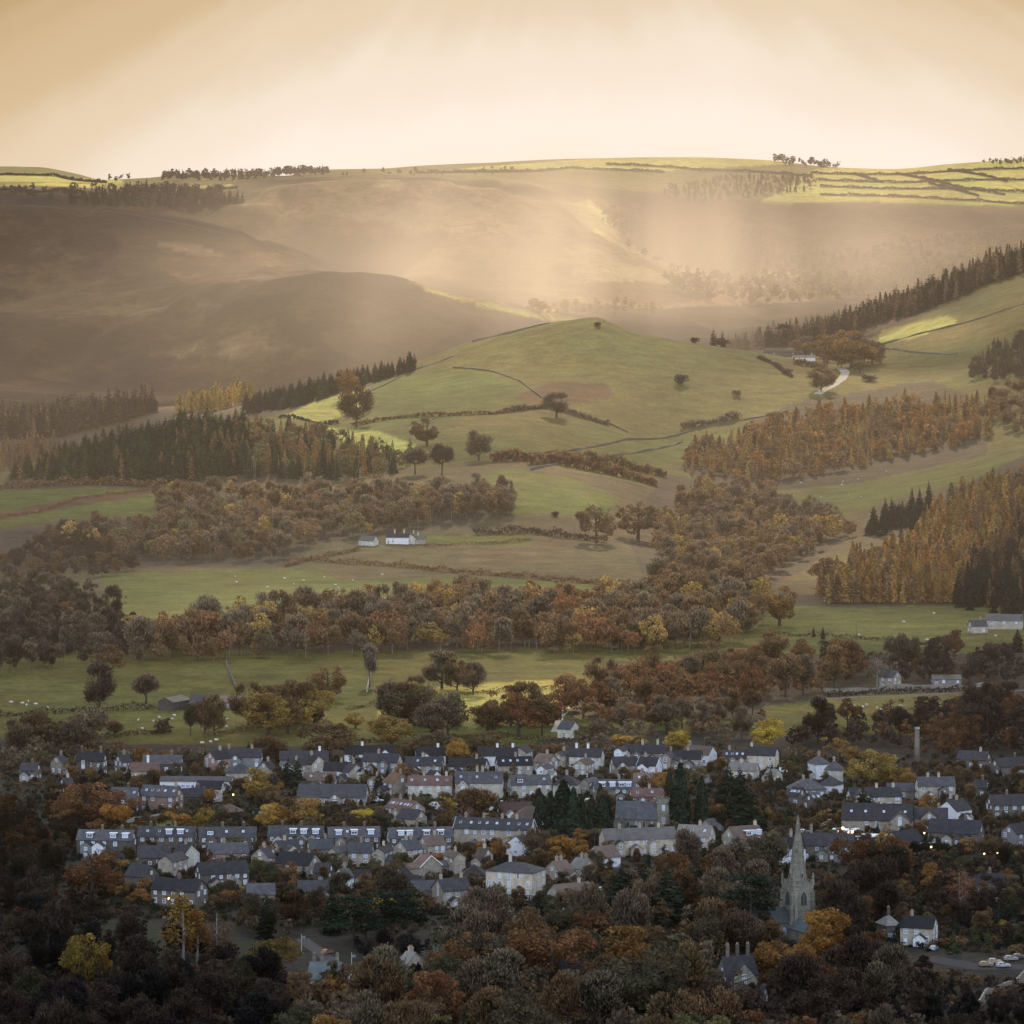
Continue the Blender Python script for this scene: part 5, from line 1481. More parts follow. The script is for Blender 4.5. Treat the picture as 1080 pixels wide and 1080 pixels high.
# far row, right of middle
H(540, 562, 806, "house showing a pale triangular gable, next to the long white house", h=4.6, rot=74, d=10, roof='dark', wall='pale', c=())
H(562, 590, 816, "brown-roofed house with sunlit ridge and white bay", h=4.4, rot=-28, d=8, roof='brown', wall='stone', c=(.2,))
H(583, 603, 812, "tall cream gabled house with a wide white window", h=5.6, rot=62, d=9, roof='dark', wall='tan', c=(.4,), wk='w', gw=1)
H(600, 638, 812, "long dark-roofed house with white windows and two chimneys on the top row", h=5.2, d=8, rot=-5, roof='black', wall='cream', c=(-.7, .1), cmat='white', ch=1.9, win=5)
H(605, 627, 820, "gable-fronted grey house with orange-lit verge in front of the long dark roof", h=5.0, rot=70, d=10, roof='brown', wall='stone', c=(.5,), gw=2)
H(649, 662, 808, "narrow white-rendered gable above the brown twin-gabled house", h=6.0, rot=70, d=8, roof='dark', wall='white', c=())
H(658, 702, 806, "long black roof with two pale chimneys at the foot of the twiggy wood", h=4.6, d=8, roof='black', wall='stone', c=(-.1, .7), cmat='pale', ch=2)
H(643, 674, 819, "brown twin-gabled house with chimney between gables", h=4.4, d=8, rot=6, roof='dark', wall='stone', c=(.4,), wing=(-.7, 4.5, 1.5, 4.0))
H(672, 699, 820, "white-walled house with black roof and bright corner boards", h=4.6, d=8, rot=-22, roof='black', wall='white', c=(-.5,), barge=True)
H(696, 716, 813, "stone gabled house with tall gable left of the brown rooftops", h=5.4, rot=68, d=9, roof='dark', wall='stone', c=(.6,))
H(704, 742, 812, "dark brown roof beside the large cypress", h=4.4, d=8, roof='dark', wall='stone', c=(.2,), rot=-6)
H(583, 613, 842, "stone house with hipped dark roof and cross gable above the cypresses", h=5.2, d=9, rot=-8, roof='dark', wall='pale', hip=True, c=(.2,), wing=(-.1, 5, 1.2, 5.0))
H(626, 669, 846, "row of stone cottages with four white box dormers", h=5.2, d=8, rot=2, roof='slate', wall='stone', dm=(-.7, -.1, .45, .85), c=(.3,), win=6, cat="cottages", name="cottage_row")
H(668, 704, 838, "brown-roofed terrace stepping behind the dormered cottages", h=4.8, d=8, rot=8, roof='brown', wall='stone', c=(-.5, .4), sk=3)
H(664, 700, 853, "red-roofed brick cottages right of the dormered row", h=4.6, d=7, rot=14, roof='red', wall='pink', c=(.2,), sk=2, win=5)
H(632, 715, 903, "long grey-roofed cottage terrace with two rows of white windows", h=5.6, d=9, rot=13, roof='grey', wall='tan', c=(-.55, .05, .6), win=10, wk='n', cat="terrace", name="cottage_terrace", doors=(2, 5, 8), gw=0)
H(713, 756, 897, "grey-roofed cottage with cream right gable beside the long cottage terrace", h=4.8, d=9, rot=-22, roof='grey', wall='tan', c=(.3,), sk=3)
# right of the cypresses
H(720, 757, 808, "sunlit brown-roofed house with white gable end", h=4.6, d=8, rot=-18, roof='brown', wall='white', c=(-.8,), pots=1)
H(762, 802, 812, "dark brown roof with a line of white rooflights", h=4.6, d=8, rot=-6, roof='dark', wall='stone', c=(-.7,), sk=6)
H(788, 823, 813, "cream stone house with six windows at the wood's edge", h=6.2, d=8, rot=-7, roof='dark', wall='tan', c=(-.9,), win=3, gw=1)
H(768, 802, 822, "low stone cottage under the line of white rooflights", h=3.4, d=7, rot=-10, roof='grey', wall='tan', c=(-.2,), win=4)
H(853, 876, 822, "pinkish white house with hipped slate roof by the yellow trees", h=6.0, d=8, rot=28, roof='slate', wall='white', hip=True, c=(.0,))
H(870, 891, 828, "cream hip-roofed house in front of the pinkish white one", h=6.0, d=8, rot=-18, roof='slate', wall='cream', hip=True, c=(.0,), wk='s')
H(831, 872, 842, "long slate hip-roofed bungalow with two chimneys", h=3.4, d=9, rot=4, roof='slate', wall='dim', hip=True, c=(-.6, .8))
H(864, 891, 840, "white house corner under a slate hip roof", h=4.2, d=8, rot=-24, roof='slate', wall='white', hip=True, c=(), wk='s')
H(832, 852, 851, "dark roofed cottage with large rooflights", h=4.0, d=8, rot=-24, roof='slate', wall='dark', c=(.2,), sk=4)
H(848, 868, 856, "slate cottage beside the small ochre tree", h=3.8, d=8, rot=20, roof='slate', wall='dark', c=(), sk=2)
H(894, 952, 854, "stone house with left gable and conservatory windows", h=4.8, d=8, rot=12, roof='slate', wall='tan', c=(.1, .8), win=6, wing=(-.85, 6, 1.8, 5.0), wk='w')
H(936, 970, 843, "low slate-roofed link beside the six-windowed house", h=3.2, d=7, roof='slate', wall='dark', c=(), rot=-3)
H(967, 1008, 845, "two-storey stone house with regular white windows below the tall chimney", h=5.8, d=8, rot=-4, roof='slate', wall='tan', c=(-.45, .2), win=4, sto=2)
H(888, 968, 880, "large inn under a broad dark slate roof", h=4.8, d=15, rot=-8, roof='dark', wall='stone', pitch=34, c=(.1,), sk=4, win=7, cat="inn", name="inn", wing=(.93, 7, 3.5, 5.2))
H(965, 1002, 878, "stone inn range with two tall gabled bays", h=5.0, d=9, rot=-6, roof='dark', wall='stone', c=(.5,), wing=(-.2, 6, 2.5, 5.4), cat="inn wing", name="inn_range")
H(990, 1027, 870, "house with a bright white gable and dark roof", h=5.0, d=9, rot=46, roof='dark', wall='white', c=(.3,), gw=1, wk='s')
H(931, 978, 904, "stone barn-like house with blank left gable and black roof", h=4.6, d=10, rot=42, roof='black', wall='tan', c=(), gw=1, win=3, wk='s')
H(815, 850, 912, "white house with small dark windows behind the spire", h=5.6, d=9, rot=8, roof='dark', wall='white', c=(.2,), wk='t', win=4, ch=2.4)
H(846, 905, 908, "stone house with dark roof and tall chimney right of the spire", h=5.0, d=10, rot=-10, roof='dark', wall='green', c=(-.75,), ch=2.6, win=5)
H(762, 808, 897, "brown-roofed chapel house with three tall white dormers", h=4.0, d=10, rot=24, roof='brown', wall='tan', dm=(.0, .45, .85), c=(.9,), win=4)
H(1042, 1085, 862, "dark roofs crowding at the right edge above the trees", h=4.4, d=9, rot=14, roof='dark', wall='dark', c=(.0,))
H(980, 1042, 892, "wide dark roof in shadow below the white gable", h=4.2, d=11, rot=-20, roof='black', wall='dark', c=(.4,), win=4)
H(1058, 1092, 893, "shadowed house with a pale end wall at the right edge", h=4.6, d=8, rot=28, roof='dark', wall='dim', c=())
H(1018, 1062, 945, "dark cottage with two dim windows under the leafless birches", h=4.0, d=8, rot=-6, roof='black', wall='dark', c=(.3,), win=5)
H(926, 950, 990, "little stone house with pale pyramid roof and black chimney", h=4.2, d=7, rot=20, roof='grey', wall='dark', hip=True, c=(.0,), cmat='dark', ch=2.4)
H(950, 992, 998, "stone house with four windows and black roof near the white car", h=5.6, d=8, rot=-10, roof='black', wall='stone', c=(-.5,), win=3, wk='t')
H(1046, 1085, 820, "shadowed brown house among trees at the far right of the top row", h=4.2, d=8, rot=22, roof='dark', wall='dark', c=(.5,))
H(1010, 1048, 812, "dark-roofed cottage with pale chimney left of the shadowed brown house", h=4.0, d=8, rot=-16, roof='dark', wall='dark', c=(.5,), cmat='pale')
# second row, left half
H(144, 180, 915, "wide dark roof directly below the second terrace block", h=3.6, d=9, roof='dark', wall='dark', c=(.3,), rot=-8, win=4)
H(166, 196, 924, "plain stone gable with one small window among dark roofs", h=4.8, d=11, rot=66, roof='dark', wall='stone', c=(), gw=0)
H(181, 209, 918, "black-roofed house with white windows on its right", h=5.0, d=9, rot=-24, roof='black', wall='cream', c=(.0,), win=4)
H(216, 262, 910, "low slate roofs in front of the terrace with one wide dormer", h=3.2, d=8, rot=4, roof='slate', wall='pink', c=(-.2,), win=4)
H(203, 262, 938, "long dark brown roofed stone house behind the bare tree", h=5.0, d=9, rot=10, roof='dark', wall='dark', c=(.1,), win=6)
H(130, 166, 938, "dark-roofed house left of the four-windowed cottage", h=4.2, d=9, rot=-22, roof='black', wall='dark', c=(-.5,))
H(157, 218, 958, "stone cottage pair with near-black roof and white-silled windows", h=5.4, d=8.5, rot=-16, roof='black', wall='dark', c=(.0,), win=5, doors=(3,))
H(284, 318, 912, "stone house with pale front gable below the three-dormered terrace", h=4.4, d=9, rot=20, roof='slate', wall='tan', c=(-.2,), wing=(-.3, 6, 1.5, 4.0))
H(322, 352, 910, "slate-roofed house with white door below the terraces", h=4.6, d=8, rot=4, roof='slate', wall='stone', c=(.5,))
H(344, 370, 915, "blank grey stone gable facing the valley among terrace backs", h=5.0, d=9, rot=60, roof='slate', wall='stone', c=(.4,), gw=0)
H(367, 394, 915, "steep slate-roofed house with one white window", h=5.2, d=8, rot=-10, roof='slate', wall='stone', c=(.0,), win=2)
H(392, 414, 916, "pale grey windowless gable at the end of the terrace backs", h=5.4, d=9, rot=72, roof='slate', wall='pale', c=(.3,), gw=0)
H(289, 338, 926, "black-roofed house with pale right verge above the round bare tree", h=4.4, d=9, rot=-16, roof='black', wall='stone', c=(), barge=False, win=4)
H(330, 352, 930, "dark shed roof right of the pale verge", h=3.2, d=7, rot=-16, roof='dark', wall='dark', c=(), cat="shed", name="stone_shed", win=1)
H(312, 358, 958, "whitish flat-fronted house glimpsed through bare branches", h=5.4, d=8, rot=-4, roof='slate', wall='pale', c=(), win=6)
H(258, 290, 957, "low grey house behind tangled branches", h=4.2, d=8, rot=6, roof='slate', wall='stone', c=(), win=4)
# middle, lower
H(414, 446, 910, "slate lean roofs below the mixed-dormer terrace", h=4.4, d=8, rot=28, roof='slate', wall='stone', c=(-.3, .4), win=3)
H(440, 470, 905, "cluster of red-brown roofs beside the terrace end", h=4.4, d=8, rot=34, roof='brown', wall='stone', c=(.4,), win=3)
H(434, 465, 929, "grey gable house with white bargeboards", h=4.8, d=9, rot=-50, roof='red', wall='stone', c=(), barge=True, gw=0, win=3)
H(467, 491, 922, "tall stone gable with one high white window", h=5.6, d=9, rot=-66, roof='brown', wall='stone', c=(.2,), gw=0)
H(411, 436, 936, "small cream-gabled bungalow with dark roof", h=2.8, d=9, rot=50, roof='dark', wall='tan', c=(), gw=1, wk='s', win=2)
H(425, 462, 950, "low slate roof left of the large slate-roofed house", h=3.0, d=8, rot=14, roof='slate', wall='dark', c=(.2,), win=3)
H(455, 497, 958, "stone house with steep slate roof and large dark windows", h=5.6, d=9, rot=22, roof='slate', wall='tan', c=(-.9, .8), win=3, wk='t', gw=1)
H(486, 514, 938, "two-windowed grey house with dark hipped roof", h=4.6, d=8, rot=-6, roof='dark', wall='pale', hip=True, c=(), wk='t', win=2, sto=1)
H(512, 576, 950, "grand three-storey stone house with tall sash windows", h=9.0, d=11, rot=-24, roof='slate', wall='tan', hip=True, pitch=24, c=(-.7,), ch=3.0, win=5, wk='t', gw=3, cat="mansion", name="mansion")
H(497, 547, 986, "grey-roofed barn with pale right gable", h=4.6, d=9, rot=-36, roof='slate', wall='pale', c=(), win=2, gw=0, cat="barn", name="stone_barn", sk=3, doors=(1,))
H(573, 606, 935, "brown-roofed cottages climbing behind the bare trees", h=4.6, d=9, rot=40, roof='brown', wall='stone', c=(-.4, .4), win=3)
H(577, 628, 960, "cottage with pale left gable behind the tall bare trees", h=4.8, d=8, rot=34, roof='brown', wall='pale', c=(.5,), win=4, gw=0)
H(600, 630, 930, "rambling grey slate cottage left of the dark yews", h=4.4, d=8, rot=-40, roof='grey', wall='stone', c=(-.2, .6), win=3)
H(619, 655, 916, "brown outhouse roofs with a white gable in front of the cottage terrace", h=3.6, d=9, rot=22, roof='brown', wall='white', c=(), win=2, gw=0)
# smaller houses and sheds filling the gaps
H(60, 78, 838, "dim cottage with a pale chimney left of the russet tree", h=3.6, d=7, rot=30, roof='dark', wall='dark', c=(.4,), cmat='pale', win=2)
H(20, 42, 824, "shadowed house with one pale window at the far left", h=4.2, d=7, rot=-20, roof='dark', wall='dark', c=(.3,), win=2)
H(272, 290, 822, "little dark-roofed house behind the tall golden tree", h=4.2, d=7, rot=38, roof='dark', wall='pale', c=(.5,), win=2)
H(388, 404, 836, "narrow gabled cottage between the hall and the orange-roofed house", h=4.6, d=7, rot=60, roof='brown', wall='stone', c=(.4,), gw=1)
H(448, 466, 832, "small white cottage behind the red-roofed pair", h=4.2, d=7, rot=-40, roof='dark', wall='white', c=(.3,), win=2)
H(566, 584, 824, "narrow white-gabled cottage left of the hipped cross-gabled house", h=4.8, d=8, rot=66, roof='slate', wall='white', c=(.4,), gw=1)
H(614, 630, 838, "gabled stone cottage squeezed beside the dormered row", h=4.6, d=8, rot=58, roof='slate', wall='pale', c=(), gw=1)
H(728, 746, 826, "low brown cottage behind the giant cypress", h=3.6, d=7, rot=26, roof='brown', wall='stone', c=(.3,), win=2)
H(806, 826, 826, "small stone outbuilding below the cream six-windowed house", h=2.8, d=6, rot=-30, roof='grey', wall='tan', c=(), win=2)
H(740, 758, 880, "dark shed roof at the end of the grey-roofed cottage", h=3.0, d=6, rot=34, roof='slate', wall='stone', c=(), win=1)
H(1008, 1024, 884, "little pale-gabled shed under the bright white gable", h=2.8, d=6, rot=50, roof='dark', wall='pale', c=(), win=1, gw=1, wk='s')
H(1026, 1046, 842, "shadowed cottage with lit window behind dark firs", h=4.0, d=7, rot=-28, roof='slate', wall='dark', c=(.3,), win=2)
H(500, 520, 916, "small brown-roofed cottage behind the mansion's left corner", h=4.0, d=7, rot=-36, roof='brown', wall='tan', c=(.3,), win=2)
H(538, 556, 904, "white-gabled cottage between copper and grey trees", h=4.2, d=8, rot=54, roof='slate', wall='white', c=(.2,), gw=1)
H(268, 286, 918, "gabled slate cottage left of the pale-fronted stone house", h=4.4, d=8, rot=52, roof='slate', wall='stone', c=(.4,), gw=1)
H(372, 392, 934, "low dark shed below the terrace backs", h=2.6, d=6, rot=-14, roof='dark', wall='stone', c=(), win=2)
H(352, 372, 938, "little stone cottage with a white side among bare trees", h=3.8, d=7, rot=36, roof='slate', wall='white', c=(.3,), gw=1, win=1)
H(608, 622, 910, "tiny stone outhouse in front of the orange tree", h=2.8, d=5, rot=40, roof='grey', wall='pale', c=(), win=1, gw=1, wk='s')
# bottom edge
H(324, 362, 1050, "blue-green slate house with three tall chimneys by the lane", h=4.6, d=11, rot=-8, roof='green', wall='dark', c=(-.9, -.3, .85), cmat='green', ch=2.4, sk=0, win=3)
H(418, 448, 1034, "low gabled lodge with sunlit ridge beside the white birch", h=3.0, d=12, rot=-40, roof='grey', wall='tan', c=(-.4, .3), win=2)
H(588, 620, 1044, "dark-roofed house with a pale chimney sunk among copper trees", h=4.6, d=9, rot=16, roof='black', wall='stone', c=(.3,), cmat='pale', win=3)
H(757, 800, 1052, "gabled stone vicarage with tall clay-potted chimneys", h=6.4, d=9, rot=18, roof='dark', wall='green', c=(-.75, .0, .8), cmat='dark', ch=3.4, wing=(-.5, 7.5, 2.4, 5.6), wk='t', cat="vicarage", name="vicarage", pitch=46, win=3)
H(776, 812, 1062, "low slate-roofed outbuilding in front of the vicarage", h=2.8, d=7, rot=-18, roof='dark', wall='green', c=(), win=3, cat="outbuilding", name="outbuilding")
# white farmhouse on the slope and other farms
H(407, 432, 574, "white farmhouse with two chimneys under the long wood", h=4.6, d=7, rot=-6, roof='dark', wall='white', c=(-.3, .6), ch=2.6, win=5, cat="farmhouse", name="farmhouse", cmat='pale')
H(429, 441, 574, "pale gabled wing house attached right of the white farmhouse", h=4.6, d=8, rot=72, roof='dark', wall='pale', c=(.6,), ch=2.2, cmat='pale', gw=1)
H(438, 449, 574, "low grey cottage at the right end of the farmhouse cluster", h=3.6, d=6, rot=-10, roof='grey', wall='stone', c=(-.7,), ch=2.2, cmat='pale', win=2)
H(378, 399, 576, "small stone barn left of the white farmhouse", h=3.4, d=8, rot=-26, roof='grey', wall='pale', c=(), win=3, cat="barn", name="stone_barn")
H(166, 198, 750, "open-fronted dark farm shed with pale pitched roof", h=4.0, d=14, rot=62, roof='grey', wall='dark', c=(), gw=0, win=0, sto=0, cat="farm shed", name="farm_shed", pitch=24)
H(230, 264, 748, "long low farm building with rusty roof and pale blue doors", h=3.2, d=12, rot=4, roof='brown', wall='dim', c=(), win=5, sto=1, wk='w', cat="farm building", name="farm_building", pitch=20)
H(199, 226, 750, "small grey farm outhouses behind the ivy-clad trees", h=3.2, d=10, rot=-8, roof='slate', wall='white', c=(), win=3, cat="farm outhouse", name="farm_outhouse")
H(806, 866, 376, "long dark-roofed barn range on the crest right of the knoll", h=4.5, d=13, rot=2, roof='black', wall='dark', c=(), win=3, cat="barn range", name="barn_range", pitch=24)
H(836, 860, 381, "pale sheeted barn below the long dark range on the crest", h=4.0, d=12, rot=4, roof='slate', wall='white', c=(), win=2, cat="sheeted barn", name="sheeted_barn", pitch=18)
H(1040, 1082, 664, "farm of wide grey roofs at the right edge with a pale end wall", h=5, d=14, rot=-8, roof='slate', wall='pale', c=(), win=3, cat="farm", name="grey_farm", pitch=22)
H(1022, 1042, 668, "low stone farm cottage left of the wide grey roofs", h=4, d=8, rot=12, roof='slate', wall='stone', c=(.4,), win=2)
H(928, 952, 725, "stone cottage hidden in trees above the sheep field", h=4.8, d=8, rot=-34, roof='slate', wall='stone', c=(-.5,), win=2)
H(588, 612, 779, "small pale stone barn beside the bend of the lane", h=4.0, d=8, rot=-32, roof='slate', wall='pale', c=(), win=1, gw=0, cat="barn", name="field_barn")
H(984, 1014, 722, "invented low sheds standing in for sun glare through the trees", h=2.6, d=12, rot=0, roof='grey', wall='dim', c=(), win=4, cat="shed", name="glare_shed", pitch=14)  # sheds made up to stand for a patch of sun glare

# ================================================================== church, chimney stack, pavilion
def lancet(par, M_, ww, hh):
    """pointed stone window"""
    pts = [(-ww / 2, 0), (ww / 2, 0), (ww / 2, hh * .62), (ww * .28, hh * .86), (0, hh), (-ww * .28, hh * .86), (-ww / 2, hh * .62)]
    mb = MB(); mb.extrude([(a * 1.2, -.10, b * 1.06 - .1) for a, b in pts], (0, .15, 0)); fr = mb.build("window", WALL['pale'], par); fr.matrix_local = M_
    mb = MB(); mb.extrude([(a, -.13, b) for a, b in pts], (0, .06, 0)); mb.build("pane", GLASS, fr)
    return fr


def church():
    th = R(27)
    p = at(842, 992)
    r = empty("church", (p.x, p.y + 4, p.z - .2), th)
    tag(r, "weathered parish church with a tall octagonal spire rising from dark trees", "church")
    S = WALL['green']; w = 3.55; T = 17.6
    mb = MB(); mb.box(-w, w, -w, w, -1, T)
    mb.box(-w - .22, w + .22, -w - .22, w + .22, 9.4, 9.75); mb.box(-w - .25, w + .25, -w - .25, w + .25, T - .55, T - .1)
    tw = mb.build("tower", S, r)
    for sx in (-1, 1):
        for sy in (-1, 1):
            mb = MB()
            for z0, z1, q in ((-1, 6, 1.25), (6, 11.5, .9), (11.5, 15.2, .55)):
                mb.box(min(sx * (w - 1.0), sx * w), max(sx * (w - 1.0), sx * w), min(sy * w, sy * (w + q)), max(sy * w, sy * (w + q)), z0, z1)
                mb.box(min(sx * w, sx * (w + q)), max(sx * w, sx * (w + q)), min(sy * (w - 1.0), sy * w), max(sy * (w - 1.0), sy * w), z0 + .002, z1 - .002)
            mb.build("buttress", S, tw)
            mb = MB(); mb.cyl(sx * (w - .1), sy * (w - .1), T, T + 1.8, .42, .34, 8); mb.cyl(sx * (w - .1), sy * (w - .1), T + 1.8, T + 3.4, .45, .03, 8)
            mb.build("pinnacle", S, tw)
    mb = MB()
    for k in range(5):
        u = -w + .75 + k * (2 * w - 1.5) / 4
        for s in (-1, 1):
            mb.box(u - .42, u + .42, s * w - .16, s * w + .16, T - .1, T + 1.1)
            mb.box(s * w - .155, s * w + .155, u - .42, u + .42, T - .1, T + 1.097)
    mb.box(-w - .1, w + .1, -w - .1, -w + .1, T - .1, T + .5); mb.box(-w - .1, w + .1, w - .1, w + .1, T - .1, T + .5)
    mb.box(-w - .1, -w + .1, -w + .1, w - .1, T - .1, T + .5); mb.box(w - .1, w + .1, -w + .1, w - .1, T - .1, T + .5)
    mb.build("battlement", S, tw)
    DK = surf("louvre_shadow", (.035, .035, .038), (.05, .05, .05), 2, .8, .2)
    for nx, ny in ((0, -1), (-1, 0), (1, 0), (0, 1)):
        for z0, hh, ww in ((11.0, 4.2, 2.0), (5.0, 2.0, 1.0)):
            mb = MB(); pts = [(-ww / 2, 0), (ww / 2, 0), (ww / 2, hh * .62), (ww * .28, hh * .86), (0, hh), (-ww * .28, hh * .86), (-ww / 2, hh * .62)]
            mb.extrude([(a * 1.22, -.12, b * 1.06 - .1) for a, b in pts], (0, .18, 0))
            fr = mb.build("window", S, tw); fr.matrix_local = face(nx * w, ny * w, z0, nx, ny)
            mb = MB(); mb.extrude([(a, -.16, b) for a, b in pts], (0, .1, 0)); mb.build("pane", DK, fr)
            if ww > 1.5:
                mb = MB(); mb.box(-.09, .09, -.26, -.15, 0, hh * .8); mb.build("mullion", S, fr)
    # octagonal spire with roll edges and lucarnes
    n = 8; r0 = w * .84; top = 21.0
    mb = MB(); base = [(r0 * math.cos(math.pi / 8 + k * math.pi / 4), r0 * math.sin(math.pi / 8 + k * math.pi / 4), T - .05) for k in range(n)]
    apex = [(.12 * math.cos(math.pi / 8 + k * math.pi / 4), .12 * math.sin(math.pi / 8 + k * math.pi / 4), T + top) for k in range(n)]
    for k in range(n): mb.poly([base[k], base[(k + 1) % n], apex[(k + 1) % n], apex[k]])
    mb.poly(apex)
    sp = mb.build("spire", S, r)
    mb = MB()
    for k in range(n):
        mb.tube([base[k], apex[k]], [.16, .06], 5)
        for j in range(1, 10):
            f = j / 10.5; q = Vector(base[k]) * (1 - f) + Vector(apex[k]) * f
            mb.box(q.x - .16, q.x + .16, q.y - .16, q.y + .16, q.z - .14, q.z + .2)
    mb.build("crocket", S, sp)
    for j, (zf, sc) in enumerate(((.08, 1.0), (.45, .6))):
        for k in range(4):
            a = k * math.pi / 2 + (math.pi / 4 if j else 0)
            mb = MB(); rr = r0 * .924 * (1 - zf)
            wv = .5 * sc; hv = 2.2 * sc
            mb.extrude([(-wv, -rr - .25, 0), (wv, -rr - .25, 0), (wv, -rr - .25, hv * .6), (0, -rr - .25, hv * 1.25), (-wv, -rr - .25, hv * .6)], (0, 1.0, 0))
            q = mb.build("lucarne", S, sp); q.matrix_local = Matrix.Translation((0, 0, T + zf * top)) @ Matrix.Rotation(a, 4, 'Z')
            mb = MB(); mb.box(-wv * .55, wv * .55, -rr - .30, -rr - .24, .25, hv * .62); mb.build("louvre", DK, q)
    mb = MB(); mb.tube([(0, 0, T + top - .2), (0, 0, T + top + 1.8)], .05, 5); mb.box(-.5, .5, -.03, .03, T + top + .9, T + top + 1.0)
    mb.extrude([(-.1, -.03, T + top + 1.5), (.5, -.03, T + top + 1.45), (.62, -.03, T + top + 1.9), (.3, -.03, T + top + 1.7), (-.15, -.03, T + top + 1.85)], (0, .06, 0))
    mb.build("weathercock", DARKW, sp)
    # low nave and aisle to the left and towards the valley side
    L_, W_, h_ = 19, 8, 6.2
    for nm, (ox, oy, L, W, h) in {'nave': (-w - 9.5, 1.2, 19, 7.6, 6.0), 'chapel': (-2.6, -w - 4.6, 5.2, 9.0, 4.4)}.items():
        mb = MB(); rise = (W if nm == 'nave' else L) / 2 * math.tan(R(46))
        if nm == 'nave':
            mb.extrude([(ox - L / 2, oy - W / 2, -1), (ox - L / 2, oy + W / 2, -1), (ox - L / 2, oy + W / 2, h), (ox - L / 2, oy, h + rise), (ox - L / 2, oy - W / 2, h)], (L, 0, 0))
        else:
            mb.extrude([(ox - L / 2, oy - W / 2, -1), (ox + L / 2, oy - W / 2, -1), (ox + L / 2, oy - W / 2, h), (ox, oy - W / 2, h + rise), (ox - L / 2, oy - W / 2, h)], (0, W, 0))
        nv = mb.build(nm, S, r)
        mb = MB()
        for s in (-1, 1):
            if nm == 'nave':
                mb.extrude([(ox - L / 2 - .2, oy + s * (W / 2 + .3), h - .3), (ox - L / 2 - .2, oy, h + rise + .02), (ox - L / 2 - .2, oy, h + rise + .25), (ox - L / 2 - .2, oy + s * (W / 2 + .3), h - .08)], (L + .2, 0, 0))
            else:
                mb.extrude([(ox + s * (L / 2 + .3), oy - W / 2 - .2, h - .3), (ox, oy - W / 2 - .2, h + rise + .02), (ox, oy - W / 2 - .2, h + rise + .25), (ox + s * (L / 2 + .3), oy - W / 2 - .2, h - .08)], (0, W + .2, 0))
        mb.build("roof", ROOF['green'], nv)
        for k in range(4 if nm == 'nave' else 1):
            if nm == 'nave':
                lancet(nv, face(ox - L / 2 + 2.5 + k * 4.6, oy - W / 2, 1.8, 0, -1), 1.1, 2.8)
            else:
                lancet(nv, face(ox, oy - W / 2, 1.2, 0, -1), 1.8, 3.6)
    FOOT.append((p.x, p.y + 4, 8)); FOOT.append((p.x - 10, p.y, 9))


church()


def chapel():
    """Catholic church: slate nave with a square tower at its right end"""
    p = at(673, 876)
    r = empty("chapel", (p.x, p.y + 6, p.z), R(-9))
    tag(r, "small stone church with big slate roof and squat square tower behind the cottage terrace", "church")
    sc = F / p.y; L = 44 / sc; W = 10; h = 4.2; S = WALL['green']; rise = W / 2 * math.tan(R(48))
    mb = MB(); mb.extrude([(-L / 2, -W / 2, -1), (-L / 2, W / 2, -1), (-L / 2, W / 2, h), (-L / 2, 0, h + rise), (-L / 2, -W / 2, h)], (L, 0, 0))
    nv = mb.build("nave", S, r)
    mb = MB()
    for s in (-1, 1):
        mb.extrude([(-L / 2 - .2, s * (W / 2 + .35), h - .38), (-L / 2 - .2, 0, h + rise + .02), (-L / 2 - .2, 0, h + rise + .27), (-L / 2 - .2, s * (W / 2 + .35), h - .12)], (L + .4, 0, 0))
    mb.build("roof", ROOF['slate'], nv)
    for k in range(5): lancet(nv, face(-L / 2 + 1.8 + k * L / 5.2, -W / 2, 1.2, 0, -1), .9, 2.3)
    w = 14 / sc / 2; x = L / 2 + w; T = 10.8
    mb = MB(); mb.box(x - w, x + w, -w - 1, w - 1, -1, T); mb.box(x - w - .2, x + w + .2, -w - 1.2, w - .8, T - 1.0, T - .7)
    tw = mb.build("tower", S, r)
    mb = MB()
    for k in range(4):
        u = -w + .5 + k * (2 * w - 1) / 3
        for s in (-1, 1):
            mb.box(x + u - .4, x + u + .4, s * w - 1 - .15, s * w - 1 + .15, T, T + .9); mb.box(x + s * w - .15, x + s * w + .15, u - 1.4, u - .6, T, T + .897)
    mb.build("battlement", S, tw)
    window(tw, 't', face(x, -w - 1, 7.2, 0, -1)); window(tw, 't', face(x, -w - 1, 2.5, 0, -1))
    # porch gable at the left front
    mb = MB(); a = -L / 2 + 1.5
    mb.extrude([(a - 2.6, -W / 2 - 4, -1), (a + 2.6, -W / 2 - 4, -1), (a + 2.6, -W / 2 - 4, 2.6), (a, -W / 2 - 4, 5.0), (a - 2.6, -W / 2 - 4, 2.6)], (0, 5, 0))
    po = mb.build("porch", S, r)
    mb = MB()
    for s in (-1, 1):
        mb.extrude([(a + s * 2.9, -W / 2 - 4.2, 2.35), (a, -W / 2 - 4.2, 5.02), (a, -W / 2 - 4.2, 5.25), (a + s * 2.9, -W / 2 - 4.2, 2.58)], (0, 5, 0))
    mb.build("porch_roof", ROOF['slate'], po)
    FOOT.append((p.x, p.y + 6, 11))


chapel()

p = at(967, 812)
r = empty("mill_chimney", (p.x, p.y, p.z)); tag(r, "tall tapering stone mill chimney standing among dark trees", "mill chimney")
mb = MB(); mb.cyl(0, 0, -.5, 16.5, 1.25, .92, 12); mb.build("shaft", WALL['dark'], r, True)
mb = MB(); mb.cyl(0, 0, 16.5, 17.3, 1.15, 1.15, 12); mb.build("cap", WALL['pale'], r)
mb = MB(); mb.box(-1.8, 1.8, -1.8, 1.8, -.6, 1.6); mb.build("base", WALL['stone'], r)

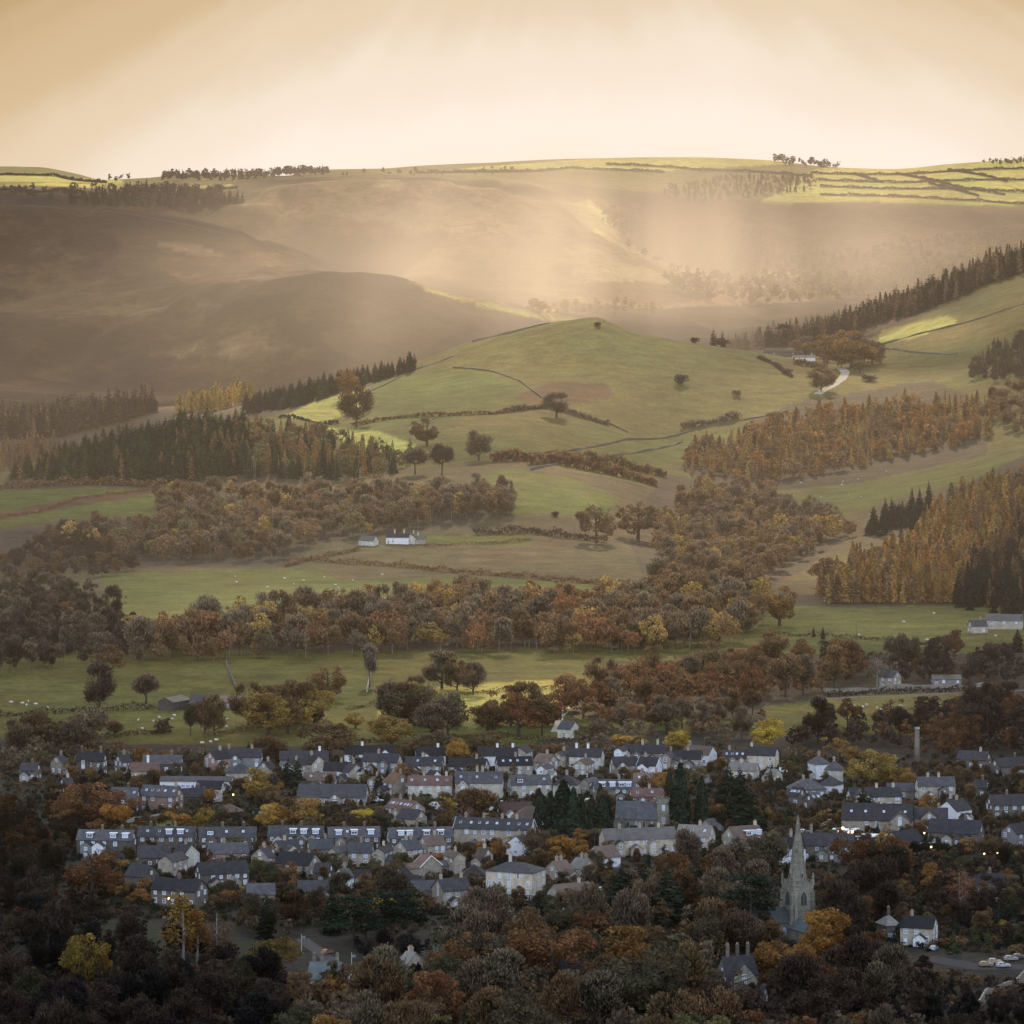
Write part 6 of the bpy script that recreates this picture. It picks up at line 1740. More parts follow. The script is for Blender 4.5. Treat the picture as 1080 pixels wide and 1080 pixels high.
# pavilion on the green
p = at(241, 864)
r = empty("pavilion", (p.x, p.y + 4, p.z)); tag(r, "open timber pavilion with a broad pyramid tiled roof on the green", "pavilion")
mb = MB(); n = 8
P0 = [(5.6 * math.cos(k * math.pi / 4 + .39), 5.6 * math.sin(k * math.pi / 4 + .39), 2.7) for k in range(n)]
for k in range(n): mb.poly([P0[k], P0[(k + 1) % n], (0, 0, 5.3)])
mb.poly([(a, b, 2.6) for a, b, c_ in P0]); 
for k in range(n): mb.poly([P0[k], P0[(k + 1) % n], (P0[(k + 1) % n][0], P0[(k + 1) % n][1], 2.6), (P0[k][0], P0[k][1], 2.6)])
mb.build("roof", ROOF['brown'], r)
for k in range(n):
    mb = MB(); mb.cyl(4.9 * math.cos(k * math.pi / 4 + .39), 4.9 * math.sin(k * math.pi / 4 + .39), -.3, 2.62, .12, .12, 6); mb.build("post", DARKW, r)
mb = MB(); mb.cyl(0, 0, -.4, .12, 5.3, 5.3, 16); mb.build("base", WALL['stone'], r)

# playground frame with turquoise panels
TURQ = surf("turquoise_paint", (.10, .38, .42), (.08, .30, .34), 1.5, .5, .4)
p = at(275, 864)
r = empty("climbing_frame", (p.x, p.y, p.z)); tag(r, "turquoise climbing frame between bare tree and the large ochre tree", "climbing frame")
for x in (-3, 0, 3):
    for y in (0, 2.2):
        mb = MB(); mb.cyl(x, y, -.3, 4.2, .09, .09, 6); mb.build("post", DARKW, r)
for x, z0, z1 in ((-1.5, 1.3, 3.0), (1.5, 2.0, 4.0)):
    mb = MB(); mb.box(x - 1.4, x + 1.4, -.06, .06, z0, z1); mb.build("panel", TURQ, r)
mb = MB(); mb.extrude([(3.05, .4, 2.0), (3.05, 1.8, 2.0), (3.05, 1.8, 2.12), (3.05, .4, 2.12)], (3.2, 0, -1.9)); mb.build("slide", TURQ, r)

# turquoise double garage and canopy of the inn
p = at(504, 952)
r = empty("garage", (p.x, p.y + 3, p.z), R(12)); tag(r, "dark-roofed double garage framed in turquoise", "garage")
mb = MB(); mb.extrude([(-3.2, -3, -.5), (-3.2, 3, -.5), (-3.2, 3, 2.6), (-3.2, 0, 3.9), (-3.2, -3, 2.6)], (6.4, 0, 0)); mb.build("wall", TURQ, r)
mb = MB()
for s in (-1, 1): mb.extrude([(-3.5, s * 3.4, 2.45), (-3.5, 0, 3.95), (-3.5, 0, 4.15), (-3.5, s * 3.4, 2.65)], (7, 0, 0))
mb.build("roof", ROOF['black'], r)
for x in (-1.5, 1.5):
    mb = MB(); mb.box(x - 1.15, x + 1.15, -3.06, -2.95, 0, 2.2); mb.build("garage_door", DARKW, r)

p = at(917, 893)
r = empty("garden_canopy", (p.x, p.y + 4, p.z), R(-5)); tag(r, "white flat-roofed garden canopy in front of the inn", "canopy")
mb = MB(); mb.box(-8, 8, -3.4, 3.4, 3.35, 3.65); mb.build("roof", WHITE, r)
for x in (-7.7, -3.8, 0, 3.8, 7.7):
    for y in (-3.1, 3.1):
        mb = MB(); mb.box(x - .14, x + .14, y - .14, y + .14, -.3, 3.35); mb.build("post", WHITE, r)
mb = MB(); mb.box(7.3, 8.05, -3.5, -3.38, .4, 3.3); mb.build("sign_panel", WHITE, r)
p = at(893, 886)
r = empty("terrace_extension", (p.x, p.y + 3, p.z), R(-5)); tag(r, "white glazed extension left of the garden canopy", "extension")
mb = MB(); mb.box(-4.5, 4.5, -2.5, 2.5, -.4, 3.2); mb.build("wall", WALL['white'], r)
mb = MB(); mb.box(-4.8, 4.8, -2.8, 2.8, 3.203, 3.5); mb.build("roof", WHITE, r)
for x in (-3, -1, 1, 3): window(r, 'w', face(x, -2.5, 1.0, 0, -1))


# ------------------------------------------------------------------ lamps that are lit
def lantern(px, py, label, zz=0.0, hh=3.0, size=.28, group=None):
    p = at(px, py + hh * F / 1450.0)
    r = empty("lit_lamp", (p.x, p.y, p.z)); tag(r, label, "lamp", group)
    mb = MB(); mb.cyl(0, 0, -.3, hh, .06, .05, 6); mb.cyl(0, 0, hh + size * 2, hh + size * 2.4, size * 1.2, .05, 8); mb.build("post", DARKW, r)
    mb = MB(); mb.cyl(0, 0, hh, hh + size * 2, size * .7, size, 8); mb.build("lamp_glass", LIT, r)
    return r


for px, py in ((884, 877), (889, 874), (894, 879), (899, 878), (904, 880)):
    lantern(px, py, "lit warm lamp in the close line along the white extension", 0, 3.4, .42, "lit lamps along the white extension")
for px, py, lb in ((178, 949, "single lit lamp at the right gable of the near-black-roofed cottages"), (944, 905, "lit lamp at the foot of the blank-gabled barn house"), (982, 894, "wide lit lamp left of the dark yew below the inn"),
                   (975, 879, "small lit lamp under the inn gables"), (246, 838, "bright lamp between cream cottage and pavilion"), (739, 866, "tiny lit lamp beside the large cypress"),
                   (893, 836, "small orange lamp right of the white house corner"), (1018, 860, "lit porch lamp beside the bright white gable")):
    lantern(px, py, lb, 0, 2.6, .3)
for px, py in ((1038, 901), (1044, 899), (1052, 900), (1040, 889)):
    lantern(px, py, "dim orange lamp among the shadowed gardens at the right", 0, 2.2, .26, "orange lamps in the shadowed gardens")

# ================================================================== single trees
def px_h(p, hpx):
    return hpx * p.y / F


SOLO = [  # kind, x, foot y, height in picture px, colour, label, dmin, width
    ('broad', 92, 872, 52, 'russet', "large russet tree at the left of the school and villa", 0, 1.15),
    ('broad', 122, 876, 36, 'orange', "orange flank tree right beside the large russet tree", 0, 1.0),
    ('broad', 68, 876, 34, 'rust', "dark rust tree left of the large russet tree", 0, 1.1),
    ('broad', 191, 876, 25, 'orange', "bright orange garden tree by the lawn above the terrace blocks", 0, 1.5),
    ('broad', 216, 876, 27, 'golden', "golden tree touching the bright orange garden tree", 0, 1.0),
    ('broad', 176, 864, 15, 'ochre', "small ochre bushy tree under the stone villa", 0, 1.5),
    ('broad', 271, 846, 40, 'golden', "tall golden tree right of the school hall", 0, 1.1),
    ('broad', 291, 846, 24, 'ochre', "lower ochre tree leaning right of the tall golden tree", 0, 1.1),
    ('broad', 310, 877, 44, 'ochre', "big ochre tree in the middle above the three-dormered terrace", 0, 1.25),
    ('broad', 287, 876, 32, 'golden', "orange-gold tree at the left of the big ochre tree", 0, 1.1),
    ('broad', 332, 876, 32, 'golden', "gold tree at the right of the big ochre tree", 0, 1.0),
    ('broad', 383, 869, 20, 'yellow', "small yellow-green tree above the narrow-dormered terrace", 0, 1.35),
    ('broad', 484, 808, 33, 'golden', "round golden tree between the white gabled houses of the top row", 0, 1.15),
    ('broad', 473, 857, 20, 'yellow', "small yellow tree in the car park", 0, 1.0),
    ('bush', 472, 862, 6, 'yellow', "bright yellow bush under the small car park tree", 0, 1.2),
    ('bare', 502, 866, 36, 'brown', "wide brown bare tree at the right end of the car park", 0, 1.5),
    ('broad', 697, 838, 26, 'orange', "orange-gold tree left of the tall cypress pair", 0, .95),
    ('broad', 655, 790, 19, 'golden', "small golden tree over the black roof on the wood's edge", 0, 1.2),
    ('broad', 673, 789, 15, 'ochre', "ochre treetop right of the small golden tree", 0, 1.2),
    ('broad', 716, 792, 24, 'yellow', "yellow tree at the end of the twiggy wood", 0, 1.3),
    ('broad', 808, 792, 38, 'yellow', "brilliant yellow tree above the cream six-windowed house", 0, 1.0),
    ('broad', 922, 834, 48, 'ochre', "tall ochre-yellow tree above the stone conservatory house", 0, 1.05),
    ('broad', 952, 836, 30, 'ochre', "rounded yellow-green tree right of the tall ochre one", 0, 1.0),
    ('broad', 886, 806, 34, 'ochre', "dull ochre tree behind the pinkish white house", 0, 1.1),
    ('broad', 868, 868, 18, 'ochre', "small ochre tree at the slate cottage", 0, 1.3), ('broad', 886, 868, 16, 'ochre', "tawny small tree by the hedge above the inn car park", 0, 1.3),
    ('broad', 592, 910, 36, 'orange', "vivid orange tree below the cypresses", 0, 1.15),
    ('broad', 608, 912, 28, 'copper', "copper tree right of the vivid orange tree", 0, 1.0),
    ('bare', 566, 908, 34, 'grey brown', "grey bare tree between copper tree and mansion roof", 0, 1.1),
    ('broad', 526, 908, 28, 'copper', "copper tree under the long skylit terrace", 0, 1.5),
    ('broad', 406, 976, 32, 'yellow', "bright yellow birch-like tree below the cottages", 0, .9),
    ('broad', 441, 960, 16, 'yellow', "small yellow treetop left of the steep-roofed stone house", 0, 1.2),
    ('broad', 583, 1046, 72, 'rust', "large rust-red beech in the foreground middle", 0, 1.2),
    ('broad', 657, 1030, 52, 'copper', "tall copper-ochre tree in the foreground wood", 0, 1.4),
    ('oak', 680, 1085, 84, 'green brown', "huge dark green-brown dome tree at the bottom edge", 0, 1.15),
    ('oak', 772, 1078, 56, 'dark brown', "dark domed tree beneath the vicarage", 0, 1.0),
    ('broad', 826, 1046, 56, 'copper', "glowing copper tree in front of the church nave", 0, 1.1),
    ('broad', 873, 1022, 60, 'orange', "orange tree at the right foot of the church tower", 0, 1.05),
    ('broad', 868, 1064, 50, 'rust', "rust tree below the glowing copper tree", 0, 1.2),
    ('broad', 905, 1096, 28, 'rust', "rusty treetop cut by the bottom edge on the right", 0, 1.6),
    ('birch', 193, 1022, 66, 'golden', "tall slender golden birch left of its bare neighbour", 0, 1.15),
    ('birch', 208, 1020, 50, 'orange', "amber birch close against the tall golden birch", 0, 1.1),
    ('bare_birch', 229, 1024, 56, 'russet', "leafless reddish birch beside the golden birches", 0, 1.0),
    ('broad', 88, 1044, 56, 'golden', "upright golden tree in the dark lower left", 0, .85),
    ('broad', 110, 1040, 34, 'orange', "lesser amber tree right of the upright golden one", 0, .9),
    ('broad', 286, 1030, 38, 'ochre', "round ochre-green tree left of the blue-green slate house", 0, 1.2),
    ('broad', 97, 960, 64, 'rust', "large dark red tree below the leftmost terrace block", 0, 1.25),
    ('broad', 28, 992, 34, 'rust', "dim rust tree near the left edge of the picture", 0, 1.0),
    ('bare_birch', 458, 1034, 36, 'pale grey', "white-stemmed leafless birch beside the gabled lodge", 0, 1.3),
    ('bare_birch', 524, 1028, 34, 'pale grey', "pale many-stemmed bare birch left of the rust-red beech", 0, 1.3),
    ('bare_birch', 1013, 968, 44, 'russet', "reddish leafless birch in the dark gardens at the right", 0, 1.4),
    ('broad', 990, 950, 36, 'copper', "amber-brown tree left of the reddish leafless birch", 0, 1.0),
    ('broad', 929, 898, 22, 'golden', "small amber tree beside the white garden canopy", 0, .8),
    ('broad', 962, 862, 14, 'copper', "small reddish tree in front of the six-windowed house", 0, 1.3),
    ('pine', 792, 996, 62, 'dark green', "Scots pine with leaning pale trunk left of the church", 0, 1.2),
    ('pine', 404, 995, 48, 'dark green', "dark Scots pine above the black hollow", 0, 1.3), ('pine', 430, 998, 50, 'dark green', "Scots pine with forked pale stem right of its dark twin", 0, 1.2),
    ('pine', 372, 1000, 46, 'dark green', "spreading dark pine left of the hollow", 0, 1.3),
    ('conifer', 350, 985, 44, 'dark green', "dark spruce at the end of the whitish house", 0, 1.2), ('conifer', 280, 990, 34, 'dark green', "low dark spruce under tangled branches", 0, 1.2),
    # mid fields
    ('oak', 346, 738, 40, 'brown', "rounded brown oak alone on the valley field", 0, .95),
    ('broad', 283, 776, 50, 'ochre', "large brown-gold tree right of the farm", 0, 1.1), ('broad', 304, 774, 40, 'brown', "brown companion of the large brown-gold farm tree", 0, 1.0),
    ('broad', 320, 770, 26, 'golden', "small bright gold tree in front of the farm clump", 0, 1.0), ('oak', 375, 768, 20, 'golden', "small spreading golden oak on the lit field", 0, 1.1),
    ('oak', 344, 800, 46, 'brown', "broad brown oak by the hedge above the rooftops", 0, 1.0), ('bare', 283, 806, 32, 'brown', "low spreading bare oak behind the top row", 0, 1.6),
    ('broad', 547, 776, 56, 'rust', "tall rusty tree standing at the sunlit field corner", 0, .95), ('broad', 440, 764, 48, 'olive', "olive-brown tree, tallest of the sunlit field clump", 0, .95),
    ('broad', 412, 786, 34, 'ochre', "ochre tree low in the sunlit field clump", 0, 1.1), ('broad', 415, 758, 48, 'brown', "brown tree on the left of the sunlit field clump", 0, .9),
    ('bare', 472, 776, 48, 'grey brown', "tall grey bare tree in the sunlit field clump", 0, .85), ('bare', 455, 782, 40, 'grey brown', "grey bare tree overlapping the olive-brown tree", 0, .9),
    ('bare', 514, 774, 34, 'brown', "bare tree by itself right of the field clump", 0, 1.2), ('bare', 572, 776, 40, 'brown', "brown bare tree right of the tall rusty tree", 0, .9),
    ('bare', 466, 726, 40, 'grey brown', "rounded bare tree on the far side of the lit field", 0, 1.1), ('bare', 499, 732, 34, 'grey brown', "bare twiggy tree right of the rounded bare tree", 0, .9), ('bare', 482, 728, 34, 'brown', "brownish bare tree between two grey ones on the field", 0, .9),
    ('bare', 390, 724, 46, 'pale grey', "slender pale poplar against the wall on the field", 0, .45),
    ('bare', 201, 776, 34, 'green brown', "ivy-clad tree first of three below the farm sheds", 0, .6), ('bare', 216, 775, 42, 'brown', "middle ivy-stemmed tree below the farm sheds", 0, .7), ('bare', 226, 774, 42, 'brown', "third ivy-stemmed tree, nearest the rusty farm roof", 0, .6),
    ('broad', 36, 778, 28, 'russet', "dark russet tree on the left field", 0, 1.2), ('bare', 95, 792, 46, 'grey brown', "tall bare tree on the left field above the dark stone house", 0, .9), ('bare', 78, 790, 36, 'brown', "brown bare tree left of the tall one on the left field", 0, .9),
    ('bare', 154, 742, 32, 'grey brown', "round bare tree left of the farm shed", 0, 1.1), ('bare', 105, 752, 52, 'dark brown', "dark bare tree at the near corner of the left wood", 0, .95), ('broad', 108, 716, 38, 'brown', "brown tree at the corner of the left wood", 0, 1.0),
    ('bare', 121, 778, 18, 'brown', "small bare tree between hedge and farm shed", 0, 1.2), ('bare', 62, 790, 30, 'brown', "thin brown tree over the left hedge", 0, .8),
    # slopes
    ('bush', 718, 405, 13, 'dark', "dark round bush-like tree on the open knoll", 3600, 0.85), ('bush', 777, 418, 8, 'dark brown', "tiny dark tree lower right on the open knoll", 3600, 0.85),
    ('bare', 587, 440, 26, 'grey brown', "pale bare tree beside the wall on the knoll's flank", 3300, 1.2), ('oak', 450, 470, 34, 'brown', "brown round tree on the left flank of the knoll", 3300, 1.1),
    ('bare', 376, 450, 44, 'brown', "tall bare tree beside the bright left field", 3500, 1.0), ('oak', 367, 420, 34, 'copper', "orange-brown tree standing against the dark conifers", 3500, 1.0),
    ('bare', 466, 502, 34, 'dark brown', "dark narrow tree at the foot of the knoll", 3200, .8), ('bare', 505, 485, 32, 'grey brown', "grey bare tree on the lower knoll fields", 3200, 1.0), ('bare', 438, 500, 28, 'grey brown', "hazy bare tree left of the dark narrow tree", 3200, 1.0),
    ('oak', 629, 572, 46, 'brown', "large brown oak below the oval green field", 2600, 1.0), ('oak', 673, 568, 44, 'brown', "second large oak, right of the one below the oval field", 2600, 1.0),
    ('bush', 586, 545, 7, 'dark', "tiny tree on the oval green field", 2600, 1.0),
    ('pine', 826, 364, 25, 'dark', "lone Scots pine standing over the crest farm", 4000, 1.0), ('bush', 733, 362, 8, 'dark', "round dark tree on the crest, first left of the farm", 4000, 0.85), ('broad', 761, 366, 11, 'brown', "brown domed tree on the crest left of the farm", 4000, 1.3), ('pine', 777, 368, 10, 'dark', "small flat-topped pine on the crest", 4000, 1.1),
    ('oak', 898, 388, 46, 'copper', "great russet beech behind the bend of the pale track", 4000, 1.35), ('oak', 872, 382, 32, 'brown', "brown tree left of the great russet beech", 4000, 1.2), ('oak', 850, 376, 26, 'brown', "soft brown tree behind the crest farm", 4000, 1.2), ('oak', 920, 384, 28, 'brown', "brown shoulder tree right of the great russet beech", 4000, 1.1),
    ('bare', 866, 412, 24, 'brown', "bare tree in the hollow left of the pale track", 3800, 1.3), ('bush', 830, 394, 7, 'dark brown', "dark gorse shrub on the slope under the crest farm", 3800, 1.2), ('bush', 918, 402, 8, 'dark brown', "lone dark shrub right of the pale track", 3800, 1.2), ('bush', 630, 344, 6, 'dark brown', "wind-bent tree on the knoll's summit", 4200, 0.85),
    ('oak', 822, 660, 46, 'copper', "large copper-brown oak at the edge of the larches", 2200, .95), ('broad', 785, 668, 30, 'brown', "brown tree left of the large copper-brown oak", 2200, 1.1), ('broad', 890, 712, 40, 'copper', "large amber-brown tree beside the road wall", 1900, 1.0),
    ('bare_birch', 925, 724, 36, 'pale grey', "white-barked bare birch above the sheep field", 1900, 1.2), ('conifer', 858, 672, 12, 'dark green', "small dark fir on the field hedge", 2100, 1.0), ('conifer', 868, 674, 14, 'dark green', "second small fir on the field hedge", 2100, 1.0), ('conifer', 1073, 688, 26, 'dark', "dark fir at the right edge field", 2000, 1.3),
]
for k, x, y, hp, colr, lab, dm, wd in SOLO:
    p = at(x, y, max(dm, 800))
    tree(k, p, px_h(p, hp) * (1.18 if y > 930 else 1.0), colr, lab, None, None, wd * (1.3 if 690 < y < 806 else 1.15), .62 if (x < 320 and y > 940) else .85 if y > 935 else 1.0)  # trees at lower left and lower edge get shade in their colour
CYP = [('column', 571, 880, 44, .9), ('column', 581, 884, 50, 1.0), ('column', 594, 888, 66, 1.1), ('column', 605, 890, 60, 1.0), ('column', 614, 888, 48, .9), ('column', 624, 888, 50, 1.0), ('column', 636, 888, 50, 1.1), ('column', 633, 848, 22, 1.0),
       ('column', 717, 876, 72, 1.1), ('column', 740, 876, 58, 1.0), ('column', 706, 800 + 40, 30, .8)]
pos_words = ["shortest dark cypress at the left end of the row", "second cypress from the left of the row", "tallest cypress of the central row", "cypress just right of the tallest in the row", "slim cypress in the gap right of the tallest pair", "cypress second from the right of the row", "wide cypress ending the row on the right", "small cypress in front of the dormered cottages", "giant dark cypress right of the square church tower", "pointed cypress right of the giant dark one", "narrow dark cypress by the orange-gold tree"]
for (k, x, y, hp, wd), lab in zip(CYP, pos_words):
    p = at(x, y); tree(k, p, px_h(p, hp), 'dark green', lab, None, None, wd)
for x, y, hp, lab in ((780, 872, 66, "broad black-green conifer mass above the brown chapel house"), (768, 850, 44, "blue-green cedar behind the large conifer mass"), (790, 880, 50, "right-hand shoulder of the dark conifers above the spire"), (782, 888, 24, "small pale-green pointed conifer below the dark conifers"),
                     (655, 962, 50, "leftmost big yew below the cottage terrace"), (680, 972, 62, "biggest dark yew in front of the cottage terrace"), (703, 975, 66, "tall pointed conifer right of the biggest yew"), (668, 985, 34, "lower yew filling the front of the dark clump"), (728, 960, 48, "dark conifer at the right of the yew clump"),
                     (304, 828, 30, "dark fir behind the tall golden tree"), (314, 832, 34, "wide dark fir left of the cream-fronted house"), (400, 838, 26, "dark fir left of the orange-roofed house"), (434, 806, 20, "dark pointed fir on the top row"), (402, 800, 14, "low fir left of the dark pointed one"), (910, 858, 30, "dark yew in front of the conservatory house"), (918, 862, 26, "lower dark yew at the inn's back"), (989, 902, 22, "dark yew right of the inn"), (950, 995, 30, "pointed dark yew left of the four-windowed stone house"), (1046, 845, 26, "dark fir at the far right gardens"), (758, 905, 26, "thin dark fir left of the brown chapel house"), (640, 862, 26, "small firs below the dormered cottages")):
    p = at(x, y); tree('conifer', p, px_h(p, hp), 'dark green', lab, None, None, 1.7)

# gardens: shrubs and small trees between the houses
GARD = [((40, 800), (370, 800), (380, 880), (60, 885), "behind the terrace blocks and around the school"), ((370, 800), (640, 800), (640, 870), (380, 880), "in the gardens of the middle top rows"),
        ((640, 800), (850, 800), (850, 900), (640, 870), "in the gardens between cypresses and inn"), ((850, 810), (1090, 810), (1090, 905), (850, 900), "around the inn and its neighbours"),
        ((70, 885), (400, 885), (440, 965), (120, 965), "between the lower cottages at the left"), ((400, 885), (650, 885), (650, 975), (440, 965), "around the mansion and its cottages"), ((870, 905), (1090, 905), (1090, 1010), (980, 1005), "in the shadowed gardens at the right")]


def clear_of_houses(p, rad):
    for (hx, hy, hr) in FOOT:
        if abs(p.x - hx) < hr + rad and -hr - rad < p.y - hy < hr * .9 + rad and (p.x - hx) ** 2 + (p.y - hy) ** 2 < (hr + rad) ** 2:
            return False
    return True


ngard = 0
for g in GARD:
    poly = list(g[:4]); place = g[4]
    for (px, py) in scatter_points(poly, 17, 10, 800):
        p = at(px, py)
        k = random.random()
        if k < .40:
            if not clear_of_houses(p, .5): continue
            c_ = random.choice(['green', 'dark green', 'green brown', 'brown', 'brown', 'ochre', 'dark brown'])
            tree('bush', p, random.uniform(1.4, 3.6), c_, f"{c_} garden shrub {place}", f"{c_} shrubs {place}", None, random.uniform(1, 1.8))
        elif k < .93:
            if not clear_of_houses(p, 1.5): continue
            kd, c_ = random.choice([('conifer', 'green'), ('bare', 'grey brown'), ('bare', 'brown'), ('broad', 'brown'), ('broad', 'green brown'), ('broad', 'olive'), ('broad', 'copper'), ('conifer', 'dark green')])
            tree(kd, p, random.uniform(4.0, 8.5), c_, f"small {c_} {dict(bare='bare', broad='leafy', conifer='evergreen')[kd]} garden tree {place}", f"small {c_} {kd} trees {place}", None, 1.15)
        ngard += 1
mass("garden_hedges", "low hedges and undergrowth filling the village gardens", [(-20, 795), (1100, 800), (1100, 1010), (-20, 965)], 8.5, 5, (1.2, 3.2), [('bush', 'green', 2), ('bush', 'brown', 2), ('bush', 'dark brown', 2), ('bush', 'dark green', 2)], 800, dark=.62, cat="undergrowth")
mass("garden_saplings", "thin leafless saplings and overgrown shrubs between the houses", [(30, 812), (1100, 812), (1100, 905), (880, 905), (640, 960), (440, 965), (120, 960)], 15, 9, (3.5, 6.5), [("bare", "brown", 3), ("bare", "grey brown", 3), ("broad", "green brown", 2), ("broad", "brown", 2), ("conifer", "dark green", .6)], 800, dark=.75, cat="saplings", src=DENSEV, avoid=True)
mass("hedge_scrub", "twiggy scrub along the back of the top row and the foot of the fields", [(0, 794), (120, 790), (200, 800), (380, 800), (600, 792), (860, 796), (860, 806), (560, 802), (120, 804), (0, 812)], 9, 5, (3.0, 6.5), [('bush', 'brown', 2), ('bush', 'grey brown', 2), ('bush', 'green brown', 1)], 1500, dark=.8, cat="undergrowth")


# ================================================================== hedges and walls
def densify(pts, step, dmin):
    W_ = [at(x, y, dmin) for x, y in pts]
    out = []
    for a, b in zip(W_[:-1], W_[1:]):
        n = max(2, int((b - a).length / step))
        for i in range(n):
            t_ = i / n
            x = a.x + (b.x - a.x) * t_; y = a.y + (b.y - a.y) * t_
            out.append(Vector((x, y, float(ground(x, y)))))
    out.append(W_[-1])
    return out


def hedge(pts, h, w, colour, label, dmin=800, group=None):
    P = densify(pts, 1.0 if dmin < 3000 else 2.2, dmin)
    A_ = np.array([tuple(p) for p in P]); n = len(A_)
    per = 14
    idx_ = np.repeat(np.arange(n), per); g = np.random.default_rng(len(P) + int(A_[0, 0]) % 97)
    T_ = np.gradient(A_, axis=0); T_ = unit(T_); S_ = np.stack([-T_[:, 1], T_[:, 0], np.zeros(n)], 1)
    hh = h * (1 + .45 * np.sin(np.arange(n) * .23 + 1) * np.sin(np.arange(n) * .071) + .15 * g.normal(size=n))
    u = g.uniform(-1, 1, len(idx_)); v = g.random(len(idx_)) ** .7
    Q = A_[idx_] + S_[idx_] * (u * w / 2 * np.sqrt(1 - .6 * v * v))[:, None] + T_[idx_] * g.uniform(-1, 1, len(idx_))[:, None] * (1.0 if dmin < 3000 else 2.2)
    Q[:, 2] += v * hh[idx_]
    V = leaf_quads(Q, unit(g.normal(size=Q.shape) + (0, -.2, .4)), max(.55, h * .35) * (1 if dmin < 3000 else 2), g)
    V -= A_[n // 2]
    me = crown_from(V, g, LEAF, "hedge_mesh")
    o = mobj("hedge", me); o.location = A_[n // 2]; o.color = COLR[colour] + (1,)
    return tag(o, label, "hedge", group)


def drywall(pts, h, w, label, dmin=800, mat=None, group=None, name="dry_stone_wall"):
    P = densify(pts, 2.5 if dmin < 3000 else 6, dmin); o0 = P[len(P) // 2]
    mb = MB(); n = len(P)
    for i, p in enumerate(P):
        t_ = (P[min(i + 1, n - 1)] - P[max(i - 1, 0)]); t_.z = 0; t_.normalize(); s_ = Vector((-t_.y, t_.x, 0))
        k = h * (.35 + 1.2 * float(vnoise(np.array(i * .31 + o0.x), np.array(o0.y * .01)))); q = p - o0
        for a, z in ((-w / 2, -.4), (-w / 2 * .7, k), (w / 2 * .7, k), (w / 2, -.4)):
            mb.v.append(tuple(q + s_ * a + Vector((0, 0, z))))
    for i in range(n - 1):
        for k in range(3):
            a = i * 4 + k; mb.f.append((a, a + 1, a + 5, a + 4))
    mb.f.append((0, 1, 2, 3)); e = (n - 1) * 4; mb.f.append((e, e + 3, e + 2, e + 1))
    o = mb.build(name, mat or WALL['stone']); o.location = o0
    return tag(o, label, "wall", group)


hedge([(-20, 796), (40, 790), (98, 784), (118, 778), (172, 773)], 2.2, 1.8, 'dark brown', "dark hedge curving up the left field toward the farm")
hedge([(165, 775), (178, 772)], 4.5, 3.5, 'dark brown', "thick holly clump ending the dark curving hedge")
hedge([(-20, 757), (40, 754), (110, 750), (164, 748)], 2.4, 2, 'dark brown', "hedge running left from the open-fronted farm shed")
hedge([(214, 778), (262, 771), (300, 762)], 2.0, 1.6, 'brown', "low hedge from the ivy-stemmed trees to the farm clump")
hedge([(362, 785), (430, 780), (520, 778), (600, 782)], 2.0, 1.5, 'dark brown', "hedge along the near side of the sunlit field")
hedge([(365, 750), (400, 742), (520, 730), (590, 726)], 1.6, 1.4, 'olive', "faint hedge crossing the sunlit field from the slender poplar")
hedge([(812, 670), (870, 672), (932, 676)], 2.0, 1.6, 'dark brown', "short hedge on the right fields below the small firs")
hedge([(940, 680), (985, 680), (1012, 670)], 2.6, 2.0, 'dark brown', "curved hedge dividing the right fields near the grey farm")
hedge([(870, 735), (960, 731), (1030, 729)], 2.6, 2.0, 'dark', "dark hedge on the far side of the sheep field")
hedge([(848, 862), (880, 866), (910, 868)], 3.2, 2.4, 'dark', "clipped black-green hedge above the inn car park")
hedge([(330, 592), (420, 598), (500, 606), (600, 614), (690, 622)], 3.0, 3.0, 'brown', "bushy hedge under the straw-coloured bank", 2500)
hedge([(300, 598), (330, 590), (380, 580)], 2.5, 2.5, 'brown', "hedge climbing toward the stone barn by the farmhouse", 2500)
hedge([(448, 576), (520, 574), (560, 570)], 2.0, 2.0, 'brown', "low hedge right of the white farmhouse", 2700)
hedge([(500, 564), (560, 562), (600, 568), (640, 572)], 4.0, 4.0, 'dark brown', "dark scrubby hedge right of the farmhouse green strip", 2700)
hedge([(-20, 549), (40, 541), (84, 526), (160, 516)], 1.8, 2.0, 'russet', "russet hedge slanting across the small left fields", 2800)
hedge([(-20, 516), (60, 512), (160, 514)], 5, 5, 'brown', "brown hedge at the foot of the plantation mound", 2900)
hedge([(296, 441), (330, 446), (356, 448)], 3, 3, 'dark', "black hedge between the two bright left fields", 3400)
hedge([(372, 449), (440, 440), (520, 437), (566, 431)], 3.2, 3.2, 'brown', "hedge crossing the knoll's lower face", 3400)
hedge([(520, 487), (580, 488), (640, 500), (690, 512)], 7, 8, 'russet', "tall russet hedge above the oval green field", 3000)
hedge([(560, 490), (620, 486), (700, 503)], 6, 7, 'brown', "brown thicket behind the tall russet hedge", 3100)
hedge([(720, 452), (760, 446), (778, 440)], 5, 6, 'grey brown', "grey thorn thicket on the knoll's right flank", 3400)
hedge([(540, 434), (580, 430), (640, 448)], 4, 5, 'grey brown', "thorn scrub round the pale bare tree on the knoll", 3400)
hedge([(800, 378), (815, 384), (826, 392), (835, 398)], 3, 4, 'dark brown', "gorse line slanting down from the crest farm", 3800)
hedge([(838, 384), (862, 388), (880, 398), (862, 406)], 5, 6, 'brown', "shrubby tangle under the sheeted barn", 3800)
drywall([(238, 699), (243, 712), (250, 728)], 1.3, .9, "stone wall running straight up the left valley field", mat=WALL['dark'])
drywall([(396, 692), (391, 712), (387, 730)], 1.6, .9, "stone wall beside the slender pale poplar", mat=WALL['pale'])
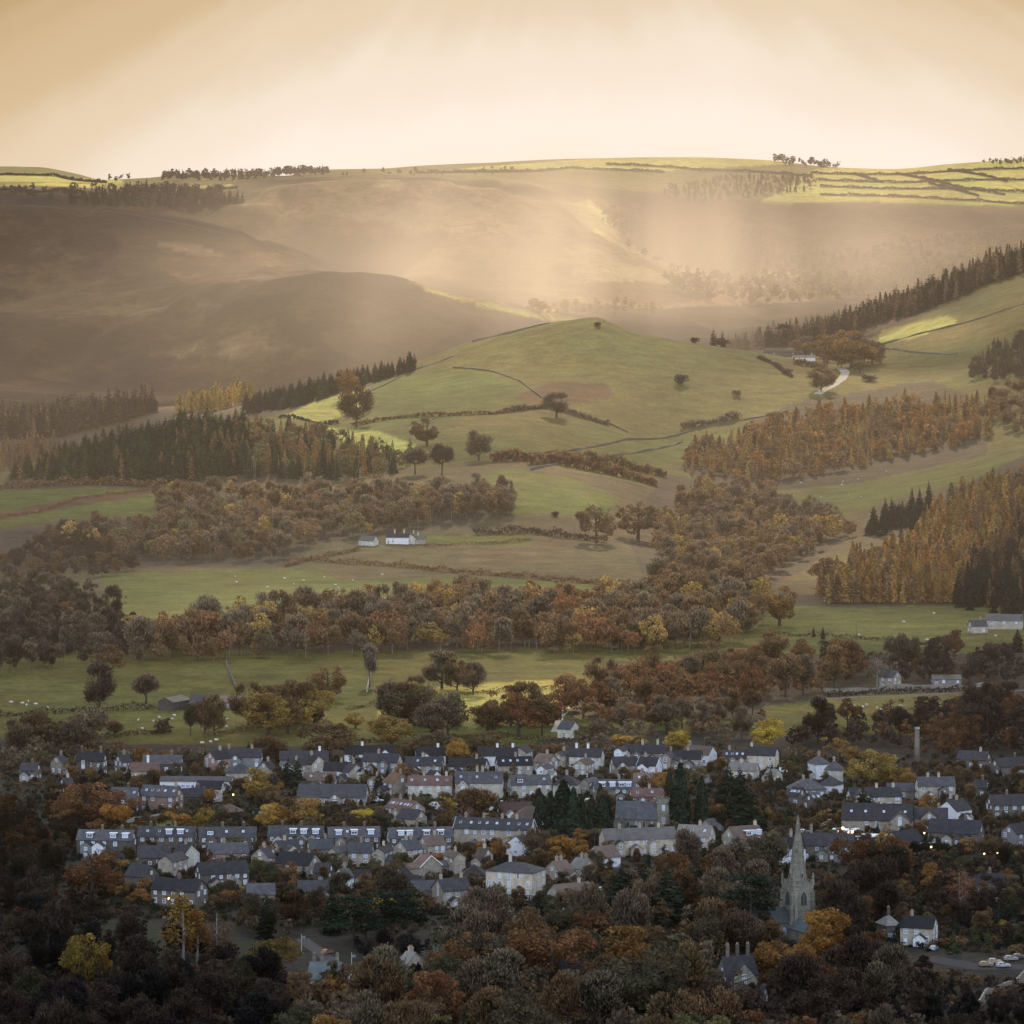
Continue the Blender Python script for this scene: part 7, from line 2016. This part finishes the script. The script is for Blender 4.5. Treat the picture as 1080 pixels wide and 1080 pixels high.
drywall([(868, 731), (960, 727), (1050, 724)], 1.8, .9, "dark roadside wall above the sheep field")
drywall([(1032, 1062), (1050, 1050), (1085, 1034)], 2.6, .8, "tall stone retaining wall at the lower right corner")
drywall([(905, 952), (960, 950), (1030, 952), (1085, 950)], 1.8, .7, "long garden wall behind the four-windowed stone house", mat=WALL['dark'])
drywall([(133, 868), (160, 862), (186, 856)], 1.1, .7, "low pale wall edging the bright lawn", mat=WALL['pale'])
drywall([(478, 388), (520, 392), (548, 402), (572, 420), (604, 434), (640, 446), (662, 456)], 1.3, 1.1, "long wall winding down the face of the knoll", 3500, WALL['dark'])
drywall([(392, 412), (430, 392), (478, 376)], 1.3, 1.1, "wall along the left shoulder of the knoll", 3500, WALL['dark'])
drywall([(540, 484), (600, 476), (660, 464), (740, 450), (830, 434)], 1.3, 1.1, "wall following the track below the knoll", 3300, WALL['dark'])
drywall([(560, 496), (640, 482), (720, 466)], 1.5, 1.4, "lower parallel wall below the knoll track", 3200, WALL['dark'])
drywall([(498, 361), (540, 351), (580, 341)], 1.4, 1.2, "wall on the left skyline of the knoll", 3900, WALL['dark'])
drywall([(930, 364), (980, 350), (1040, 334), (1090, 318)], 1.5, 1.3, "wall crossing the right hillside field", 4200, WALL['dark'])
drywall([(900, 372), (960, 372), (1010, 374)], 1.5, 1.3, "wall level with the track below the right hillside field", 4200, WALL['dark'])
FARW = [([(856, 183), (960, 184), (1090, 178)], "uppermost"), ([(862, 190), (960, 193), (1090, 190)], "second"), ([(866, 197), (950, 200), (1090, 203)], "third"), ([(866, 206), (920, 207), (1000, 211), (1090, 216)], "lowest")]
for pts, w_ in FARW:
    hedge(pts, 4.5, 5, 'dark brown', f"{w_} of the level field hedges under the right skyline", 8600)
for pts, w_ in (([(945, 184), (1010, 198), (1060, 206)], "long slanting hedge across the bright far fields"), ([(1000, 180), (1062, 192)], "upper slanting hedge on the bright far fields"), ([(900, 184), (930, 193)], "short slanting hedge at the left of the bright far fields"), ([(980, 194), (1032, 207)], "lower slanting hedge on the bright far fields"),
                ([(640, 174), (740, 180), (856, 186)], "thin far hedge left of the walled fields"), ([(440, 183), (600, 178), (700, 182)], "thin far hedge along the moor top"), ([(-20, 185), (60, 186), (112, 193)], "dark hedge across the bright left hill field"), ([(-20, 201), (80, 206)], "lower hedge of the bright left hill field"), ([(195, 205), (250, 207)], "hedge under the small bright patch left of the moor")):
    hedge(pts, 4.5, 5, 'dark brown', w_, 8300)


# ================================================================== lanes and yards
def sheet(name, label, pts, w, mat, dmin=800, lift=.06):
    P = densify(pts, 3.0, dmin); n = len(P); V = []
    for i, p in enumerate(P):
        t_ = (P[min(i + 1, n - 1)] - P[max(i - 1, 0)]); t_.z = 0; t_.normalize(); s_ = Vector((-t_.y, t_.x, 0))
        for a in (-.5, 0, .5):
            q = p + s_ * a * w; V.append((q.x, q.y, float(ground(q.x, q.y)) + lift))
    f = []
    for i in range(n - 1):
        for k in range(2):
            a = i * 3 + k; f.append((a, a + 1, a + 4, a + 3))
    o = mobj(name, np_mesh(name, V, f, [mat])); tag(o, label, kind='structure')
    return o


TARMAC = surf("tarmac", (.062, .060, .060), (.044, .042, .043), .8, .85, .3, coord='World')
TRACK = surf("pale_track", (.42, .38, .30), (.30, .26, .20), .5, .95, .1, coord='World')
sheet("track", "pale farm track", [(862, 416), (876, 408), (888, 400), (892, 393), (886, 388)], 9, TRACK, 3600, .2)
sheet("lane", "lane bend", [(585, 772), (589, 764), (590, 756), (596, 750), (597, 746)], 3.5, TRACK)
sheet("car_park", "village car park", [(440, 862), (470, 860), (500, 858)], 20, TARMAC)
sheet("inn_yard", "inn car park", [(838, 882), (870, 879), (900, 876)], 16, TARMAC)
sheet("road", "valley road", [(860, 737), (960, 733), (1090, 728)], 6, TARMAC)
sheet("street", "village street", [(470, 905), (560, 900), (640, 916), (720, 910), (800, 905), (900, 900)], 6, TARMAC)
sheet("side_street", "street below the terraces", [(80, 908), (200, 903), (330, 902), (470, 903)], 5, TARMAC)
sheet("lane_low", "lane by the slate house", [(318, 990), (345, 1010), (372, 1030), (380, 1060)], 4.5, TARMAC)
sheet("yard", "car park at lower right", [(975, 1010), (1030, 1020), (1095, 1020)], 9, surf("dark_tarmac", (.022, .022, .024), (.016, .016, .018), .8, .85, .3, coord="World"))
MPATH = surf("moor_path", (.13, .095, .055), (.10, .07, .042), .1, .95, .1, coord='World')
for pts, w_ in (([(0, 216), (60, 219), (120, 224), (180, 234), (240, 247), (300, 266), (340, 284)], 4), ([(470, 238), (520, 238), (560, 243), (610, 256), (650, 268), (700, 282), (740, 293)], 5), ([(430, 300), (480, 310), (530, 322), (580, 334)], 5)):
    sheet("moor_path", "pale path over the moor", pts, w_, MPATH, 5000, .25)
LAWN = surf("lawn", (.14, .15, .04), (.11, .125, .035), .3, .95, .1, coord='World')
sheet("lawn", "bright lawn", [(134, 872), (165, 869), (205, 870), (250, 874)], 22, LAWN)
DULL = surf("dim_grass", (.026, .031, .014), (.036, .038, .02), .2, .95, .1, coord='World')  # grass colour darkened to stand for shade over the lower left
sheet("meadow", "dim meadow in the lower left", [(20, 985), (110, 1000), (200, 1012), (300, 1012)], 70, DULL, lift=.05)


# ================================================================== vehicles
def make_car(name, body_pts, L, Wd, H_, van=False):
    r = empty(name, (0, 0, 0))
    paint = CARP
    mb = MB(); w = Wd / 2
    lo = [(-L / 2, .28), (L / 2, .28), (L / 2, .72), (L / 2 - .12, .86), (L * .22, .95), (-L / 2 + .1, .98), (-L / 2, .8)]
    mb.extrude([(x, -w, z) for x, z in lo], (0, Wd, 0)); body = mb.build("body", paint, r)
    if van:
        cab = [(-L / 2 + .04, .96), (L * .30, .96), (L * .20, H_ - .12), (L * .12, H_), (-L / 2 + .1, H_), (-L / 2 + .03, H_ - .1)]
    else:
        cab = [(-L * .42, .96), (L * .20, .94), (L * .05, H_ - .04), (-.1 * L, H_), (-L * .28, H_ - .03), (-L * .39, H_ - .22)]
    mb = MB(); n = len(cab)
    V = [(x, -w * .96, z) if z < 1.0 else (x, -w * .80, z) for x, z in cab] + [(x, w * .96, z) if z < 1.0 else (x, w * .80, z) for x, z in cab]
    mb.v += V; mb.f.append(tuple(range(n))); mb.f.append(tuple(reversed(range(n, 2 * n))))
    for i in range(n):
        j = (i + 1) % n; mb.f.append((i, j, n + j, n + i))
    mb.build("cabin", paint, r)
    zt = H_ - .12; zb = 1.02
    for s in (-1, 1):
        for x0, x1 in ((-L * .34, -L * .10), (-L * .07, L * .12)):
            mb = MB(); a = w * .955 * s; b = w * .83 * s
            mb.extrude([(x0, a, zb), (x1, a, zb), (x1 - .08, b, zt), (x0 + .1, b, zt)], (0, .03 * s, 0)); mb.build("side_window", CARG, r)
    mb = MB(); mb.extrude([(L * .195, -w * .85, 1.0), (L * .195, w * .85, 1.0), (L * .075, w * .72, H_ - .1), (L * .075, -w * .72, H_ - .1)], (.04, 0, .02)); mb.build("windscreen", CARG, r)
    if not van:
        mb = MB(); mb.extrude([(-L * .425, -w * .8, 1.0), (-L * .425, w * .8, 1.0), (-L * .365, w * .7, H_ - .22), (-L * .365, -w * .7, H_ - .22)], (-.04, 0, .02)); mb.build("rear_window", CARG, r)
    for s in (-1, 1):
        for x in (-L * .31, L * .31):
            mb = MB(); mb.tube([(x, s * (w - .18), .32), (x, s * (w + .02), .32)], .32, 12); wh = mb.build("wheel", TYRE, r)
            mb = MB(); mb.tube([(x, s * (w + .0), .32), (x, s * (w + .04), .32)], .18, 10); mb.build("rim", RIMM, wh)
        mb = MB(); mb.box(L / 2 - .05, L / 2 + .02, s * w * .72 - .2, s * w * .72 + .2, .58, .74); mb.build("headlight", WHITE, r)
        mb = MB(); mb.box(-L / 2 - .02, -L / 2 + .05, s * w * .78 - .13, s * w * .78 + .13, .62, .86); mb.build("tail_light", REDL, r)
    return r


m, nt = new_mat("car_paint"); oi = nd(nt, 'ShaderNodeObjectInfo'); b_ = nd(nt, 'ShaderNodeBsdfPrincipled', inp={'Roughness': .3, 'Specular IOR Level': .6, 'Coat Weight': .5})
nt.links.new(oi.outputs['Color'], b_.inputs['Base Color']); finish(nt, b_.outputs[0]); CARP = m
CARG = surf("car_glass", (.03, .035, .04), (.03, .035, .04), 1, .08, .8); TYRE = surf("tyre", (.02, .02, .02), (.03, .03, .03), 3, .9, .1); RIMM = surf("alloy", (.4, .4, .42), (.3, .3, .32), 3, .4, .5); REDL = surf("red_lens", (.35, .02, .02), (.3, .02, .02), 3, .3, .5)
CAR0 = make_car("parked_car", None, 4.2, 1.75, 1.48); VAN0 = make_car("parked_van", None, 4.9, 1.95, 2.1, True)
CARS = [  # van?, x, y, heading, colour, label
    (0, 451, 851, 8, (.06, .18, .45), "blue car at the left end of the car park row"), (1, 459, 852, 4, (.75, .76, .78), "white van parked right of the blue car"), (0, 465, 855, 6, (.55, .57, .6), "silver car nosing out below the white van"),
    (0, 385, 846, 20, (.6, .2, .08), "orange-red car at the hall's corner"), (0, 393, 843, 15, (.7, .7, .7), "white car beside the orange-red car"), (0, 399, 846, 15, (.6, .62, .64), "silver car right of the white one by the hall"), (0, 390, 839, -20, (.5, .5, .5), "grey car on the road behind the hall"),
    (0, 484, 845, 0, (.7, .72, .74), "white car under the large square house"), (0, 481, 851, 80, (.3, .31, .33), "dark grey car end-on by the yellow tree"), (0, 490, 857, 75, (.45, .1, .08), "dull red car near the wide bare tree"), (0, 520, 855, 70, (.6, .6, .6), "silver car right of the wide bare tree"), (0, 525, 847, 0, (.72, .73, .74), "white car in front of the one-dormer house"), (0, 514, 862, 78, (.66, .6, .5), "beige car at the end of the car park"),
    (0, 848, 879, 10, (.72, .73, .75), "white car leading the inn car park row"), (0, 858, 875, 60, (.08, .08, .09), "black car second in the inn row"), (0, 865, 873, 60, (.35, .36, .38), "grey car third in the inn row"), (0, 872, 871, 62, (.65, .67, .7), "silver car near the end of the inn row"), (0, 876, 868, 62, (.12, .12, .14), "dark car ending the inn row"),
    (0, 985, 1002, 70, (.72, .75, .78), "white car outside the four-windowed stone house"),
    (0, 1040, 1019, 4, (.5, .34, .16), "tawny car at the left of the lower right car park"), (0, 1049, 1016, 4, (.6, .5, .35), "beige car behind the tawny one at the lower right"), (0, 1058, 1020, 6, (.75, .75, .75), "white car in the lower right car park"), (0, 1066, 1013, 8, (.5, .45, .4), "pale car at the back of the lower right car park"), (0, 1075, 1011, 8, (.15, .15, .17), "dark car farthest right in the lower right car park"),
    (1, 368, 1036, 80, (.7, .74, .78), "white van beside the blue-green slate house"), (0, 487, 957, 30, (.05, .12, .4), "blue car by the turquoise garage"), (0, 428, 914, 10, (.65, .67, .7), "silver car behind the terrace backs"), (0, 622, 838 + 8, 40, (.72, .72, .7), "white car beside the dormered cottages"),
    (1, 828, 815, 0, (.75, .77, .8), "white caravan-like van on the slope below the cream house"), (0, 633, 940, 70, (.6, .65, .7), "pale car left of the yews"), (0, 915, 886, 0, (.15, .2, .3), "dark blue car under the inn canopy edge"), (0, 345, 1006, 60, (.5, .25, .12), "copper-coloured car on the lane above the slate house")]
seen_v = [False, False]
for vn, x, y, hd, c_, lab in CARS:
    p = at(x, y); src = (VAN0 if vn else CAR0)
    if not seen_v[vn]:
        seen_v[vn] = True; o = src; o.location = (p.x, p.y, p.z + .06); o.rotation_euler = (0, 0, R(hd))
    else:
        o = dup(src, (p.x, p.y, p.z + .06), R(hd))
    tag(o, lab, "van" if vn else "car", "parked vans" if vn else "cars parked about the village")
    if y > 1000: c_ = tuple(v * .6 for v in c_)  # lower edge cars dimmed: shade put into the paint colour
    for ch in o.children: ch.color = c_ + (1,)


# ================================================================== sheep
def make_sheep():
    r = empty("sheep", (0, 0, 0))
    bm = bmesh.new()
    def ell(c, s, seg=10):
        q = bmesh.ops.create_uvsphere(bm, u_segments=seg, v_segments=7, radius=1.0)
        for v in q['verts']: v.co = Vector((v.co.x * s[0] + c[0], v.co.y * s[1] + c[1], v.co.z * s[2] + c[2]))
    ell((0, 0, .68), (.58, .30, .32)); ell((.30, 0, .72), (.30, .27, .30)); ell((-.35, 0, .70), (.28, .29, .30)); ell((.58, 0, .74), (.18, .13, .20)); ell((.76, 0, .70), (.17, .095, .11)); ell((.90, 0, .64), (.10, .07, .08))
    for sy in (-1, 1):
        ell((.68, sy * .14, .78), (.05, .09, .03), 6)
        for x in (.36, -.40):
            ell((x, sy * .15, .42), (.09, .075, .16), 7); ell((x + (.02 if x > 0 else -.02), sy * .15, .18), (.045, .04, .2), 6)
    ell((-.62, 0, .62), (.06, .05, .14), 6)
    me = bpy.data.meshes.new("sheep_body"); bm.to_mesh(me); bm.free()
    ob = mobj("body", me, r)
    rm = ob.modifiers.new("join", 'REMESH'); rm.mode = 'VOXEL'; rm.voxel_size = .045
    dg = bpy.context.evaluated_depsgraph_get(); me2 = bpy.data.meshes.new_from_object(ob.evaluated_get(dg)); ob.modifiers.clear(); ob.data = me2
    me2.materials.append(surf("fleece", (.66, .62, .53), (.52, .48, .40), 6, .95, .05))
    me2.polygons.foreach_set('use_smooth', np.ones(len(me2.polygons), bool))
    return r


SHEEP0 = make_sheep(); first = True
FLOCK = {"in the long green field behind the tree belt": [(248, 609), (250, 615), (310, 617), (320, 613), (319, 623), (357, 621), (372, 613), (383, 622), (403, 607), (354, 618), (300, 611), (342, 610), (282, 620)],
         "in the sheep field at the right": [(910, 747), (925, 748), (930, 750), (936, 748), (950, 746), (914, 745), (880, 752), (892, 749), (966, 744), (943, 749), (900, 746)],
         "in the lit field above the left rooftops": [(146, 761), (162, 762), (168, 758), (184, 756), (213, 785), (222, 784), (240, 760), (239, 768), (228, 782), (150, 770), (182, 760)],
         "by the wood corner on the left field": [(12, 742), (24, 743), (30, 741), (28, 745), (38, 744), (50, 748)],
         "on the high right field above the larches": [(845, 510), (888, 512), (905, 506), (908, 525), (895, 523), (889, 509), (866, 525), (935, 498)],
         "in the fields near the grey farm": [(953, 657), (978, 676), (997, 672), (1050, 672), (906, 671), (985, 648), (1040, 664)]}
for place, pts in FLOCK.items():
    for (x, y) in pts:
        p = at(x, y); o = SHEEP0 if first else dup(SHEEP0, (0, 0, 0))
        first = False
        o.location = p; o.rotation_euler = (0, 0, random.uniform(0, 6.28)); s_ = 1.25; o.scale = (s_, s_, s_)
        tag(o, f"white sheep grazing {place}", "sheep", f"flock {place}")


# ================================================================== posts
def pole(px, py, h, label, name="telegraph_pole", cat="telegraph pole", arms=1, dmin=800, lamp=False, sign=False):
    p = at(px, py, dmin); r = empty(name, (p.x, p.y, p.z), random.uniform(-.3, .3)); tag(r, label, cat)
    mb = MB(); mb.cyl(0, 0, -.5, h, .13, .09, 7); mb.build("pole", DARKW if not sign else WALL['pale'], r)
    if arms:
        mb = MB(); mb.box(-.9, .9, -.06, .06, h - .6, h - .48); mb.build("crossarm", DARKW, r)
    if sign:
        mb = MB(); mb.box(.1, 1.2, -.05, .05, h - 1.4, h - .6); mb.build("sign_board", WALL['dim'], r)
    return r


pole(371, 1037, 9, "tall thin pale pole beside the white van", "lamp_post", "lamp post", 0, sign=True)
pole(318, 1004, 5.5, "short post carrying a small white sign by the lane", "sign_post", "sign post", 0, sign=True)
pole(627, 905, 11, "pole rising below the cypress row", arms=1); pole(954, 800, 9, "pole in the wood left of the mill chimney")
pole(903, 676, 9, "slim pole on the right field edge"); pole(1040, 678, 8, "slim pole in the field near the grey farm"); pole(906, 736, 8, "pole by the road wall")
pole(952, 372, 14, "hillside pole right of the great russet beech", dmin=4200); pole(1046, 442, 16, "pole on the right slope above the brown wood", dmin=3000)
pole(1078, 452, 14, "pole at the right edge above the larches", dmin=3000)
